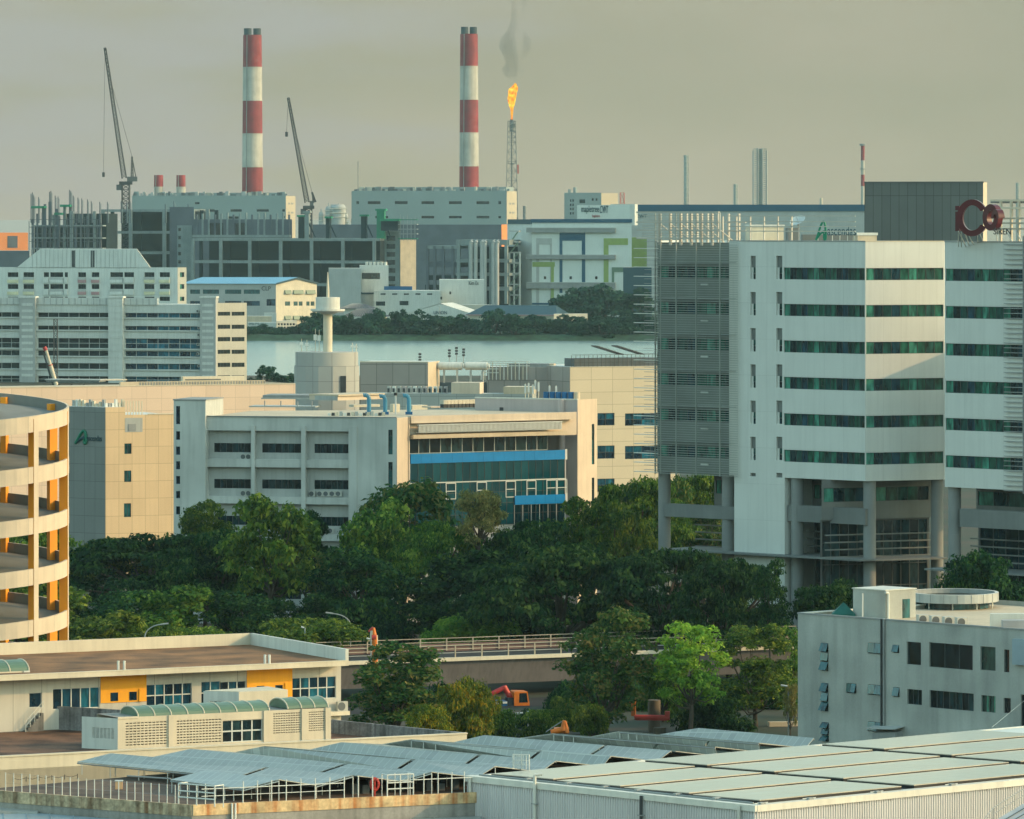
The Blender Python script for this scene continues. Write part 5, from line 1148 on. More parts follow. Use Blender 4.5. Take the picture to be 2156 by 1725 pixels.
rb('low lit cream plant box right of the round vents',209,265,800,.0942,30,4,'beige','cream',z0=zz_-.4)  # sunlit side of the grey plant box, painted as a beige box
t=thing('pipe_run','long row of pipes and ducts along the tiled block roof','pipes',wz.pt(wz.U(340),-.5,zz_)); mb=MB()
mb.box(wz,wz.U(255),wz.U(560),-1.2,-.4,zz_,zz_+.75,MAT['beige'])
for i in range(46): u=wz.U(296+i*5.8); mb.box(wz,u,u+.2,-.42,-.3,zz_-.1,zz_+.65,MAT['grey_mid'])
mb.box(wz,wz.U(390),wz.U(520),-2.5,-1.3,zz_,zz_+1.6,MAT['cream']); mb.box(wz,wz.U(395),wz.U(470),-1.35,-1.2,zz_+.9,zz_+1.1,MAT['grey_dark']); mb.build('pipes',t)
wt1=W.ang(222,.0755,-36); wt2=W.ang(222,.0755,25); MP('tile_shaded',(.20,.21,.195),wt1,2.2,2.75,.07,.6,.75,.06,.1,zo=1.2,streak=.08); MP('tile_sunlit',(.62,.45,.27),wt2,2.25,2.75,.07,.66,.75,.06,.1,zo=1.2,streak=.06)  # same tile twice: shade painted into the left face, sun into the right
tt=thing('tiled_tower','beige tiled factory tower with three narrow windows and a green emblem sign','factory',wt1.pt(0,0,GZ)); zt1=wt1.Z(190,857); zt2=wt2.Z(320,873)
u1=wt1.U(140); u2=wt2.U(263); u3=wt2.U(368)
hs=[wt2.rect(262,934,277,956),wt2.rect(261.5,991,276.5,1015),wt2.rect(261,1060,276,1089)]
mb=MB(); facade(mb,wt1,u1,0,GZ,zt1,[],MAT['tile_shaded']); facade(mb,wt2,0,u2,GZ,zt1,hs,MAT['tile_sunlit'],.3); facade(mb,wt2,u2,u3,GZ,zt2,hs,MAT['tile_sunlit'],.3)
mb.face([wt2.pt(u2,0,zt2),wt2.pt(u2,-14,zt2),wt2.pt(u2,-14,zt1),wt2.pt(u2,0,zt1)],MAT['tile_sunlit'])
mb.face([wt1.pt(u1,0,zt1),wt1.pt(0,0,zt1),wt2.pt(u2,0,zt1),wt2.pt(u2,-14,zt1)],MAT['off_white']); mb.face([wt2.pt(u2,0,zt2-.1),wt2.pt(u3,0,zt2-.1),wt2.pt(u3,-14,zt2-.1),wt2.pt(u2,-14,zt2-.1)],MAT['off_white'])
mb.box(wt2,wt2.U(312),u3,-.3,.1,zt2-.02,zt2+.14,MAT['cream']); mb.build('wall',tt)
for h in hs: window(wt2,tt,h,.15,2,1,MAT['glass_teal'],MAT['frame_dark'],.06)
h=wt2.rect(264,880,300,910); mb=MB(); mb.box(wt2,u2+.02,wt2.U(300),.0,.03,h[2],h[3],MAT['grey_wall']); mb.box(wt2,wt2.U(270),wt2.U(286),.03,.12,h[2]+.2,h[2]+1.3,MAT['grey_mid']); mb.build('vent_panel',tt)
lettering(wt1,tt,'ascendas',183,917,214,929,MAT['sign_teal'],.06,.04); emblem(wt1.shift(.1),158,907,184,934,tt,MAT['sign_green'],MAT['sign_teal'])
t=thing('roof_plant','pale ducts, pipes and railings on the tiled tower roof','roof plant',wt2.pt(1,-2,zt1)); mb=MB(); rnd=random.Random(5)
for i in range(16):
    x=152+i*7; w_=wt1 if x<222 else wt2; u=w_.U(x,-1.5); mb.box(w_,u,u+.4,-2,-1.5,zt1-.1,zt1+rnd.uniform(.5,1.2),MAT[rnd.choice(['white_paint','cream','grey_wall','steel_grey'])])
for i in range(7): x=262+i*6; u=wt2.U(x,-1.2); mb.box(wt2,u,u+.15,-1.3,-1.15,zt2-.1,wt2.Z(x,845),MAT['cream'])
mb.build('plant',t)
# ================================================================== flatted factories by the water (left)
wf1=W.ang(455,.1615,-14); u0=wf1.U(-60); zf1=wf1.Z(300,641)
M('fl_white',(.56,.575,.53),.75,.05,.15,streak=.16); M('fl_lit',(.50,.47,.38),.75,.05,.2,streak=.08); M('fl_grey',(.38,.39,.37),.75,.06,.2,streak=.1)  # fl_lit is the pale wall paint with warm sunlight put into it
MG('glass_flat',[(.003,.008,.010),(.005,.014,.017),(.002,.006,.010),(.008,.022,.024)],.3,.3)
ff1=thing('flatted_factory','long pale flatted factory with dark window bands and grey stair towers at the water','factory',wf1.pt(0,0,GZ))
rowsF=[(658.8,668.9),(686.4,695.5),(712.7,734),(739,750.4),(765.4,777.9),(792.7,806.5)]
cores=[(44,77),(231,261),(424,457)]; bays=[(-60,44),(77,231),(261,424)]
hF=[]
for xa,xb in bays:
    for ya,yb in rowsF: hF.append((wf1.U(xa)+.3,wf1.U(xb)-.3,wf1.Z(240,yb),wf1.Z(240,ya)))
mb=MB(); facade(mb,wf1,u0,0,GZ,zf1,hF,MAT['fl_white'],1.2)
for ya,yb in rowsF: mb.box(wf1,u0,wf1.U(424),0,.5,wf1.Z(240,yb+2.2),wf1.Z(240,yb),MAT['fl_white'])
wf2=wf1.turn(457,30); uf2=wf2.U(519.5); hF2=[]
for xa,xb in ((458.5,485),(487.8,515)):
    for ya,yb in ((656.8,665),(683.9,692.7),(710,719),(736.6,745.4),(764,773),(790.5,800)): hF2.append(wf2.rect(xa,ya,xb,yb))
facade(mb,wf2,0,uf2,GZ,wf2.Z(490,638),hF2,MAT['fl_lit'],.4); bkp=Vector((wf2.a.x/wf2.a.y*1.1,1,0))*40
mb.face([wf2.pt(uf2,0,GZ),wf2.pt(uf2,0,GZ)+bkp,wf2.pt(uf2,0,zf1)+bkp,wf2.pt(uf2,0,zf1)],MAT['fl_lit']); mb.face([wf1.pt(u0,0,zf1-.5),wf1.pt(0,0,zf1-.5),wf2.pt(uf2,0,zf1-.5),wf2.pt(uf2,0,zf1-.5)+bkp,wf1.pt(u0,0,zf1-.5)+bkp],MAT['off_white']); mb.build('wall',ff1)
for h in hF:
    n=max(3,int((h[1]-h[0])/3.4)); window(wf1,ff1,h,1.0,n,2 if h[3]-h[2]>2.2 else 1,MAT['glass_blue'] if (h[0]*7)%3<.8 else MAT['glass_flat'],MAT['fl_grey'],.2,name='window_band')
for h in hF2: window(wf2,ff1,h,.3,4,1,MAT['glass_flat'],MAT['frame_dark'],.1)
for xa,xb in cores:
    mb=MB(); ua,ub_=wf1.U(xa),wf1.U(xb); mb.box(wf1,ua,ub_,-1.5,1.6,GZ,wf1.Z((xa+xb)/2,625),MAT['fl_grey' if xa!=231 else 'fl_white']); mb.box(wf1,ua-.2,ub_+.2,-1.6,1.75,wf1.Z(xa,628),wf1.Z(xa,624),MAT['fl_white'])
    for k in range(12): z=GZ+2+k*2.2; mb.box(wf1,ua+.8,ub_-.8,1.6,1.66,z,z+.9,MAT['fl_white'])
    mb.build('stair_tower',ff1)
mb=MB(); mb.box(wf1,u0,wf1.U(133*2.5),-.5,.4,zf1-.2,wf1.Z(150,627),MAT['fl_white'])
for x in range(-50,330,13): u=wf1.U(x); mb.box(wf1,u,u+.3,.4,.5,zf1-.2,wf1.Z(150,628),MAT['fl_grey'])
mb.build('parapet',ff1)
for y,x in ((655,418),(690,421),(745,419),(770,421),(705,420),(725,419)):
    mb=MB(); u=wf1.U(x); z=wf1.Z(x,y); mb.box(wf1,u-.5,u+.3,.4,1.1,z-.5,z+.4,MAT['off_white']); mb.box(wf1,u-.4,u+.2,1.1,1.13,z-.4,z+.3,MAT['steel_dark']); mb.build('condenser',ff1)
# back factory
wh1=W.ang(372,.187,-14); v0=wh1.U(-60); zh=wh1.Z(200,563); ff2=thing('flatted_factory','pale flatted factory with a trapezoid roof screen behind the long one','factory',wh1.pt(0,0,GZ))
cols=[(16,28),(29,43),(44,50)]; cx=[(27,64),(82,119.5),(154,171.5),(174,222),(225,238),(273.5,301.5),(321,347.5),(386,434),(435.5,469),(506,541),(559,595)]
cx=[(27*.6008,64*.6008)]; cx=[(16.2,38.4),(49.3,71.5),(92,103),(105.5,133),(136,142.8),(164.5,181),(193,208.9),(232,259),(261.5,282),(304,325),(336,357.5)]
rowsH=[(573.6,583.6),(598.6,608.7),(625,634),(650,660)]
hH=[wh1.rect(xa,ya,xb,yb) for ya,yb in rowsH for xa,xb in cx]
wh2=wh1.turn(374,28); uh2=wh2.U(392.5); hH2=[wh2.rect(379,a,388,b) for a,b in rowsH]
mb=MB(); facade(mb,wh1,v0,0+wh1.U(374),GZ,zh,hH,MAT['fl_white'],.6); facade(mb,wh2,0,uh2,GZ,zh,hH2,MAT['fl_lit'],.4)
mb.face([wh1.pt(v0,0,zh-.4),wh1.pt(wh1.U(374),0,zh-.4),wh2.pt(uh2,0,zh-.4),wh2.pt(uh2,0,zh-.4)+bkp,wh1.pt(v0,0,zh-.4)+bkp],MAT['off_white']); mb.face([wh2.pt(uh2,0,GZ),wh2.pt(uh2,0,GZ)+bkp,wh2.pt(uh2,0,zh)+bkp,wh2.pt(uh2,0,zh)],MAT['fl_lit']); mb.build('wall',ff2)
for h in hH: window(wh1,ff2,h,.5,3,1,MAT['glass_flat'],MAT['frame_dark'],.12)
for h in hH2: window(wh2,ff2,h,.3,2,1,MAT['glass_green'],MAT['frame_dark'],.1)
M('balc_pink',(.38,.22,.22),.7,.1); M('balc_yellow',(.58,.55,.36),.7,.1)
for k,(xa,xb) in enumerate(cx):
    for ya,yb in rowsH[:2]:
        h=wh1.rect(xa,yb+.5,xb,yb+12); mb=MB(); mb.box(wh1,h[0],h[1],-.0,.7,h[2],h[2]+1.2,MAT['balc_pink' if k in (5,6) else ('balc_yellow' if k in (0,1,9,10) else 'fl_white')]); mb.box(wh1,h[0],h[1],.05,.6,h[2]+1.2,h[3],MAT['fl_grey' if k%2 else 'fl_white']); mb.build('balcony',ff2)
zk=wh1.Z(200,524.5); ya_,yb_=wh1.U(34),wh1.U(318)
mb=MB(); q=[wh1.pt(ya_,0,zh-.4),wh1.pt(yb_,0,zh-.4),wh1.pt(wh1.U(288),0,zk),wh1.pt(wh1.U(84),0,zk)]; bq=[v+bkp*.4 for v in q]; mb.face(q,MAT['fl_white']); mb.face([q[3],q[2],bq[2],bq[3]],MAT['off_white']); mb.face([q[1],bq[1],bq[2],q[2]],MAT['fl_lit']); mb.face([q[0],bq[0],bq[3],q[3]],MAT['fl_white'])
for x in (151,191): u=wh1.U(x); mb.box(wh1,u,u+1.6,-.2,.05,zh,zk-.6,MAT['steel_dark'])
for x in range(68,290,9): u=wh1.U(x); mb.box(wh1,u,u+.2,.0,.09,zh-.2,zk-.2,MAT['fl_grey'])
mb.build('roof_screen',ff2)
# cranes standing by the front factory
p=P(117,800,.13); t=thing('lattice_mast','thin dark lattice mast in front of the long flatted factory','mast',(p.x,p.y,GZ)); mb=MB()
def lattice(mb,a,b,wd,n,r,mat,wd1=None,up=Vector((0,1,0))):
    a=Vector(a); b=Vector(b); d=(b-a).normalized(); x=d.cross(up).normalized(); y=d.cross(x); w1_=wd if wd1 is None else wd1
    def c(i): 
        t=i/n; q=a.lerp(b,t); h=(wd+(w1_-wd)*t)/2; return [q+x*h+y*h,q-x*h+y*h,q-x*h-y*h,q+x*h-y*h]
    P0=c(0)
    for i in range(1,n+1):
        P1=c(i)
        for k in range(4):
            mb.tube(P0[k],P1[k],r,mat,4,None,False); mb.tube(P0[k],P1[(k+1)%4],r*.6,mat,3,None,False); mb.tube(P1[k],P1[(k+1)%4],r*.6,mat,3,None,False)
        P0=P1
lattice(mb,(p.x,p.y,GZ),(p.x,p.y,EYE-(672-YH)*.13),.95,22,.1,MAT['steel_dark']); mb.build('mast',t)
a=P(116,802,.128); b=P(97,738,.128); t=thing('mobile_crane','pale telescopic crane boom with a red tip in front of the flatted factory','crane',(a.x,a.y,GZ)); mb=MB(); mb.tube(a-(b-a)*.4,a.lerp(b,.55),.55,MAT['cream'],8); mb.tube(a.lerp(b,.5),b,.4,MAT['cream'],8); mb.build('boom',t)
mb=MB(); mb.tube(b,b+Vector((-.5,0,.9)),.55,MAT['crane_red'],8); mb.tube(a.lerp(b,.5),a.lerp(b,.53),.62,MAT['crane_red'],8); mb.build('boom_tip',t); mb=MB(); mb.tube(a-(b-a)*.4+Vector((-.9,0,0)),b+Vector((-.7,0,-.6)),.28,MAT['steel_dark'],6); mb.build('luffing_cable',t); 
mb=MB(); c=a-(b-a)*.4; mb.abox(c.x-1.3,c.x+5,c.y-1.3,c.y+1.3,GZ,GZ+2.6,MAT['crane_orange']); mb.build('chassis',t)

# ================================================================== far shore: long blue roofed block
wc1=W.ang(664,.2395,-14); zc1=wc1.Z(600,597); ccl=thing('blue_roof_block','grey block with a pale blue roof and cream gable across the water','factory',wc1.pt(0,0,GZ))
MAT['sheet_sky']=M('sheet_sky',(.16,.36,.50),.5,.06,.1); M('sheet_navy',(.012,.05,.07),.6,.08,.1)
ua=wc1.U(380); ug=wc1.U(581)
hs=[wc1.rect(x0,ya,x1,yb) for ya,yb in ((610,619),(634,644)) for x0,x1 in ((400,421),(427,461),(473.5,508),(513,547))]+[wc1.rect(561,a,580,b) for a,b in ((630,644),(660,675),(688,702))]
mb=MB(); facade(mb,wc1,ua,ug,GZ,zc1,hs,MAT['fl_grey'],.4); wg2=wc1.turn(581,42); ug2=wg2.U(667)
hs2=[wg2.rect(x0,ya,x1,yb) for ya,yb in ((611,619),(635,644),(665,674),(692,700)) for x0,x1 in ((600,611),(618,627),(629,637),(645,652),(654,662))]
zg2=wg2.Z(620,596); facade(mb,wg2,0,ug2,GZ,zg2,hs2,MAT['cream'],.3); zr_=wg2.Z(625,585)
mb.face([wg2.pt(0,0,zg2),wg2.pt(ug2,0,zg2),wg2.pt(ug2*.52,0,zr_)],MAT['cream']); mb.build('wall',ccl)
for h in hs: window(wc1,ccl,h,.3,2,1,MAT['glass_teal' if h[3]>wc1.Z(450,622) else 'glass_blue'],'none')
for h in hs2: window(wg2,ccl,h,.2,3,1,MAT['glass_teal'],'none')
for x0,x1 in ((600,611),(618,637),(645,662)):
    for ya in (612,666): h=wg2.rect(x0-1,ya-1,x1+1,ya+7); mb=MB(); mb.hexa([wg2.pt(h[0],1,h[2]),wg2.pt(h[1],1,h[2]),wg2.pt(h[1],.05,h[2]),wg2.pt(h[0],.05,h[2]),wg2.pt(h[0],.3,h[3]),wg2.pt(h[1],.3,h[3]),wg2.pt(h[1],.05,h[3]),wg2.pt(h[0],.05,h[3])],MAT['green_roof']); mb.build('awning',ccl)
mb=MB(); e=wc1.pt(ua,.8,zc1-.3); f=wg2.pt(-.6,.9,zg2-.3); rdg=wg2.pt(ug2*.52,.6,zr_+.3); k=rdg+(e-f); g2=wg2.pt(ug2+.6,.6,zg2-.3)
mb.face([e,f,rdg,k],MAT['sheet_sky']); mb.face([f+Vector((0,0,-.5)),wg2.pt(ug2*.52,.95,zr_-.6),wg2.pt(ug2*.52,.95,zr_+.35),f+Vector((0,0,.35))],MAT['sheet_navy']); mb.face([wg2.pt(ug2*.52,.95,zr_-.6),g2+Vector((0,0,-.5)),g2+Vector((0,0,.35)),wg2.pt(ug2*.52,.95,zr_+.35)],MAT['sheet_navy']); mb.face([rdg,g2,g2+(e-f),k],MAT['sheet_sky']); mb.build('roof',ccl)
lettering(wc1,ccl,'CLP',551,603,570,612,MAT['steel_dark'],.1,.1)
def blk(lab,x0,x1,yt,s,phi,dep,mat,name='low_building',cat='building',roof='off_white',wins=(),rt=None,side=None,glass='glass'):
    w=W.ang(x0,s,phi); u1=w.U(x1); z1=w.Z((x0+x1)/2,yt); t=thing(name,lab,cat,w.pt(u1/2,0,GZ)); hs=[w.rect(*r) for r in wins]; hs=[h for h in hs if h[2]>GZ]; mb=MB()
    facade(mb,w,0,u1,GZ,z1,hs,MAT[mat],.3); b0,b1=(q*(1+dep/q.y) for q in (w.pt(0,0,0),w.pt(u1,0,0)))
    mb.face([w.pt(u1,0,GZ),(b1.x,b1.y,GZ),(b1.x,b1.y,z1),w.pt(u1,0,z1)],MAT[side or mat]); mb.face([(b0.x,b0.y,GZ),w.pt(0,0,GZ),w.pt(0,0,z1),(b0.x,b0.y,z1)],MAT[mat]); mb.face([w.pt(0,0,z1),w.pt(u1,0,z1),(b1.x,b1.y,z1),(b0.x,b0.y,z1)],MAT[roof]); mb.build('wall',t)
    for h in hs: window(w,t,h,.2,max(1,int((h[1]-h[0])/4)),1,MAT[glass],'none')
    return w,t,z1
# small shore buildings
w,t,z=blk('low pale shore building with a sign band, left of the cream gable',522,582,679,.2345,-14,8,'fl_white',wins=((530,688,575,693),))
lettering(w,t,'KMAL PTE LTD',524,680,556,684.5,MAT['sign_teal'],.05,.05)
blk('small white annex with two rows of arched windows by the water',582,625,676,.2335,20,8,'fl_lit',wins=tuple((585+i*6.3,681,589+i*6.3,685) for i in range(6))+tuple((585+i*6.3,688,589+i*6.3,692) for i in range(6)))
blk('low cream shed roof with orange end at the shore',521,572,666,.2375,-14,10,'beige',side='peach',name='shed',cat='shed')
blk('small white boxes on the shore shed',556,582,659,.239,-14,4,'fl_white',name='rooftop_box',cat='rooftop block')
w,t,z=blk('teal grey block with crossing stairs and a white roof line behind the water tower',692,760,565,.252,-14,20,'fl_grey')
w,t,z=blk('white stepped plant building with round roof vents',757,818,559,.2535,-14,20,'fl_white',wins=((762,575,800,588),))
for i in range(6): q=w.pt(w.U(770+i*8),-2,z); mb=MB(); mb.cyl((q.x,q.y),z,z+1.8,.8,MAT['off_white'],n=12); mb.build('roof_vent',t)
mb=MB(); a=w.at(700,590,1.5); b=w.at(762,618,1.5); mb.tube(a,b,.55,MAT['sheet_navy'],5); mb.tube(b,w.at(790,618,1.5),.5,MAT['sheet_navy'],5); mb.build('conveyor',t)
w,t,z=blk('long white low factory with a blue sign over its roof',787,927,612,.2525,-14,25,'fl_white',wins=tuple((801+i*24.5,618,812+i*24.5,621) for i in range(5))+((791,635,811,644),(841,634,860,643)))
mb=MB(); mb.box(w,w.U(808),w.U(867),-1.2,-.6,w.Z(830,611),w.Z(830,603),MAT['blue_paint']); mb.build('sign_board',t)
w,t,z=blk('plain white box building with dark lettering near its top corner',925,1019,589,.2535,-12,25,'fl_white',wins=((946,614,950,620),(927,625,931,631)))
lettering(w,t,'Kim Ex',987,592,1008,600,MAT['steel_dark'],.1,.1); 
# sheds with pitched roofs
def gable(lab,x0,x1,ye,yr,s,phi,roofmat,wallmat,apex=.5,dep=30,name='shed',cat='shed',txt=None):
    w=W.ang(x0,s,phi); u1=w.U(x1); ze=w.Z((x0+x1)/2,ye); zr=w.Z((x0+x1)/2,yr); t=thing(name,lab,cat,w.pt(u1/2,0,GZ)); mb=MB(); A=w.pt(u1*apex,0,zr)
    mb.face([w.pt(0,0,GZ),w.pt(u1,0,GZ),w.pt(u1,0,ze),A,w.pt(0,0,ze)],MAT[wallmat]); b=Vector((-w.n.x,-w.n.y,0))*dep
    mb.face([w.pt(u1,0,GZ),w.pt(u1,0,GZ)+b,w.pt(u1,0,ze)+b,w.pt(u1,0,ze)],MAT[wallmat]); mb.build('wall',t); mb=MB()
    mb.face([w.pt(-.6,.5,ze-.2),A+Vector((0,0,.25)),A+b+Vector((0,0,.25)),w.pt(-.6,0,ze-.2)+b],MAT[roofmat]); mb.face([A+Vector((0,0,.25)),w.pt(u1+.6,.5,ze-.2),w.pt(u1+.6,0,ze-.2)+b,A+b+Vector((0,0,.25))],MAT[roofmat]); mb.build('roof',t); return w,t
w,t=gable('wide white gabled shed with UNION lettering above the shore trees',805,1040,676,640,.2465,-12,'off_white','fl_white',.52,30)
lettering(w,t,'UNION',913,655,941,662,MAT['sign_teal'],.2,.1)
def hip_roof(lab,x0,x1,yt,ye,s,dep,roofm,wallm,body):
    w=W.ang(x0,s,-10); u1=w.U(x1); ze=w.Z((x0+x1)/2,ye); zt=w.Z((x0+x1)/2,yt); t=thing('tiled_roof_house',lab,'house',w.pt(u1/2,0,GZ)); mb=MB()
    a=[w.pt(-1,1,ze),w.pt(u1+1,1,ze),w.pt(u1+1,-dep-1,ze),w.pt(-1,-dep-1,ze)]; r=[w.pt(u1*.3,-dep/2,zt),w.pt(u1*.7,-dep/2,zt)]
    mb.face([a[0],a[1],r[1],r[0]],MAT[roofm]); mb.face([a[1],a[2],r[1]],MAT[roofm]); mb.face([a[2],a[3],r[0],r[1]],MAT[roofm]); mb.face([a[3],a[0],r[0]],MAT[roofm])
    for k in range(18): q=a[0].lerp(a[1],(k+.5)/18); mb.tube(q+Vector((0,0,.1)),r[0].lerp(r[1],(k+.5)/18)+Vector((0,0,.1)),.1,MAT['fl_grey'],3)
    mb.build('roof',t); mb=MB(); mb.box(w,u1*body[0],u1*body[1],-dep+1,-.5,GZ,ze,MAT[wallm]); mb.build('wall',t); return w,t
M('slate',(.05,.055,.075),.8,.15,.3)
hip_roof('dark slate hipped roof house right of the water tower',718,778,640,650,.2445,14,'slate','fl_white',(.1,.9)); hip_roof('dark slate hipped roof with a cream gallery below, nearest the shore trees',722,808,651,667,.2405,12,'slate','cream',(.7,.97))
def long_roof(lab,x0,x1,ye,yr,s,roofmat,wallmat,dep=14):
    w=W.ang(x0,s,-14); u1=w.U(x1); ze=w.Z((x0+x1)/2,ye); t=thing('shed',lab,'shed',w.pt(u1/2,0,GZ)); mb=MB(); facade(mb,w,0,u1,GZ,ze,[],MAT[wallmat]); mb.build('wall',t); mb=MB()
    q=w.pt(u1/2,-dep,0); zr=EYE-(yr-YH)*q.y*K
    mb.face([w.pt(-1,.8,ze-.3),w.pt(u1+1,.8,ze-.3),w.pt(u1*.93,-dep,zr),w.pt(u1*.12,-dep,zr)],MAT[roofmat]); mb.face([w.pt(u1+1,.8,ze-.3),w.pt(u1+1,-dep*2,ze-.3),w.pt(u1*.93,-dep,zr)],MAT[roofmat]); mb.build('roof',t)
    mb=MB(); mb.box(w,-1,u1+1,.7,1.1,ze-.7,ze-.2,MAT['balc_pink']); mb.build('gutter',t)
long_roof('long dark navy roofed shed with a pale red gutter behind the shore trees',985,1170,662,643,.245,'sheet_navy','fl_lit')
blk('cream wall end of the dark roofed shed',1166,1237,661,.2425,24,6,'fl_lit',name='shed',cat='shed'); pass
blk('flat pale canopy shed below the white box building',972,1036,642,.249,-12,8,'fl_lit',name='shed',cat='shed')

# ================================================================== white ramp warehouse with coloured frames
wm=W.ang(1120,.268,-14); zm=wm.Z(1200,468); um=wm.U(1330)
wmh=thing('ramp_warehouse','white multi storey warehouse with blue, green and grey painted frames','warehouse',wm.pt(0,0,GZ))
M('lime',(.24,.32,.085),.7,.05); M('teal_blue',(.003,.065,.125),.6,.06); M('mh_white',(.58,.62,.58),.75,.04,.1,streak=.06)
mb=MB(); hs=[wm.rect(1202,621,1209,628)]; facade(mb,wm,0,um,GZ,zm,[],MAT['mh_white']); wm2=wm.turn(1120,-60); facade(mb,wm2,wm2.U(1068),0,GZ,zm-1,[],MAT['fl_white']); mb.face([wm.pt(0,0,zm-.5),wm.pt(um,0,zm-.5),wm.pt(um,-40,zm-.5),wm.pt(0,-40,zm-.5)],MAT['off_white']); mb.build('wall',wmh)
def pfr(mat,parts,n=.25):
    mb=MB()
    for r in parts: wm.bx(mb,*r,0,n,MAT[mat])
    mb.build('painted_frame',wmh)
pfr('teal_blue',[(1178,489,1232,507),(1178,507,1184,617),(1225,507,1232,617)]); pfr('teal_blue',[(1120,638,1178,642)])
pfr('lime',[(1271,502,1322,516),(1271,516,1281,609)],.22); pfr('lime',[(1121,552,1168,562)],.22); pfr('lime',[(1160,562,1166,655)],.28)
pfr('fl_grey',[(1129,502,1162,515),(1129,515,1135,656),(1158,515,1162,656)],.2); pfr('green_roof',[(1288,563,1315,573),(1288,573,1293,609)],.3)
for y0,y1 in ((481,490),(538,546),(596,608)):
    mb=MB(); wm.bx(mb,1108,y0,1295,y1,0,1.8,MAT['grey_mid']); wm.bx(mb,1108,y0-1.5,1295,y0,0,2.0,MAT['fl_grey']); mb.build('canopy_band',wmh)
for i,x in enumerate((1145,1199,1253)): mb=MB(); wm.bx(mb,x,582,x+5,588,0,.1,MAT['glass_dark']); mb.build('small_window',wmh)
mb=MB(); mb.box(wm,-.5,um+.3,-.6,.6,wm.Z(1200,469),wm.Z(1200,461.5),MAT['teal_blue']); mb.box(wm2,wm2.U(1070),0,-.6,.4,wm2.Z(1090,472),wm2.Z(1090,462),MAT['sheet_navy']); mb.build('roof_band',wmh)
mb=MB()
for k in range(9): z=GZ+6*k; mb.box(wm,wm.U(1078),wm.U(1098),1,6,z,z+.8,MAT['fl_grey'])
for x in (1076,1086,1098): mb.box(wm,wm.U(x),wm.U(x)+.8,5,5.8,GZ,wm.Z(x,532),MAT['fl_white'])
for k in range(8): z=GZ+6*k; mb.tube(wm.pt(wm.U(1079),5.5,z),wm.pt(wm.U(1095),5.5,z+6),.4,MAT['green_roof'],4)
mb.build('stair_tower',wmh)
blk('blue grey plain wing at the right of the painted frame warehouse',1312,1372,563,.262,-14,20,'sheet_navy',name='warehouse_wing',cat='warehouse')
blk('lime green and white wing behind the louvre fins',1328,1362,500,.272,-14,20,'lime',name='warehouse_wing',cat='warehouse')
# sign block
ws2=W.ang(1196,.281,-14); sbk=thing('sign_block','pale roof block carrying dark lettering above the painted frame warehouse','rooftop block',ws2.pt(0,0,zm)); us2=ws2.U(1326); mb=MB()
facade(mb,ws2,ws2.U(1215),us2,zm-2,ws2.Z(1260,432),[],MAT['mh_white']); mb.box(ws2,ws2.U(1254)+9,us2+3,-8,-.05,zm-2,ws2.Z(1290,430),MAT['fl_white']); mb.build('wall',sbk)
lettering(ws2,sbk,'mapletree',1224,433,1261,451,MAT['sign_teal'],.2,.15); lettering(ws2,sbk,'CWT',1263,433,1281,449,MAT['sheet_navy'],.2,.15,shear=.2); lettering(ws2,sbk,'logistics',1247,452,1263,459,MAT['crane_red'],.2,.15)
# long warehouse with dark blue roof band
w,t,z=blk('long pale warehouse with a dark blue roof band behind the office tower',1328,1900,432,.285,-10,30,'fl_grey',name='long_warehouse',cat='warehouse'); mb=MB(); w.bx(mb,1328,431,1900,445,0,.6,MAT['teal_blue']); mb.build('roof_band',t)
lettering(w,t,'CWT',1340,452,1362,459,MAT['sign_teal'],.2,.15)
p=P(1729,432,.287); t=thing('roof_vent','short pale vent stack on the long dark blue banded roof','vent',p); mb=MB(); mb.cyl((p.x,p.y),p.z-1,p.z+4.2,.9,MAT['fl_lit'],n=10); mb.build('stack',t)

# ================================================================== buildings under construction
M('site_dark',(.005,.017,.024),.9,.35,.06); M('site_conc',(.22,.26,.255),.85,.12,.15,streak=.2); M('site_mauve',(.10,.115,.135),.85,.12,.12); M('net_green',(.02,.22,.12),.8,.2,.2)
def site(lab,x0,x1,ys,s,phi,colx,wd,dep,ytop=None,name='construction_frame'):
    w=W.ang(x0,s,phi); u1=w.U(x1); t=thing(name,lab,'building site',w.pt(u1/2,0,GZ)); xm=(x0+x1)/2
    for k,y in enumerate(ys):
        mb=MB(); z=w.Z(xm,y); mb.box(w,0,u1,-dep,0,z-1.6,z,MAT['site_conc']); mb.build('floor_slab',t)
    zt=w.Z(xm,ytop or ys[0])
    for x in colx:
        mb=MB(); u=w.U(x); mb.box(w,u-wd/2,u+wd/2,-.9,.7,GZ,zt,MAT['site_conc']); mb.build('column',t)
        mb=MB(); mb.box(w,u-wd/2,u+wd/2,-dep*.5,-dep*.5+1.5,GZ,zt-.5,MAT['site_dark']); mb.build('column',t)
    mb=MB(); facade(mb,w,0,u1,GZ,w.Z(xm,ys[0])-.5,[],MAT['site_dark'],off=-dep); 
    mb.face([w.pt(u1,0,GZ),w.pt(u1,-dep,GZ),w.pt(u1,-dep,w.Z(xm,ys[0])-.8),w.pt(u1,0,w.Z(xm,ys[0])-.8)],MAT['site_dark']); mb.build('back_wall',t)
    return w,t
wA_,tA=site('left concrete building shell with columns and rebar standing up',215,395,[441,487,530,575],.300,-14,(217,275,346,410-4,472-35),2.2,40)
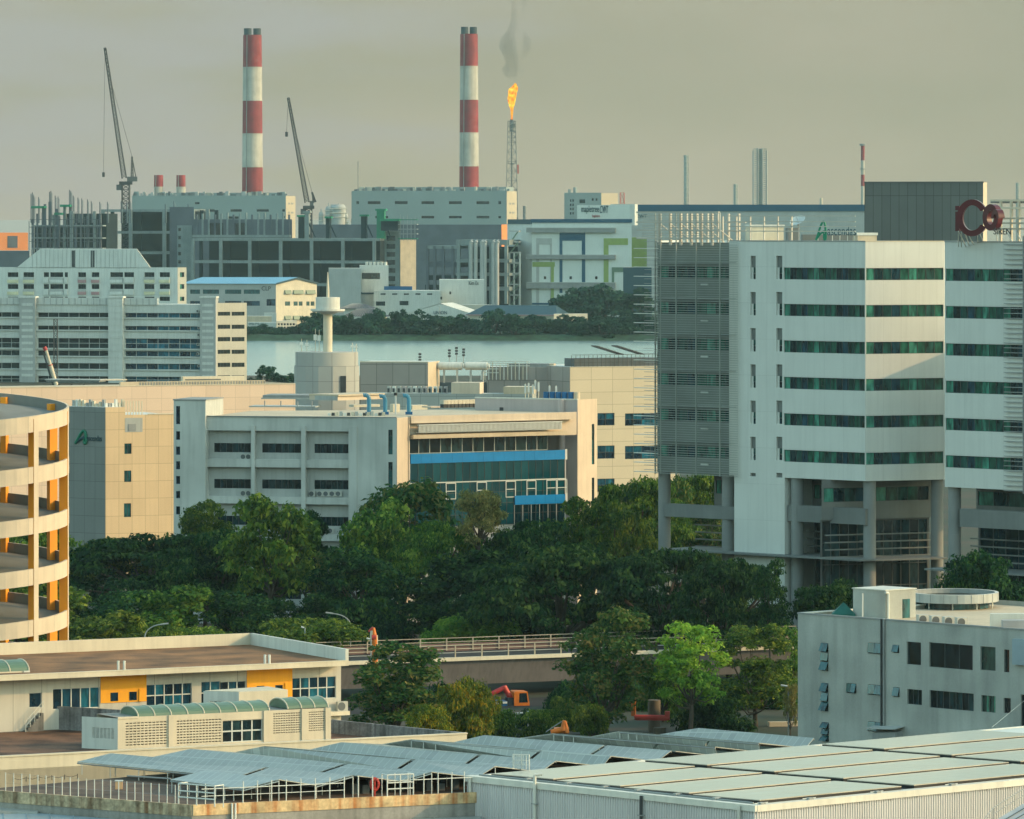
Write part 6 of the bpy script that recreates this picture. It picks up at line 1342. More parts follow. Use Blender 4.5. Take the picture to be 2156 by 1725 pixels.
# ragged open part at its left
w=W.ang(60,.296,-14); t=thing('construction_frame','ragged half built columns and cores at the far left of the site','building site',w.pt(20,0,GZ)); rnd=random.Random(11)
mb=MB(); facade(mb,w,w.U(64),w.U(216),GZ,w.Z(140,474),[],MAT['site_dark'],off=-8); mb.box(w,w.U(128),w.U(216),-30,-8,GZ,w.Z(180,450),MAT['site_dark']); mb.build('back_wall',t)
for y in (474,500,522): mb=MB(); w.bx(mb,66,y,216,y+3,-8,-1,MAT['site_conc']); mb.build('floor_slab',t)
for x,yt,wd_ in ((62,462,4),(72,450,3),(82,438,5),(89,430,4),(95,425,5),(104,452,4),(113,440,5),(121,455,4),(130,436,5),(138,430,4),(146,445,6),(155,470,4),(164,450,4),(178,455,3),(192,445,5),(204,452,4)):
    mb=MB(); u=w.U(x); n=rnd.uniform(-7,0); mb.box(w,u,u+wd_*.34,n-1.4,n,GZ,w.Z(x,yt),MAT[rnd.choice(['site_conc','site_mauve','site_mauve','site_mauve'])]); mb.build('column',t)
for x,yt in ((61,408),(64,405),(67,412),(77,415),(100,404),(103,402),(112,412),(118,414),(142,400),(145,402),(150,412),(160,416),(168,418),(180,420),(188,424),(206,425),(222,425),(251,424),(262,426),(270,424),(404-60,430),(362,424),(392,430)):
    mb=MB(); u=w.U(x); mb.box(w,u,u+.45,-3.4,-3,w.Z(x,470),w.Z(x,yt),MAT['site_mauve']); mb.box(w,u+.8,u+1.1,-3.4,-3,w.Z(x,470),w.Z(x,yt+4),MAT['site_conc']); mb.build('rebar',t)
for x0,x1,y in ((66,93,434),(126,147,431),(114,130,448)): mb=MB(); w.bx(mb,x0,y,x1,y+5,-4,1,MAT['net_green']); mb.build('platform',t)
w,t,z=blk('grey stair shaft with square openings in the building site',357,408,436,.2935,-14,10,'site_mauve',name='site_core',cat='building site'); 
w,t,z=blk('concrete stair shaft with a column of square openings in the building site',373,404,475,.2925,-14,6,'site_conc',name='site_core',cat='building site',wins=tuple((375,480+i*17,381,487+i*17) for i in range(8)),glass='glass_dark')
wB_,tB=site('long two storey concrete shell with big dark bays',404,800,[502,549,597],.285,-14,(406,465,526,591,656,722,788),1.9,35)
mb=MB(); wB_.bx(mb,404,495,610,500,-2,.4,MAT['site_conc']); mb.build('parapet',tB)
w,t,z=blk('mauve unfinished upper storey on the long concrete shell',407,615,462,.291,-14,12,'site_mauve',name='site_storey',cat='building site',wins=((440,470,470,497),(495,470,520,497)),glass='glass_dark')
for i in range(16):
    x=412+i*13; mb=MB(); u=w.U(x); mb.box(w,u,u+1.1,-.6,.5,w.Z(x,500),w.Z(x,452-(i%3)*2),MAT['site_conc' if i%3 else 'site_mauve']); mb.build('rebar_post',t)
w,t,z=blk('concrete lift core with dark openings at the right end of the shell',800,843,487,.2835,-14,12,'site_conc',name='site_core',cat='building site',wins=tuple((814,497+i*17,832,507+i*17) for i in range(8)),glass='glass_dark')
blk('sunlit cream concrete fin at the end of the shell',843,876,505,.2832,24,4,'beige',name='site_core',cat='building site')
t=thing('site_scaffold','green scaffold decks on the lift core of the site','scaffold',wB_.pt(wB_.U(850),0,GZ+40)); mb=MB()
for x in (843,850,858,866,874):
    u=wB_.U(x); mb.box(wB_,u,u+.3,1,1.3,wB_.Z(x,508),wB_.Z(x,452+(x%3)*4),MAT['steel_grey'])
for y in (462,472,482,492,502): wB_.bx(mb,838,y,878,y+1.6,0,3,MAT['net_green' if y in (462,502) else 'steel_grey'])
wB_.bx(mb,800,461,840,466,-6,-1,MAT['net_green']); wB_.bx(mb,802,466,838,486,-8,-2,MAT['site_dark']); mb.build('decks',t)
for i,(x,yt,m,wd_) in enumerate(((628,453,'site_dark',11),(641,445,'site_conc',9),(686,456,'site_dark',8),(760,452,'site_dark',11),(793,440,'net_green',16))):
    t=thing('column_formwork','%s column formwork standing on the shell roof'%['wide dark','tall pale','narrow dark','dark propped','green netted'][i],'formwork',wB_.at(x,502,-4)); mb=MB(); wB_.bx(mb,x,yt,x+wd_,503,-6,-3,MAT[m]); wB_.bx(mb,x-3,yt,x+wd_+3,yt+4,-6.5,-2.5,MAT['net_green' if m!='site_conc' else m]); mb.build('form',t)
    mb=MB(); mb.tube(wB_.at(x+wd_,470,-4),wB_.at(x+wd_+14,500,-4),.4,MAT['site_dark'],4); mb.build('prop',t)
t=thing('site_scaffold','dark scaffold grid on the ragged left end of the site','scaffold',w.pt(20,2,GZ)); wS5=W.ang(60,.2955,-14); mb=MB()
for x in range(62,214,9): u=wS5.U(x); mb.box(wS5,u,u+.35,1,1.4,GZ,wS5.Z(x,446+(x*7)%23),MAT['site_mauve'])
for y in (462,478,492,508): wS5.bx(mb,62,y,212,y+1.2,1,1.5,MAT['site_mauve'])
mb.build('grid',t)
# steel / pipe frame building
w=W.ang(896,.268,-14); t=thing('open_frame_building','open concrete frame with tall pale pipes beside the painted frame warehouse','building site',w.pt(20,0,GZ)); 
for x in (897,912,930,950): mb=MB(); w.bx(mb,x,518,x+5,640,-2,0,MAT['site_mauve']); mb.build('column',t)
mb=MB(); w.bx(mb,897,518,962,524,-30,0,MAT['site_conc']); w.bx(mb,897,551,962,563,-30,-1,MAT['site_mauve']); w.bx(mb,897,580,962,590,-30,-1,MAT['site_dark']); mb.build('floor_slab',t)
for x in (962,986,1030,1062): mb=MB(); w.bx(mb,x,505,x+6,640,-2,.5,MAT['site_conc']); mb.build('column',t)
for y0,y1 in ((505,516),(546,553),(575,581),(604,612)): mb=MB(); w.bx(mb,960,y0,1072,y1,-25,0,MAT['site_conc']); mb.build('floor_slab',t)
for x in (993,1003,1016,1022,1040,1048): mb=MB(); u=w.U(x); mb.tube(w.pt(u,1.5,GZ),w.pt(u,1.5,w.Z(x,512)),1.15,MAT['fl_grey'],10); mb.tube(w.pt(u,1.5,w.Z(x,512)),w.pt(u,-2,w.Z(x,508)),1.15,MAT['fl_grey'],10); mb.build('riser_pipe',t)
mb=MB(); facade(mb,w,w.U(962),w.U(1072),GZ,w.Z(1010,520),[],MAT['site_dark'],off=-26); mb.build('back_wall',t)
mb=MB(); w.bx(mb,895,600,925,640,-10,-4,MAT['site_dark']); w.bx(mb,965,600,1070,640,-20,-6,MAT['site_dark']); mb.build('plant',t)

# ================================================================== power station, stacks, refinery
M('ps_grey',(.27,.32,.31),.85,.05,.03); M('ps_lit',(.46,.40,.30),.85,.05,.05)  # ps_lit: the hall's own paint with sunlight coloured in for end walls
def station(lab,x0,x1,x2,yt,yb,s,wins,strip):
    w=W.ang(x1,s,-14); u0=w.U(x0); z1=w.Z((x0+x1)/2,yt); t=thing('power_station',lab,'power station',w.pt(u0/2,0,GZ)); hs=[w.rect(*r) for r in wins]; mb=MB()
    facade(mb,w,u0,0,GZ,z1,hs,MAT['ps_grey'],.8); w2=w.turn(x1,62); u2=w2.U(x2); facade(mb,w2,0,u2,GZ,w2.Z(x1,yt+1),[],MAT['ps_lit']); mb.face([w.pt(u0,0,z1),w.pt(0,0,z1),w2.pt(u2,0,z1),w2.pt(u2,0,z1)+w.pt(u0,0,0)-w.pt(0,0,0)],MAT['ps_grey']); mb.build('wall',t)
    for h in hs: window(w,t,h,.6,4,1,MAT['glass_dark'],'none',name='louvre')
    mb=MB()
    for a,b,yy_ in strip: mb.box(w,w.U(a,-8),w.U(b,-8),-30,-8,z1-1,w.Z((a+b)/2,yy_),MAT['ps_grey'])
    mb.build('roof_house',t); mb=MB(); rnd=random.Random(int(x0))
    for k in range(46):
        x=x0+(x1-x0)*rnd.random(); u=w.U(x,-4); mb.box(w,u,u+rnd.uniform(1,4),-6,-4,z1,z1+rnd.uniform(.8,3.2),MAT[rnd.choice(['fl_grey','grey_mid','fl_lit','ps_grey','grey_mid','grey_dark'])])
    mb.build('roof_plant',t)
    for a,b in (((x1+x2)/2-5,(x1+x2)/2-1),((x1+x2)/2+1,(x1+x2)/2+6)):
        for y in (427,446): mb=MB(); w2.bx(mb,a,y,b,y+4,0,.1,MAT['grey_mid']); mb.build('louvre',t)
    return w,t,z1
station('left power station hall with the left striped chimney',278,602,622,412,475,.345,[(425,441,452,446),(485,441,509,446),(540,441,566,446),(594,441,600,446),(594,455,600,460),(480,456,505,461),(410,426,420,430)],[(345,585,406)])
station('right power station hall with two rows of louvres and the right striped chimney',740,1067,1088,402,472,.35,[(750,424,756,430)]+[(x,424,x+27,430) for x in (774,831,887,945,1003)]+[(1049,424,1055,430)]+[(x,455,x+27,460) for x in (790,887,945,1003)]+[(1049,455,1055,460)],[(757,1066,394)])
M('stack_red',(.26,.034,.04),.7,.16,.12,streak=.3,sf=.35); M('stack_white',(.45,.43,.37),.7,.12,.12,streak=.28,sf=.35); M('stack_cap',(.04,.06,.07),.7,.1)
def stack(lab,cx,rt,rb,bandsY,ytop,s,flues=2,name='striped_chimney',group=None):
    c=P(cx,0,s); t=thing(name,lab,'chimney',(c.x,c.y,GZ),group); Y0,Y1=bandsY[0],bandsY[-1]; zz=lambda y:EYE-(y-YH)*s
    rr=lambda y:(rt+(rb-rt)*(y-Y0)/(Y1-Y0))*s
    mb=MB()
    for i,(a,b) in enumerate(zip(bandsY,bandsY[1:])): mb.tube((c.x,c.y,zz(b)),(c.x,c.y,zz(a)),rr(b),MAT['stack_red' if i%2==0 else 'stack_white'],40,rr(a),False)
    mb.tube((c.x,c.y,GZ),(c.x,c.y,zz(Y1)),rr(Y1)*1.03,MAT['stack_red' if len(bandsY)%2==0 else 'stack_white'],40,rr(Y1),False); mb.face([(c.x+rr(Y0)*math.cos(2*math.pi*k/40),c.y+rr(Y0)*math.sin(2*math.pi*k/40),zz(Y0)) for k in range(40)],MAT['stack_cap']); mb.build('shaft',t)
    for k in range(flues):
        o=(-.5+k)*rt*s*1.0 if flues==2 else 0
        mb=MB(); mb.cyl((c.x+o,c.y-.2*rt*s*(-1)**k),zz(Y0)-1,zz(ytop),rt*s*(.42 if flues==2 else 1.08),MAT['stack_cap'],n=20); mb.build('flue',t)
    mb=MB()
    for a in bandsY[1:-1]: mb.tube((c.x,c.y,zz(a)-.25),(c.x,c.y,zz(a)+.25),rr(a)+.3,MAT['stack_white'],40)
    mb.build('ring_platform',t); mb=MB(); mb.tube((c.x-rr(Y1)*.55,c.y-rr(Y1)*.9,zz(Y1)),(c.x-rr(Y0)*.55,c.y-rr(Y0)*.9,zz(Y0)),.32,MAT['grey_mid'],4); mb.build('ladder',t); return t
stack('tall red and white striped chimney on the left, over the left power hall',531.5,19.5,22,[74,142,212,282,352,406],60,.352)
stack('tall red and white striped chimney on the right, beside the gas flare',987.5,18.5,20.5,[72,140,210,280,350,396],57,.357)
for i,cx in enumerate((334,381)):
    stack('short red topped exhaust stack on the left power hall, %s of the pair'%['left','right'][i],cx,9.5,10,[369,394,420],367,.349,0,'exhaust_stack','short exhaust stacks on the power hall'); c=P(cx,0,.349); 
# low mauve warehouses with orange ends
def lowh(lab,x0,x1,x2,yt,s,end):
    w=W.ang(x1,s,-14); u0=w.U(x0); z=w.Z((x0+x1)/2,yt); t=thing('low_warehouse',lab,'warehouse',w.pt(u0/2,0,GZ)); mb=MB(); facade(mb,w,u0,0,GZ,z,[],MAT['site_mauve']); w2=w.turn(x1,62); facade(mb,w2,0,w2.U(x2),GZ,z,[],MAT[end]); mb.face([w.pt(u0,0,z),w.pt(0,0,z),w2.pt(w2.U(x2),0,z),w2.pt(w2.U(x2),0,z)+w.pt(u0,0,0)-w.pt(0,0,0)],MAT['fl_grey']); mb.build('wall',t)
M('orange_end',(.75,.25,.08),.75,.06,.1)
lowh('long low mauve warehouse with a bright orange end wall',640,1056,1069,473,.325,'orange_end')
w,t,z=blk('low orange warehouse wall at the left frame edge',-20,59,490,.31,20,12,'orange_end',name='low_warehouse',cat='warehouse'); mb=MB(); w.bx(mb,16,497,37,522,0,.2,MAT['site_mauve']); mb.build('loading_door',t)
blk('low dark blue grey roof below the orange warehouse',-20,62,528,.27,-10,15,'site_mauve',name='low_warehouse',cat='warehouse')
# teal block far right of the flare
w,t,z=blk('teal grey plant block with small square windows behind the roof lettering',1188,1266,406,.36,-14,12,'ps_grey',name='plant_block',cat='building',wins=tuple((1200+i*5,420+j*9,1203+i*5,425+j*9) for i in range(2) for j in range(4))+((1220,420,1232,428),(1246,418,1250,423),(1254,418,1258,423)),glass='glass_dark')
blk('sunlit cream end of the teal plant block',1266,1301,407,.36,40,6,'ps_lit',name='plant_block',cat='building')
for x,r,h in ((1199,3,9),(1211,4,14)): p=P(x,406,.361); t=thing('roof_tank','%s tank on the teal plant block roof'%('small' if r==3 else 'banded larger'),'tank',p); mb=MB(); mb.cyl((p.x,p.y+3),z-.5,z+h*.3,r*.36,MAT['ps_grey'],n=12); mb.build('shell',t)
# flare stack, flame
SF=.40; pf=P(1077.5,0,SF); zf_=lambda y:EYE-(y-YH)*SF
fl=thing('flare_stack','lattice gas flare tower with a burning orange flame','flare tower',(pf.x,pf.y,GZ)); mb=MB()
M('lattice_pale',(.27,.27,.25),.6,.1); M('lattice_red',(.5,.12,.1),.6,.1)
def legs(mb,y0,y1,w0,w1,n,r,mat):
    for i in range(n):
        ya,yb=y0+(y1-y0)*i/n,y0+(y1-y0)*(i+1)/n; wa,wb=w0+(w1-w0)*i/n,w0+(w1-w0)*(i+1)/n
        A=[Vector((pf.x+sx*wa*SF/2,pf.y+sy*wa*SF/2,zf_(ya))) for sx,sy in ((-1,-1),(1,-1),(1,1),(-1,1))]; B=[Vector((pf.x+sx*wb*SF/2,pf.y+sy*wb*SF/2,zf_(yb))) for sx,sy in ((-1,-1),(1,-1),(1,1),(-1,1))]
        for k in range(4): mb.tube(A[k],B[k],r,mat,4,None,False); mb.tube(A[k],B[(k+1)%4],r*.55,mat,3,None,False); mb.tube(B[k],A[(k+1)%4],r*.5,mat,3,None,False); mb.tube(B[k],B[(k+1)%4],r*.6,mat,3,None,False)
legs(mb,620,300,34,18,16,.55,MAT['lattice_pale']); legs(mb,300,255,18,16,4,.5,MAT['lattice_pale']); mb.build('lattice',fl)
mb=MB(); mb.tube((pf.x,pf.y,GZ),(pf.x,pf.y,zf_(275)),.75,MAT['lattice_pale'],8); mb.tube((pf.x+.5,pf.y,zf_(278)),(pf.x+.5,pf.y,zf_(256)),2.3,MAT['grey_mid'],12); mb.tube((pf.x,pf.y,zf_(258)),(pf.x,pf.y,zf_(252)),1.3,MAT['stack_cap'],10); mb.build('riser',fl)
mb=MB()
for y,h in ((262,2),(345,1.5)): mb.abox(pf.x-3.6,pf.x+4,pf.y-3,pf.y+3,zf_(y),zf_(y)+.5,MAT['lattice_pale'])
mb.abox(pf.x+4.4,pf.x+6,pf.y-1,pf.y+1,zf_(366),zf_(347),MAT['lattice_red']); mb.build('platform',fl)
def flame_mat():
    m,nt,N,L,b=nodes('flame'); e=N.new('ShaderNodeEmission'); geo=N.new('ShaderNodeNewGeometry'); ns=N.new('ShaderNodeTexNoise'); ns.inputs['Scale'].default_value=.28; ns.inputs['Detail'].default_value=4; L.new(geo.outputs['Position'],ns.inputs['Vector'])
    cr=N.new('ShaderNodeValToRGB'); el=cr.color_ramp.elements; el[0].position=.33; el[0].color=(.85,.16,.01,1); el[1].position=.66; el[1].color=(1,.72,.06,1); q=el.new(.5); q.color=(1,.42,.012,1)
    L.new(ns.outputs['Fac'],cr.inputs[0]); L.new(cr.outputs[0],e.inputs[0]); e.inputs[1].default_value=1.3; L.new(e.outputs[0],N['Material Output'].inputs['Surface']); MAT['flame']=m
flame_mat()
mb=MB(); prof=[(252,2.0,0),(244,2.6,.1),(235,3.2,.4),(228,4.2,.2),(222,6.5,.0),(215,9.5,0),(207,10.5,1),(200,10.8,1.5),(193,10.5,2),(187,10,4),(183,8,6),(179,5,7.5),(176,1.2,8.5)]; n=16; rnd=random.Random(2); rings=[]
for y,wd_,dx in prof:
    c=(pf.x+dx*SF*.9,pf.y); rings.append([(c[0]+wd_*SF*.8*(1+rnd.uniform(-.25,.25))*math.cos(2*math.pi*k/n),c[1]+wd_*SF*.8*math.sin(2*math.pi*k/n),zf_(y)+rnd.uniform(-.6,.6)) for k in range(n)])
for a,b in zip(rings,rings[1:]):
    for k in range(n): mb.face([a[k],a[(k+1)%n],b[(k+1)%n],b[k]],MAT['flame'],True)
mb.build('flame',fl)
# refinery columns
def column_tower(lab,cx,wd_,yt,s,kind):
    c=P(cx,0,s); zz=lambda y:EYE-(y-YH)*s; t=thing('refinery_column',lab,'refinery column',(c.x,c.y,GZ)); mb=MB(); r=wd_*s/2
    if kind=='lattice':
        mb.cyl((c.x,c.y),GZ,zz(yt+4),r*.5,MAT['ps_grey'],n=16); mb.build('vessel',t); mb=MB()
        for sx in (-1,-.35,.35,1):
            for sy in (-1,1): mb.tube((c.x+sx*r,c.y+sy*r,GZ),(c.x+sx*r,c.y+sy*r,zz(yt+(3 if abs(sx)<1 else 8))),.55,MAT['fl_grey'],4)
        y=yt+5
        while y<470: mb.abox(c.x-r,c.x+r,c.y-r,c.y+r,zz(y)-.35,zz(y)+.35,MAT['fl_grey']); y+=4.4
        mb.build('access_frame',t)
    else:
        mb.cyl((c.x,c.y),GZ,zz(yt),r*.62,MAT['ps_grey'],n=16); mb.build('vessel',t); mb=MB(); y=yt+2
        mb.tube((c.x+r*.85,c.y,GZ),(c.x+r*.85,c.y,zz(yt)),.6,MAT['fl_grey'],5)
        while y<470: mb.cyl((c.x,c.y),zz(y)-.3,zz(y)+.3,r,MAT['fl_grey'],n=12); y+=11 if kind=='tall' else 6
        mb.build('platforms',t)
column_tower('tall slim refinery column left of the lattice wrapped one',1444,13,327,.44,'tall'); column_tower('broad refinery column wrapped in a lattice access frame',1600,28,309,.44,'lattice'); column_tower('short stubby refinery column between the two tall ones',1548,11,388,.46,'short'); column_tower('pale refinery column at the right frame edge behind the tower roof',2142,9,385,.45,'short')
c=P(1816.5,0,.43); zz=lambda y:EYE-(y-YH)*.43; t=thing('slim_stack','slim red and white stack beside the dark plant enclosure','chimney',(c.x,c.y,GZ)); mb=MB()
for a,b,m in ((304,338,'stack_red'),(338,368,'stack_white'),(368,392,'stack_red'),(392,600,'stack_white')): mb.tube((c.x,c.y,zz(b)),(c.x,c.y,zz(a)),1.7,MAT[m],14)
mb.tube((c.x,c.y,zz(307)),(c.x,c.y,zz(303)),3,MAT['grey_mid'],12); mb.tube((c.x,c.y,zz(357)),(c.x,c.y,zz(355)),2.8,MAT['grey_mid'],12); mb.build('shaft',t)
for i,(cx,wd_,yt,yn) in enumerate(((713,30,436,428),(692,14,440,427),(700,10,436,433),(676,10,452,440),(745,12,462,458),(728,10,455,450))):
    c=P(cx,0,.42); zz=lambda y:EYE-(y-YH)*.42; t=thing('process_tank','%s process tank with pipes between the power halls'%['large domed','narrow tall','thin','small left','far right','round topped'][i],'tank',(c.x,c.y,GZ)); mb=MB(); mb.cyl((c.x,c.y),GZ,zz(yt),wd_*.42/2,MAT['fl_grey'],n=18); mb.cyl((c.x,c.y),zz(yt),zz(yt)+2.2,wd_*.42/2,MAT['fl_grey'],wd_*.15,n=18); mb.tube((c.x,c.y,zz(yt)),(c.x,c.y,zz(yn)),.6,MAT['fl_grey'],5)
    for k in range(3): mb.tube((c.x-wd_*.25,c.y-wd_*.22,zz(yt+4+k*9)),(c.x+wd_*.25,c.y-wd_*.22,zz(yt+4+k*9)),.4,MAT['fl_lit'],4)
    mb.build('shell',t)
p=P(754,400,.36); t=thing('antenna_pole','thin pole with rungs at the left end of the right power hall','pole',(p.x,p.y,p.z)); mb=MB(); mb.tube((p.x,p.y,p.z-4),P(754,340,.36),.42,MAT['lattice_pale'],5); mb.build('pole',t)
p=P(1105,0,.40); t=thing('small_stack','short grey stack right of the right power hall','chimney',(p.x,p.y,GZ)); mb=MB(); mb.cyl((p.x,p.y),GZ,EYE-(434-YH)*.40,1.6,MAT['grey_mid'],n=10); mb.build('shaft',t)
p=P(1310,0,.41); t=thing('small_mast','red and white lattice mast behind the sign block','mast',(p.x,p.y,GZ)); mb=MB(); lattice(mb,(p.x,p.y,GZ),(p.x,p.y,EYE-(406-YH)*.41),3.5,12,.4,MAT['lattice_red']); mb.build('mast',t)
# tower cranes
def tcrane(lab,mx,mw,yb,yk,tip,ap,s,cw):
    c=P(mx,0,s); zz=lambda y:EYE-(y-YH)*s; t=thing('tower_crane',lab,'crane',(c.x,c.y,GZ)); MD=MAT['steel_dark']
    mb=MB(); lattice(mb,(c.x,c.y,GZ),(c.x,c.y,zz(yk)),mw*s,26,.45,MD); mb.build('mast',t)
    mb=MB(); mb.abox(c.x-mw*s*.9,c.x+mw*s*.9,c.y-3,c.y+3,zz(yk),zz(yk)+2,MD); mb.abox(c.x+mw*s*.2,c.x+cw*s,c.y-2,c.y+2,zz(yk)+2,zz(yk)+5,MAT['grey_dark']); mb.abox(c.x-mw*s*1.3,c.x-mw*s*.5,c.y-2,c.y,zz(yk)-3.5,zz(yk),MAT['grey_dark']); mb.build('machinery_deck',t)
    b0=Vector((c.x-1,c.y,zz(yk)+4)); b1=P(tip[0],tip[1],s); mb=MB(); lattice(mb,b0,b1,9*s,30,.34,MD,4*s); mb.build('jib',t)
    a=P(ap[0],ap[1],s); mb=MB(); lattice(mb,(c.x+4,c.y,zz(yk)+4),a,5*s,7,.32,MD,2*s); mb.tube(a,(c.x+cw*s*.9,c.y,zz(yk)+4),.3,MD,4); mb.build('a_frame',t)
    mb=MB(); mb.tube(a,b0.lerp(b1,.8),.14,MD,3); h=P(tip[0]-1,tip[1]+12,s); mb.tube(b1,h+Vector((-.6,0,-250*s)) if tip[0]<300 else h+Vector((-.8,0,-60*s)),.11,MD,3); mb.build('cable',t)
    mb=MB(); q=(h+Vector((-.6,0,-250*s)) if tip[0]<300 else h+Vector((-.8,0,-60*s))); mb.tube(q,q-Vector((0,0,3)),.9,MD,6); mb.build('hook_block',t)
tcrane('tower crane with its jib raised left over the left building shell',265,15,440,389,(221,101),(278,330),.30,24)
tcrane('tower crane with its jib raised left, right of the left striped chimney',650,13,470,440,(607,206),(657,405),.30,10)
# ================================================================== trees
ML('leaf_dark',(.002,.018,.010),(.012,.055,.018),(.085,.16,.03),.38)
ML('leaf_mid',(.014,.055,.014),(.07,.15,.022),(.30,.36,.05),.45)
ML('leaf_bright',(.05,.15,.02),(.16,.31,.035),(.38,.48,.06),.5)
ML('leaf_mixed',(.010,.045,.016),(.045,.12,.026),(.24,.19,.05),.38)
ML('leaf_yellow',(.03,.08,.015),(.12,.19,.02),(.50,.36,.015),.38)
ML('leaf_khaki',(.06,.08,.025),(.17,.18,.06),(.34,.27,.08),.4)
ML('leaf_far',(.006,.034,.026),(.014,.058,.036),(.04,.095,.045),.25)
def leaves(centres, radii, per, size, mat, up, rng, flat=1.0):
    """leaf quads over the lobes of a crown; lobes are uneven, so gaps and clumps stay"""
    V=[];
    subs=[]
    for c,r in zip(centres,radii):      # each lobe carries smaller tufts, so the crown reads as clumps of leaves
        m=9 if len(centres)<45 else 6
        d=rng.normal(size=(m,3)); d/=np.linalg.norm(d,axis=1)[:,None]; d[:,2]=np.abs(d[:,2])*.9-.15
        for e in d: k=rng.uniform(.34,.52); subs.append((np.array(c)+e*np.array(r)*.78,tuple(np.array(r)*k)))
        subs.append((np.array(c),tuple(np.array(r)*.72)))
    for c,r in subs:
        n=int(per*.62*(r[0]*r[1]+r[0]*r[2]+r[1]*r[2])/3)+6
        d=rng.normal(size=(n,3)); d/=np.linalg.norm(d,axis=1)[:,None]; d=d[d[:,2]>-.55]; n=len(d)
        k=rng.uniform(.72,1.08,size=(n,1))*(1+.18*np.sin(d[:,:1]*5+d[:,1:2]*4+c[0])); p=np.array(c)+d*k*np.array(r)
        nn=d*.95+rng.normal(size=(n,3))*.42; nn[:,2]+=up; nn/=np.linalg.norm(nn,axis=1)[:,None]
        t=np.cross(nn,rng.normal(size=(n,3))); t/=np.linalg.norm(t,axis=1)[:,None]; b=np.cross(nn,t); s=size*rng.uniform(.6,1.35,size=(n,1))
        droop=np.array([0,0,-.25])*s
        q=np.stack([p-t*s,p-b*s*.55,p+t*s+droop,p+b*s*.55],axis=1); V.append(q)
    V=np.concatenate(V).reshape(-1,3); nf=len(V)//4
    me=bpy.data.meshes.new('crown'); me.vertices.add(len(V)); me.vertices.foreach_set('co',V.astype(np.float32).ravel())
    me.loops.add(nf*4); me.loops.foreach_set('vertex_index',np.arange(nf*4,dtype=np.int32)); me.polygons.add(nf)
    me.polygons.foreach_set('loop_start',np.arange(0,nf*4,4,dtype=np.int32)); me.polygons.foreach_set('loop_total',np.full(nf,4,dtype=np.int32))
    me.materials.append(mat); me.update(calc_edges=True); me.validate(); return me
def tree_proto(kind, mat, seed, size=.3, dens=62):
    """crown of half-width 1 x height 1 scaled later: built at real size a=half width, h=crown height, t=clear trunk"""
    rng=np.random.default_rng(seed)
    a,h,t={'round':(6,9,3.5),'rain':(13,7.5,6),'tall':(5,13,3),'bush':(7,6,2),'sparse':(5,7,4),'far':(6,10,2)}[kind]
    C=[];Rr=[]
    if kind=='rain':
        for i in range(64):
            an=rng.uniform(0,2*math.pi); q=math.sqrt(rng.uniform(0,1)); z=t+h*(.25+.62*(1-q**2.2))+rng.uniform(-.8,.6)
            C.append((a*.88*q*math.cos(an),a*.88*q*math.sin(an),z)); r=rng.uniform(2.0,3.6); Rr.append((r,r,r*.30))
        for i in range(20):
            an=rng.uniform(0,2*math.pi); q=rng.uniform(.5,.95); C.append((a*.8*q*math.cos(an),a*.8*q*math.sin(an),t+h*rng.uniform(.0,.35))); r=rng.uniform(1.5,2.4); Rr.append((r,r,r*.4))
    else:
        n={'round':34,'tall':54,'bush':34,'sparse':34,'far':24}[kind]
        for i in range(n):
            an=rng.uniform(0,2*math.pi); v=rng.uniform(.06,.96); w=max(.3,(1-min(1,abs((v-.45)/.60))**2.6))**.5; q=math.sqrt(rng.uniform(.2,1))*w
            r=a*rng.uniform(.20,.40)*(1 if kind!='sparse' else .8); C.append((a*.82*q*math.cos(an),a*.82*q*math.sin(an),t+h*v)); Rr.append((r,r,r*rng.uniform(.65,.95)))
        for i in range(4): C.append((rng.uniform(-.3,.3)*a,rng.uniform(-.3,.3)*a,t+h*rng.uniform(.3,.75))); Rr.append((a*.42,a*.42,h*.2))
    me=leaves(C,Rr,dens*(.85 if kind=='sparse' else 1)*1.0/(size/.3)**2,size,mat,.9 if kind=='rain' else .35,rng)
    mb=MB(); rt=.05*a+.12; top=t+h*.45
    mb.tube((0,0,-1.5),(.15,.1,t),rt,MAT['bark'],9,rt*.75); mb.tube((.15,.1,t),(.1,0,top),rt*.75,MAT['bark'],8,rt*.3)
    idx=rng.choice(len(C),size=min(len(C),16),replace=False)
    for i in idx:
        c=Vector(C[i]); s=Vector((.15,.1,t*.85+rng.uniform(0,h*.25))); m=s.lerp(c,.5)+Vector((0,0,-h*.06 if kind!='rain' else h*.08)); mb.tube(s,m,rt*.42,MAT['bark'],6,rt*.26); mb.tube(m,c,rt*.26,MAT['bark'],5,rt*.06)
    if kind=='sparse':
        for i in range(90):
            c=Vector(C[int(rng.integers(len(C)))]); d=Vector(rng.normal(size=3)); d.z=abs(d.z); mb.tube(c*.9+Vector((0,0,.0)),c+d*1.1,.035,MAT['bark'],3,.01,False)
    tm=mb; tv=tm
    me2=bpy.data.meshes.new('trunk'); me2.from_pydata(tm.v,[],tm.f); me2.materials.append(MAT['bark']); me2.update()
    return dict(crown=me,trunk=me2,a=a,h=h,t=t)
PROTO={}
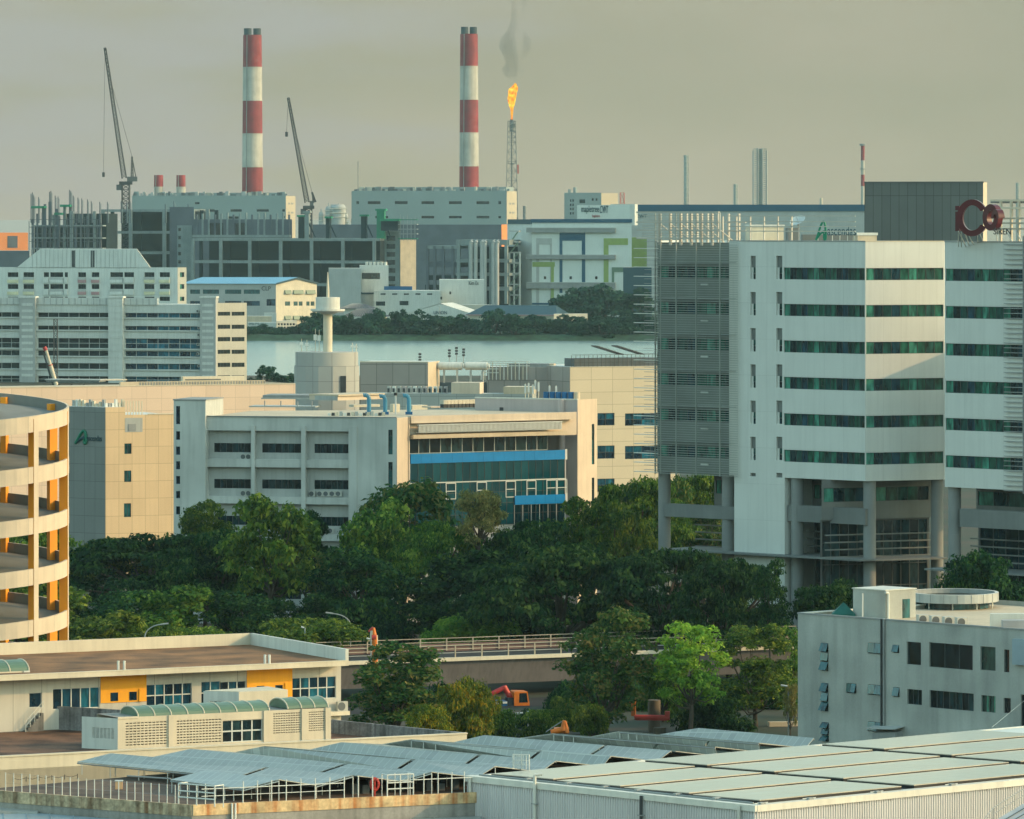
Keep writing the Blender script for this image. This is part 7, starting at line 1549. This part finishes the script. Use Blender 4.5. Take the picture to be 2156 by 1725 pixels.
for key,kind,mat,seed,size in (('round_dark','round','leaf_dark',1,.30),('round_mid','round','leaf_mid',2,.32),('round_mixed','round','leaf_mixed',3,.30),('round_bright','round','leaf_bright',4,.34),
    ('rain_dark','rain','leaf_dark',5,.30),('rain_mid','rain','leaf_mid',6,.30),('tall_dark','tall','leaf_dark',7,.26),('tall_mixed','tall','leaf_mixed',8,.26),('tall_bright','tall','leaf_bright',9,.28),('tall_mid','tall','leaf_mid',10,.26),
    ('bush_dark','bush','leaf_dark',11,.30),('bush_mid','bush','leaf_mid',12,.30),('bush_bright','bush','leaf_bright',13,.30),('bush_yellow','bush','leaf_yellow',14,.26),('sparse','sparse','leaf_khaki',15,.2),('far','far','leaf_far',16,.55),('far2','far','leaf_far',17,.55)):
    PROTO[key]=tree_proto(kind,MAT[mat],seed,size)
NT=[0]
def tree(key,cx,w,yt,yb,s,label,group=None,rot=None,cat='tree',name='leafy_tree',gz=GZ):
    """tree whose crown is w wide and spans yt..yb at scale s, standing on the ground"""
    p=PROTO[key]; b=P(cx,0,s); zt=EYE-(yt-YH)*s; zb=EYE-(yb-YH)*s; NT[0]+=1
    sx=w*s/2/p['a']/.95; sz=(zt-zb)/p['h']/1.02; base=zb-p['t']*sz
    o=thing(name,label,cat,(b.x,b.y,base),group); o.scale=(sx,sx,sz); o.rotation_euler=(0,0,rot if rot is not None else NT[0]*2.4)
    for n in ('crown','trunk'):
        c=bpy.data.objects.new(n,p[n]); COL.objects.link(c); c.parent=o
    if base>gz+.3:      # lengthen the trunk to the ground
        mb=MB(); r=(.05*p['a']+.12); d=(base-gz)/sz+1; mb.tube((0,0,-d),(0,0,0),r*1.2,MAT['bark'],9,r); me=bpy.data.meshes.new('trunk_base'); me.from_pydata(mb.v,[],mb.f); me.materials.append(MAT['bark']); c=bpy.data.objects.new('trunk_base',me); COL.objects.link(c); c.parent=o
    return o
GR='trees along the street'
# in front of the bridge
tree('tall_mixed',830,222,1356,1560,.0500,'dense dark tree with brownish leaf tips right of the yellow panelled building')
tree('bush_yellow',985,135,1445,1575,.0492,'small tree with yellow flowers at the end of the cream wing')
tree('bush_yellow',900,90,1492,1560,.0488,'low bush dotted orange and yellow behind the cream parapet',name='bush',cat='bush')
tree('tall_mixed',1275,190,1286,1535,.0520,'tall dark tree with reddish brown upper leaves hiding the bridge end')
tree('tall_bright',1453,152,1308,1495,.0518,'bright yellow green tree lit from the right, in front of the bridge')
tree('tall_mid',1592,165,1316,1500,.0530,'broad mid green tree with a forked dark trunk near the grey block')
tree('tall_mid',1662,70,1322,1500,.0540,'narrow leafy tree tucked against the left edge of the grey block')
tree('bush_mid',1395,95,1400,1520,.0535,'loose green shrub under the bright tree by the red beam',name='bush',cat='bush')
tree('bush_dark',1505,165,1470,1560,.0523,'rounded dark shrub mass between the bright and the forked tree',name='bush',cat='bush')
tree('bush_mid',1188,60,1475,1560,.0526,'thin green shrub right of the orange crane truck',name='bush',cat='bush')
tree('bush_mid',1240,80,1490,1570,.0515,'low shrub under the tall reddish tree',name='bush',cat='bush')
tree('sparse',1664,34,1442,1530,.0520,'spindly yellowish sapling by the lamp post near the grey block wall')
tree('bush_dark',1105,90,1502,1560,.0530,'dark shrub below the orange truck cab',name='bush',cat='bush')
for x,w,l in ((960,150,'near the yellow flowered tree'),(1200,105,'beside the thin pole'),(1215,130,'behind the tall reddish tree'),(1330,160,'behind the red beam'),(1420,150,'under the bright tree trunk'),(1570,170,'below the forked tree')):
    tree('bush_dark',x,w,1448,1560,.0549,'dark undergrowth shrub below the bridge '+l,'dark shrubs below the bridge',name='bush',cat='bush')
for x,w,l in ((1040,100,'left of the lamp posts'),(1155,100,'right of the lamp posts')):
    tree('bush_mid',x,w,1500,1575,.0519,'green undergrowth shrub above the canopy edge, '+l,'green shrubs above the canopy edge',name='bush',cat='bush')
# bright canopy just behind the bridge
tree('bush_bright',992,205,1298,1380,.0590,'flat topped lime green tree right behind the bridge railing')
tree('bush_mid',665,235,1312,1390,.0570,'light green tree behind the roof corner of the yellow panelled building')
tree('bush_mid',418,150,1326,1390,.0565,'light green tree top just above the brown roof parapet')
tree('round_mid',225,185,1296,1400,.0560,'mid green tree beside the foot of the spiral ramp')
tree('bush_mid',318,120,1316,1392,.0562,'olive tree top between the spiral ramp and the curved street lamp')
# dark bushy row
for k,(key,cx,w,yt,yb,lab) in enumerate((('round_mid',368,215,1240,1365,'domed green tree in the shaded row, above the curved street lamp'),('round_dark',245,190,1252,1365,'dark tree in the shaded row nearest the spiral ramp'),('round_dark',520,175,1252,1365,'dark tree in the shaded row below the big leafy mango tree'),('round_dark',640,160,1256,1365,'dark tree in the shaded row under the gap of factory windows'),('bush_dark',765,185,1256,1375,'wide dark tree in the shaded row left of the orange boom'),('round_dark',905,170,1275,1375,'dark tree in the shaded row behind the lime green tree'),('round_mid',1062,175,1275,1375,'rounded tree in the shaded row right of the lime green tree'),('round_mid',1185,165,1283,1385,'rounded tree in the shaded row behind the bridge near its end'),('round_dark',1330,190,1290,1400,'dark tree in the shaded row between the two bright crowns'),('round_dark',1610,150,1290,1400,'dark tree in the shaded row left of the grey block corner'),('bush_dark',1500,170,1300,1420,'dark tree behind the bright yellow green crown'))):
    tree(key,cx,w,yt,yb,.0600,lab,'shaded row of trees along the street')
# big rain trees and companions
tree('rain_dark',318,410,1112,1268,.0625,'wide flat crowned rain tree right of the spiral ramp')
tree('rain_mid',235,260,1130,1225,.0635,'flat crowned tree below the tiled tower')
tree('rain_dark',455,330,1100,1290,.0620,'dark spreading rain tree below the pale factory stair core')
tree('round_mid',432,110,1062,1170,.0640,'leafy crown left of the mango tree, before the factory stair core')
tree('round_mid',568,196,1056,1262,.0610,'big leafy mango tree in front of the factory bays',rot=.6)
tree('round_dark',645,100,1085,1250,.0625,'dark tree beside the mango tree against the factory wall')
tree('round_mixed',695,90,1170,1290,.0615,'small thin tree in front of the low factory windows')
tree('round_mixed',850,245,1028,1250,.0640,'dark tree with rusty leaves at the foot of the blue glass wing')
tree('round_mid',803,160,1066,1262,.0620,'mid green tree just left of the bare khaki tree')
tree('rain_mid',925,230,1090,1270,.0615,'layered green tree in front of the rusty leaved one')
tree('sparse',1010,128,1034,1150,.0610,'thin khaki tree with bare twigs below the blue glass wing')
tree('rain_dark',1130,330,1080,1290,.0612,'broad layered tree in the middle below the blue spandrel')
tree('round_mid',1228,125,1056,1190,.0625,'lighter leafy tree at the foot of the sunlit end tower')
tree('rain_mid',1345,250,995,1180,.0670,'layered tree in front of the beige complex end')
tree('rain_mid',1290,200,1050,1230,.0650,'layered tree left of the round tower columns')
tree('rain_dark',1180,440,1130,1345,.0590,'widest dark rain tree in the centre of the frame')
tree('rain_dark',1395,360,1140,1350,.0585,'dark rain tree before the tower base columns')
tree('rain_dark',1535,250,1160,1350,.0578,'dark rain tree hiding the white tower wall',rot=1.0)
tree('tall_dark',1622,75,1180,1350,.0570,'thin dark tree leaning before the white tower wall')
tree('round_dark',1000,260,1170,1330,.0602,'dark rounded tree under the khaki one')
tree('round_dark',760,190,1160,1300,.0605,'dark tree left of centre against the low factory wall')
tree('rain_mid',1455,210,985,1180,.0705,'layered tree filling the view through the tower base columns')
tree('round_mixed',1420,90,1010,1170,.0700,'sunlit tree seen through the tower base columns')
tree('round_mixed',1480,120,1080,1190,.0690,'orange tinged tree behind the tower base beam')
tree('rain_mid',60,260,1080,1250,.0640,'tree glimpsed through the upper openings of the spiral ramp')
tree('round_mid',40,260,1210,1380,.0600,'tree glimpsed through the lower openings of the spiral ramp')
tree('bush_dark',2070,190,1170,1290,.0560,'dark shrub at the tower foot by the right frame edge',name='bush',cat='bush')
tree('bush_dark',1740,150,1230,1320,.0570,'dark shrub left of the stair head box',name='bush',cat='bush')
# near bank across the water edge
tree('far',563,52,772,815,.163,'isolated round tree at the near water edge'); tree('far2',604,44,787,815,.163,'lower round tree at the near water edge by the drum'); tree('far2',530,30,796,815,.163,'small bush at the near water edge by the flatted factory')
# far shore
rnd=random.Random(9); FS='trees lining the far shore'
x=516
while x<1400:
    w=rnd.uniform(40,80); yt=rnd.uniform(654,676);
    if 880<x<960: yt=rnd.uniform(666,676) 
    if 560<x<640: yt=690
    elif x<560: yt=684
    tree(rnd.choice(('far','far2')),x,w*1.15,yt,718,.2300+rnd.uniform(-.0006,.0012),'dark green tree in the continuous row lining the far shore',FS,gz=3)
    x+=w*.42
for cx,w,yt,yb,l in ((1215,100,612,690,'left one'),(1275,120,604,690,'tallest one'),(1330,100,612,692,'right one'),(1180,70,632,690,'small left one'),(1240,90,640,700,'lower front one')):
    tree('far',cx,w,yt,yb,.2475,'large tree in front of the painted frame warehouse, %s'%l,'large trees before the painted frame warehouse')
M('lamp_far',(.3,.33,.32),.5,.1)
for i,x in enumerate((770,856,925,946,1100,1173,1262,1340)):
    p=P(x,0,.2305); t=thing('shore_lamp','thin pale lamp post on the far bank','lamp post',(p.x,p.y,3),'lamp posts on the far bank'); mb=MB(); h=EYE-((645 if x==925 else 675)-YH)*.2305; mb.tube((p.x,p.y,2),(p.x,p.y,h),.17,MAT['lamp_far'],5); mb.tube((p.x,p.y,h),(p.x-1.2,p.y,h+.2),.14,MAT['lamp_far'],5); mb.build('post',t)

# ================================================================== bridge
ZBR=7.7
wbr=W(G(880,1390,ZBR),G(1404,1371,ZBR)); ub0,ub1=wbr.U(560),wbr.U(1760); 
br=thing('road_bridge','concrete road bridge with pipe railings crossing behind the trees','bridge',wbr.pt(0,0,GZ))
M('bridge_conc',(.14,.125,.12),.85,.1,.4,streak=.25); M('asphalt',(.02,.019,.019),.9,.15,.5); M('rail_brown',(.14,.085,.075),.8,.1); M('rail_tan',(.36,.31,.23),.6,.1); M('lamp_grey',(.3,.33,.32),.5,.1)
mb=MB(); mb.box(wbr,ub0,ub1,-11,0,ZBR-.35,ZBR,MAT['bridge_conc']); mb.box(wbr,ub0,ub1,-.5,.12,ZBR-.28,ZBR+.14,MAT['cream']); mb.build('deck',br)
mb=MB()
for a,b in ((ub0,ub1),):
    mb.hexa([wbr.pt(a,-1.2,ZBR-3.2),wbr.pt(b,-1.2,ZBR-3.2),wbr.pt(b,-9.5,ZBR-3.2),wbr.pt(a,-9.5,ZBR-3.2),wbr.pt(a,-.35,ZBR-.3),wbr.pt(b,-.35,ZBR-.3),wbr.pt(b,-10.6,ZBR-.3),wbr.pt(a,-10.6,ZBR-.3)],MAT['bridge_conc'])
mb.build('girder',br)
mb=MB(); mb.box(wbr,ub0,ub1,-10.5,-.6,ZBR,ZBR+.02,MAT['asphalt']); mb.build('road_surface',br)
def railing(n,zb,name):
    k=int((ub1-ub0)/3.45)
    for i in range(k+1):
        u=ub0+i*3.45; mb=MB(); mb.box(wbr,u,u+.14,n-.12,n,zb,zb+1.5,MAT['rail_tan']); mb.build('rail_post',br)
    mb=MB()
    for z in (.55,1.0,1.45): mb.box(wbr,ub0,ub1,n-.09,n-.03,zb+z,zb+z+.09,MAT['rail_tan' if z>.9 else 'steel_grey'])
    mb.build('rail',br)
railing(-.15,ZBR+.1,'n'); railing(-10.4,ZBR+.1,'f')
mb=MB(); mb.box(wbr,ub0,ub1,-10.9,-10.6,ZBR,ZBR+.95,MAT['rail_brown']); mb.build('back_kerb',br)
for x in (700,1010,1335,1620):
    mb=MB(); q=wbr.pt(wbr.U(x),-5.5,0); mb.cyl((q.x,q.y),GZ,ZBR-3.2,1.15,MAT['concrete'],n=20); mb.build('pier',br)
# sign pipe and pole under it
p=G(1147,1520,GZ); t=thing('thin_pole','thin grey pole reaching up to the bridge girder','pole',p); mb=MB(); mb.tube(p,(p.x,p.y,ZBR-3.3),.07,MAT['steel_grey'],6); mb.build('pole',t)
# ================================================================== vehicles and plant at street level
def crane_truck():
    s=.0552; a=P(1040,0,s); w=W(a,(a.x+1,a.y+.22)); z0=GZ; k=lambda x:w.U(x)
    t=thing('crane_truck','orange crane truck with a red boom under the bridge','truck',w.pt(k(1090),0,z0)); O=MAT['crane_orange']
    zb=w.Z(1090,1497); z0=zb-.9
    mb=MB(); mb.box(w,k(1020),k(1112),-2.3,0,zb-.3,zb+.15,MAT['steel_dark']); mb.build('chassis',t)
    x0,x1=k(1083),k(1115); zt=w.Z(1100,1456); mb=MB()
    prof=[(x0,zb),(x1,zb),(x1,zb+.9),(x1-.25,zt-.05),(x0+.1,zt),(x0,zt-.1)]
    f=[w.pt(u,0,z) for u,z in prof]; b=[w.pt(u,-2.3,z) for u,z in prof]; mb.face(f,O); mb.face(b[::-1],O)
    for i in range(len(prof)): j=(i+1)%len(prof); mb.face([f[i],b[i],b[j],f[j]],O)
    mb.build('cab',t)
    mb=MB(); mb.face([w.pt(x0+.55,.01,zb+.95),w.pt(x1-.2,.01,zb+.95),w.pt(x1-.35,.01,zt-.2),w.pt(x0+.6,.01,zt-.2)],MAT['glass_dark']); mb.build('side_window',t)
    mb=MB(); mb.face([w.pt(x1+.01,-.2,zb+1.0),w.pt(x1+.01,-2.1,zb+1.0),w.pt(x1-.22,-2.1,zt-.15),w.pt(x1-.22,-.2,zt-.15)],MAT['glass_dark']); mb.build('windscreen',t)
    for x in (1035,1048,1100): 
        q=w.pt(k(x),.02,zb-.35); mb=MB(); n=Vector((w.n.x,w.n.y,0)); mb.tube(q-n*.5,q,.52,MAT['black'],16); mb.tube(q,q+n*.02,.25,MAT['steel_grey'],12); mb.build('wheel',t)
    mb=MB(); mb.tube(w.pt(k(1065),-1.1,w.Z(1060,1447)),w.pt(k(1084),-1.1,w.Z(1084,1480)),.33,MAT['red_paint'],8); mb.tube(w.pt(k(1040),-1.1,w.Z(1060,1462)),w.pt(k(1068),-1.1,w.Z(1060,1449)),.28,MAT['crane_red'],8); mb.build('boom',t)
    mb=MB(); mb.box(w,k(1038),k(1068),-2.2,-.1,zb+.15,w.Z(1050,1477),MAT['blue_paint']); mb.box(w,k(1036),k(1068),-.1,-.02,w.Z(1050,1482),w.Z(1050,1478),MAT['white_paint']); mb.box(w,k(1070),k(1083),-2,-.3,zb+.15,zb+1.5,MAT['steel_dark']); mb.build('crane_base',t)
crane_truck()
# upright orange boom in front of the bridge deck
s=.0545; a=P(788,1378,s); t=thing('folding_boom','upright orange folded crane boom standing by the bridge','crane',(a.x,a.y,GZ)); O=MAT['crane_orange']
mb=MB(); mb.tube(P(791,1480,s),P(789,1342,s),.3,O,8); mb.build('column',t); mb=MB(); mb.tube(P(789,1345,s),P(786,1322,s),.32,O,8,.2); mb.tube(P(783,1346,s),P(783,1328,s),.22,MAT['cream'],8); mb.build('upper_boom',t)
mb=MB(); mb.tube(P(786,1322,s),P(776,1330,s),.2,MAT['red_paint'],6,.12); mb.tube(P(792,1342,s),P(783,1342,s),.38,MAT['red_paint'],8); mb.build('jib_tip',t); mb=MB(); mb.tube(P(795,1375,s),P(794,1338,s),.09,MAT['cream'],6); mb.build('hydraulic_ram',t)
# excavator arm and red beam with concrete piers
s=.0512; t=thing('excavator','orange excavator arm showing above the solar canopy','excavator',P(1182,1540,s)); mb=MB(); mb.tube(P(1160,1542,s),P(1186,1536,s),.3,O,6,.36); mb.tube(P(1186,1538,s),P(1188,1517,s),.42,O,6,.22); mb.tube(P(1194,1543,s),P(1189,1520,s),.3,O,6,.25); mb.build('boom',t); mb=MB(); mb.tube(P(1150,1541,s),P(1183,1519,s),.06,MAT['steel_grey'],4); mb.build('ram',t)
mb=MB(); q=P(1190,1560,s); mb.abox(q.x-1.6,q.x+1.6,q.y,q.y+2.6,GZ,GZ+1.2,MAT['steel_dark']); mb.abox(q.x-1.2,q.x+.4,q.y+.3,q.y+2.2,GZ+1.2,GZ+1.7,O); mb.build('body',t)
M('pier_conc',(.15,.12,.085),.9,.2,.6,streak=.4)
s=.0522; w=W.ang(1328,s,-6); t=thing('red_beam','bright red horizontal steel beam on a frame behind the canopy','beam',w.pt(w.U(1370),0,GZ)); mb=MB(); z0_,z1_=w.Z(1370,1516),w.Z(1370,1506); mb.tube(w.pt(w.U(1336),0,(z0_+z1_)/2),w.pt(w.U(1410),0,(z0_+z1_)/2),.3,MAT['red_paint'],10); mb.box(w,w.U(1340),w.U(1404),-.4,.15,z0_-.05,z0_+.1,MAT['crane_red']); mb.build('beam',t)
mb=MB(); mb.box(w,w.U(1329),w.U(1338),-.5,.0,w.Z(1333,1508),w.Z(1333,1472),MAT['crane_orange']); mb.box(w,w.U(1322),w.U(1332),-.5,.1,w.Z(1333,1480),w.Z(1333,1472),MAT['crane_orange']); mb.box(w,w.U(1400),w.U(1410),-.4,.2,w.Z(1405,1516),w.Z(1405,1498),MAT['red_paint']); mb.build('frame',t)
for i,(x,y0,y1,n) in enumerate(((1388,1518,1560,-.8),(1372,1460,1560,-3.5))):
    q=w.pt(w.U(x),n,0); t=thing('concrete_pillar','%s concrete pillar behind the red beam'%['short round','tall grey'][i],'pillar',(q.x,q.y,GZ)); mb=MB(); mb.cyl((q.x,q.y),GZ,EYE-(y0+14-YH)*q.y*K,.7,MAT['pier_conc'],n=20); mb.build('shaft',t)
q=G(1240,1505,GZ); 
# street lamps
def lamp(x,yt,yb,s,lab,arm,curve=True,group='street lamps'):
    p=P(x,0,s); zt=EYE-(yt-YH)*s; t=thing('street_lamp',lab,'street lamp',(p.x,p.y,GZ),group); mb=MB(); pts=[(p.x,p.y,GZ),(p.x,p.y,zt-1.4 if curve else zt)]
    if curve:
        for k in range(1,8): a=k/7*math.pi*.46; pts.append((p.x+arm*s*(1-math.cos(a))*1.0,p.y,zt-1.4+1.4*math.sin(a)))
    mb.path(pts,.07,MAT['lamp_grey'],6); mb.build('pole',t); mb=MB(); e=Vector(pts[-1]); d=1 if arm>0 else -1
    if curve: mb.tube(e,e+Vector((d*.9,0,.12)),.11,MAT['lamp_grey'],6)
    else: mb.tube(e+Vector((-.1,0,0)),e+Vector((arm*s,0,.1)),.11,MAT['frame'],6)
    mb.build('lamp_head',t)
lamp(305,1315,1350,.0545,'curved arm street lamp against the dark trees, above the brown roof',38)
lamp(738,1292,1350,.0575,'street lamp with a long curved arm to the left near the orange boom',-42)
lamp(642,1322,1360,.0565,'short street lamp among light green leaves behind the roof corner',-8,False)
lamp(781,1346,1380,.056,'small white headed lamp beside the orange boom',-9,False)
lamp(1085,1503,1545,.0528,'low lamp post with an arm below the orange truck',16,False)
lamp(1112,1500,1545,.0524,'plain thin lamp post next to the one below the truck',2,False)
lamp(1660,1445,1540,.0520,'pale lamp post with a flat arm by the grey block corner',-16,False)
q=G(1640,1518,GZ)
# low planter strip by the corner
t=thing('kerb_wall','low pale kerb wall with orange soil by the grey block corner','kerb',q); w=W.ang(1620,.0530,10); mb=MB(); mb.box(w,0,w.U(1700),-1,0,GZ-.2,GZ+.5,MAT['beige']); mb.build('kerb',t)
# ================================================================== ground, water, sky, light, camera
def ground_mat():
    m,nt,N,L,b=nodes('earth'); geo=N.new('ShaderNodeNewGeometry'); n1=N.new('ShaderNodeTexNoise'); n1.inputs['Scale'].default_value=.06; n1.inputs['Detail'].default_value=6; L.new(geo.outputs['Position'],n1.inputs['Vector'])
    cr=N.new('ShaderNodeValToRGB'); e=cr.color_ramp.elements; e[0].position=.4; e[0].color=(.016,.03,.012,1); e[1].position=.68; e[1].color=(.05,.034,.02,1); L.new(n1.outputs['Fac'],cr.inputs[0]); L.new(cr.outputs[0],b.inputs['Base Color']); b.inputs['Roughness'].default_value=.95; MAT['earth']=m
ground_mat(); M('bank_grass',(.018,.055,.028),.95,.4,.25)
YN,YF=2010.0,60/263/K
prof=[(-300,GZ),(YN-14,GZ),(YN,-2.5),(YF,-2.5),(YF+2,-.5),(YF+12,2.6),(YF+60,3.2),(6000,3.2),(6020,-2.5)]
xs=[-30000,-1500,-300,0,300,1500,30000]; mb=MB()
for (ya,za),(yb,zb) in zip(prof,prof[1:]):
    for xa,xb in zip(xs,xs[1:]): mb.face([(xa,ya,za),(xb,ya,za),(xb,yb,zb),(xa,yb,zb)],MAT['bank_grass'] if ya>=YF else MAT['earth'])
o=mb.build('ground'); tag(o,kind='structure')
m,nt,N,L,b=nodes('water'); geo=N.new('ShaderNodeNewGeometry'); mp=N.new('ShaderNodeMapping'); mp.inputs['Scale'].default_value=(.25,.06,.25); L.new(geo.outputs['Position'],mp.inputs['Vector']); ns=N.new('ShaderNodeTexNoise'); ns.inputs['Scale'].default_value=1; ns.inputs['Detail'].default_value=6; L.new(mp.outputs[0],ns.inputs['Vector'])
bp=N.new('ShaderNodeBump'); bp.inputs['Strength'].default_value=.35; bp.inputs['Distance'].default_value=.3; L.new(ns.outputs['Fac'],bp.inputs['Height']); L.new(bp.outputs[0],b.inputs['Normal']); b.inputs['Base Color'].default_value=(.16,.23,.23,1); b.inputs['Roughness'].default_value=.2; b.inputs['Specular IOR Level'].default_value=.7; MAT['water']=m
mb=MB(); mb.face([(-30000,YN-12,0),(30000,YN-12,0),(30000,YF+6,0),(-30000,YF+6,0)],m); o=mb.build('water'); tag(o,kind='structure')
m2=M('sea',(.06,.065,.055),.12,.03,.001,spec=.8); mb=MB(); mb.face([(-60000,6010,0),(60000,6010,0),(60000,79000,0),(-60000,79000,0)],m2); o=mb.build('sea_water'); tag(o,kind='structure')
# street strip under the bridge and trees
w=wbr; mb=MB(); mb.face([w.pt(ub0-40,14,GZ+.02),w.pt(ub1+40,14,GZ+.02),w.pt(ub1+40,3,GZ+.02),w.pt(ub0-40,3,GZ+.02)],MAT['asphalt']); o=mb.build('street'); tag(o,kind='structure')

SUN_A,SUN_E=-7.0,21.0      # azimuth from +x towards +y, elevation
sd=Vector((math.cos(R(SUN_E))*math.cos(R(SUN_A)),math.cos(R(SUN_E))*math.sin(R(SUN_A)),math.sin(R(SUN_E))))
L_=bpy.data.lights.new('sun','SUN'); L_.energy=2.6; L_.angle=R(.6); L_.color=(1,.60,.28)
so=bpy.data.objects.new('sun',L_); COL.objects.link(so); so.rotation_euler=sd.to_track_quat('Z','Y').to_euler(); so['kind']='helper'
wd_=bpy.data.worlds.new('World'); scene.world=wd_; wd_.use_nodes=True; nt=wd_.node_tree; N=nt.nodes; L=nt.links; bg=N['Background']
sky=N.new('ShaderNodeTexSky'); sky.sky_type='NISHITA'; sky.sun_disc=False; sky.sun_elevation=R(SUN_E); sky.sun_rotation=R(90-SUN_A); sky.altitude=0; sky.air_density=1.2; sky.dust_density=1.0; sky.ozone_density=1.5
# hazy evening tint: warm grey-green veil low down, teal overhead
tc=N.new('ShaderNodeTexCoord'); sx=N.new('ShaderNodeSeparateXYZ'); L.new(tc.outputs['Generated'],sx.inputs[0])
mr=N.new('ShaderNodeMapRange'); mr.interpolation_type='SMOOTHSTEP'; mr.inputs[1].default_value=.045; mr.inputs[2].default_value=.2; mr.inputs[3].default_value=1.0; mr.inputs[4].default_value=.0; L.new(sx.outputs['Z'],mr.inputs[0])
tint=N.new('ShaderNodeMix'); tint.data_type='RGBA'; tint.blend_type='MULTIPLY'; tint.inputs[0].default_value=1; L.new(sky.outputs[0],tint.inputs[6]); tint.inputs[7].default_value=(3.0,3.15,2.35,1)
mpn=N.new('ShaderNodeMapping'); mpn.inputs['Scale'].default_value=(9,9,26); L.new(tc.outputs['Generated'],mpn.inputs['Vector']); cn=N.new('ShaderNodeTexNoise'); cn.inputs['Scale'].default_value=1.0; cn.inputs['Detail'].default_value=5; L.new(mpn.outputs[0],cn.inputs['Vector'])
cr=N.new('ShaderNodeValToRGB'); e=cr.color_ramp.elements; e[0].position=.34; e[0].color=(2.38,2.26,1.55,1); e[1].position=.66; e[1].color=(2.92,2.64,1.90,1); L.new(cn.outputs['Fac'],cr.inputs[0])
gr=N.new('ShaderNodeMapRange'); gr.inputs[1].default_value=0; gr.inputs[2].default_value=.03; gr.inputs[3].default_value=1.13; gr.inputs[4].default_value=1.0; L.new(sx.outputs['Z'],gr.inputs[0])
gs=N.new('ShaderNodeVectorMath'); gs.operation='SCALE'; L.new(cr.outputs[0],gs.inputs[0]); L.new(gr.outputs[0],gs.inputs['Scale'])
mp2=N.new('ShaderNodeMapping'); mp2.inputs['Scale'].default_value=(14,14,60); mp2.inputs['Location'].default_value=(1.3,0,.4); L.new(tc.outputs['Generated'],mp2.inputs['Vector']); c2n=N.new('ShaderNodeTexNoise'); c2n.inputs['Scale'].default_value=1; c2n.inputs['Detail'].default_value=4; L.new(mp2.outputs[0],c2n.inputs['Vector'])
lx=N.new('ShaderNodeMath'); lx.operation='MULTIPLY_ADD'; L.new(sx.outputs['X'],lx.inputs[0]); lx.inputs[1].default_value=-2.6; L.new(c2n.outputs['Fac'],lx.inputs[2])
cm=N.new('ShaderNodeMapRange'); cm.interpolation_type='SMOOTHSTEP'; cm.inputs[1].default_value=.5; cm.inputs[2].default_value=.8; cm.inputs[3].default_value=0; cm.inputs[4].default_value=.85; L.new(lx.outputs[0],cm.inputs[0])
cg=N.new('ShaderNodeMix'); cg.data_type='RGBA'; L.new(cm.outputs[0],cg.inputs[0]); L.new(gs.outputs[0],cg.inputs[6]); cg.inputs[7].default_value=(2.72,2.66,2.42,1)
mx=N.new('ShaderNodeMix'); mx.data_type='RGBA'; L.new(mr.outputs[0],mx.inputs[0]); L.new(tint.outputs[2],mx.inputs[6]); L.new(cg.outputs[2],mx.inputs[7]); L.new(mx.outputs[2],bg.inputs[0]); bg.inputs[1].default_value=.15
# air
HAZE=True
if HAZE:
    m=bpy.data.materials.new('haze'); m.use_nodes=True; nt=m.node_tree; nt.nodes.remove(nt.nodes['Principled BSDF']); pv=nt.nodes.new('ShaderNodeVolumePrincipled'); pv.inputs['Color'].default_value=(.66,.95,1,1); pv.inputs['Density'].default_value=2.6e-5; pv.inputs['Anisotropy'].default_value=.0; nt.links.new(pv.outputs[0],nt.nodes['Material Output'].inputs['Volume'])
    mb=MB(); mb.abox(-2500,2500,-60,6000,-4.0,300,m); o=mb.build('haze'); tag(o,kind='stuff')
# smoke over the flare
m=bpy.data.materials.new('smoke'); m.use_nodes=True; nt=m.node_tree; N=nt.nodes; L=nt.links; N.remove(N['Principled BSDF']); pv=N.new('ShaderNodeVolumePrincipled'); pv.inputs['Color'].default_value=(.25,.25,.22,1)
geo=N.new('ShaderNodeTexCoord'); ns=N.new('ShaderNodeTexNoise'); ns.inputs['Scale'].default_value=2.6; ns.inputs['Detail'].default_value=3; L.new(geo.outputs['Generated'],ns.inputs['Vector'])
r1=N.new('ShaderNodeMapRange'); r1.inputs[1].default_value=.42; r1.inputs[2].default_value=.62; r1.inputs[3].default_value=0; r1.inputs[4].default_value=.05; L.new(ns.outputs['Fac'],r1.inputs[0]); L.new(r1.outputs[0],pv.inputs['Density']); L.new(pv.outputs[0],N['Material Output'].inputs['Volume'])
mb=MB(); pr=[(172,5,6),(160,20,5),(145,24,2),(132,18,4),(118,26,8),(100,36,8),(80,34,8),(62,20,10),(45,12,8),(20,16,15),(-10,24,20),(-40,30,24)]; n=14; rings=[]
for y,wd2_,dx in pr: rings.append([(pf.x+dx*SF+wd2_*SF*math.cos(2*math.pi*k/n),pf.y+14+wd2_*SF*math.sin(2*math.pi*k/n),EYE-(y-YH)*SF) for k in range(n)])
for a,b in zip(rings,rings[1:]):
    for k in range(n): mb.face([a[k],a[(k+1)%n],b[(k+1)%n],b[k]],m)
mb.face(rings[0][::-1],m); mb.face(rings[-1],m); o=mb.build('smoke'); tag(o,kind='stuff')

cam=bpy.data.cameras.new('camera'); co=bpy.data.objects.new('camera',cam); COL.objects.link(co); co.location=(0,0,EYE); co.rotation_euler=(R(90),0,0)
cam.sensor_width=36; cam.lens=36/(2156*K); cam.shift_x=0; cam.shift_y=-(862.5-YH)/2156; cam.clip_start=1; cam.clip_end=80000
scene.camera=co
vs=scene.view_settings; vs.view_transform='Standard'; vs.look='None'; vs.gamma=1; vs.exposure=0; vs.use_curve_mapping=False
cy=scene.cycles; cy.max_bounces=6; cy.diffuse_bounces=3; cy.glossy_bounces=3; cy.transmission_bounces=2; cy.volume_bounces=0; cy.transparent_max_bounces=4; cy.use_denoising=True
cy.volume_step_rate=4; cy.volume_max_steps=64
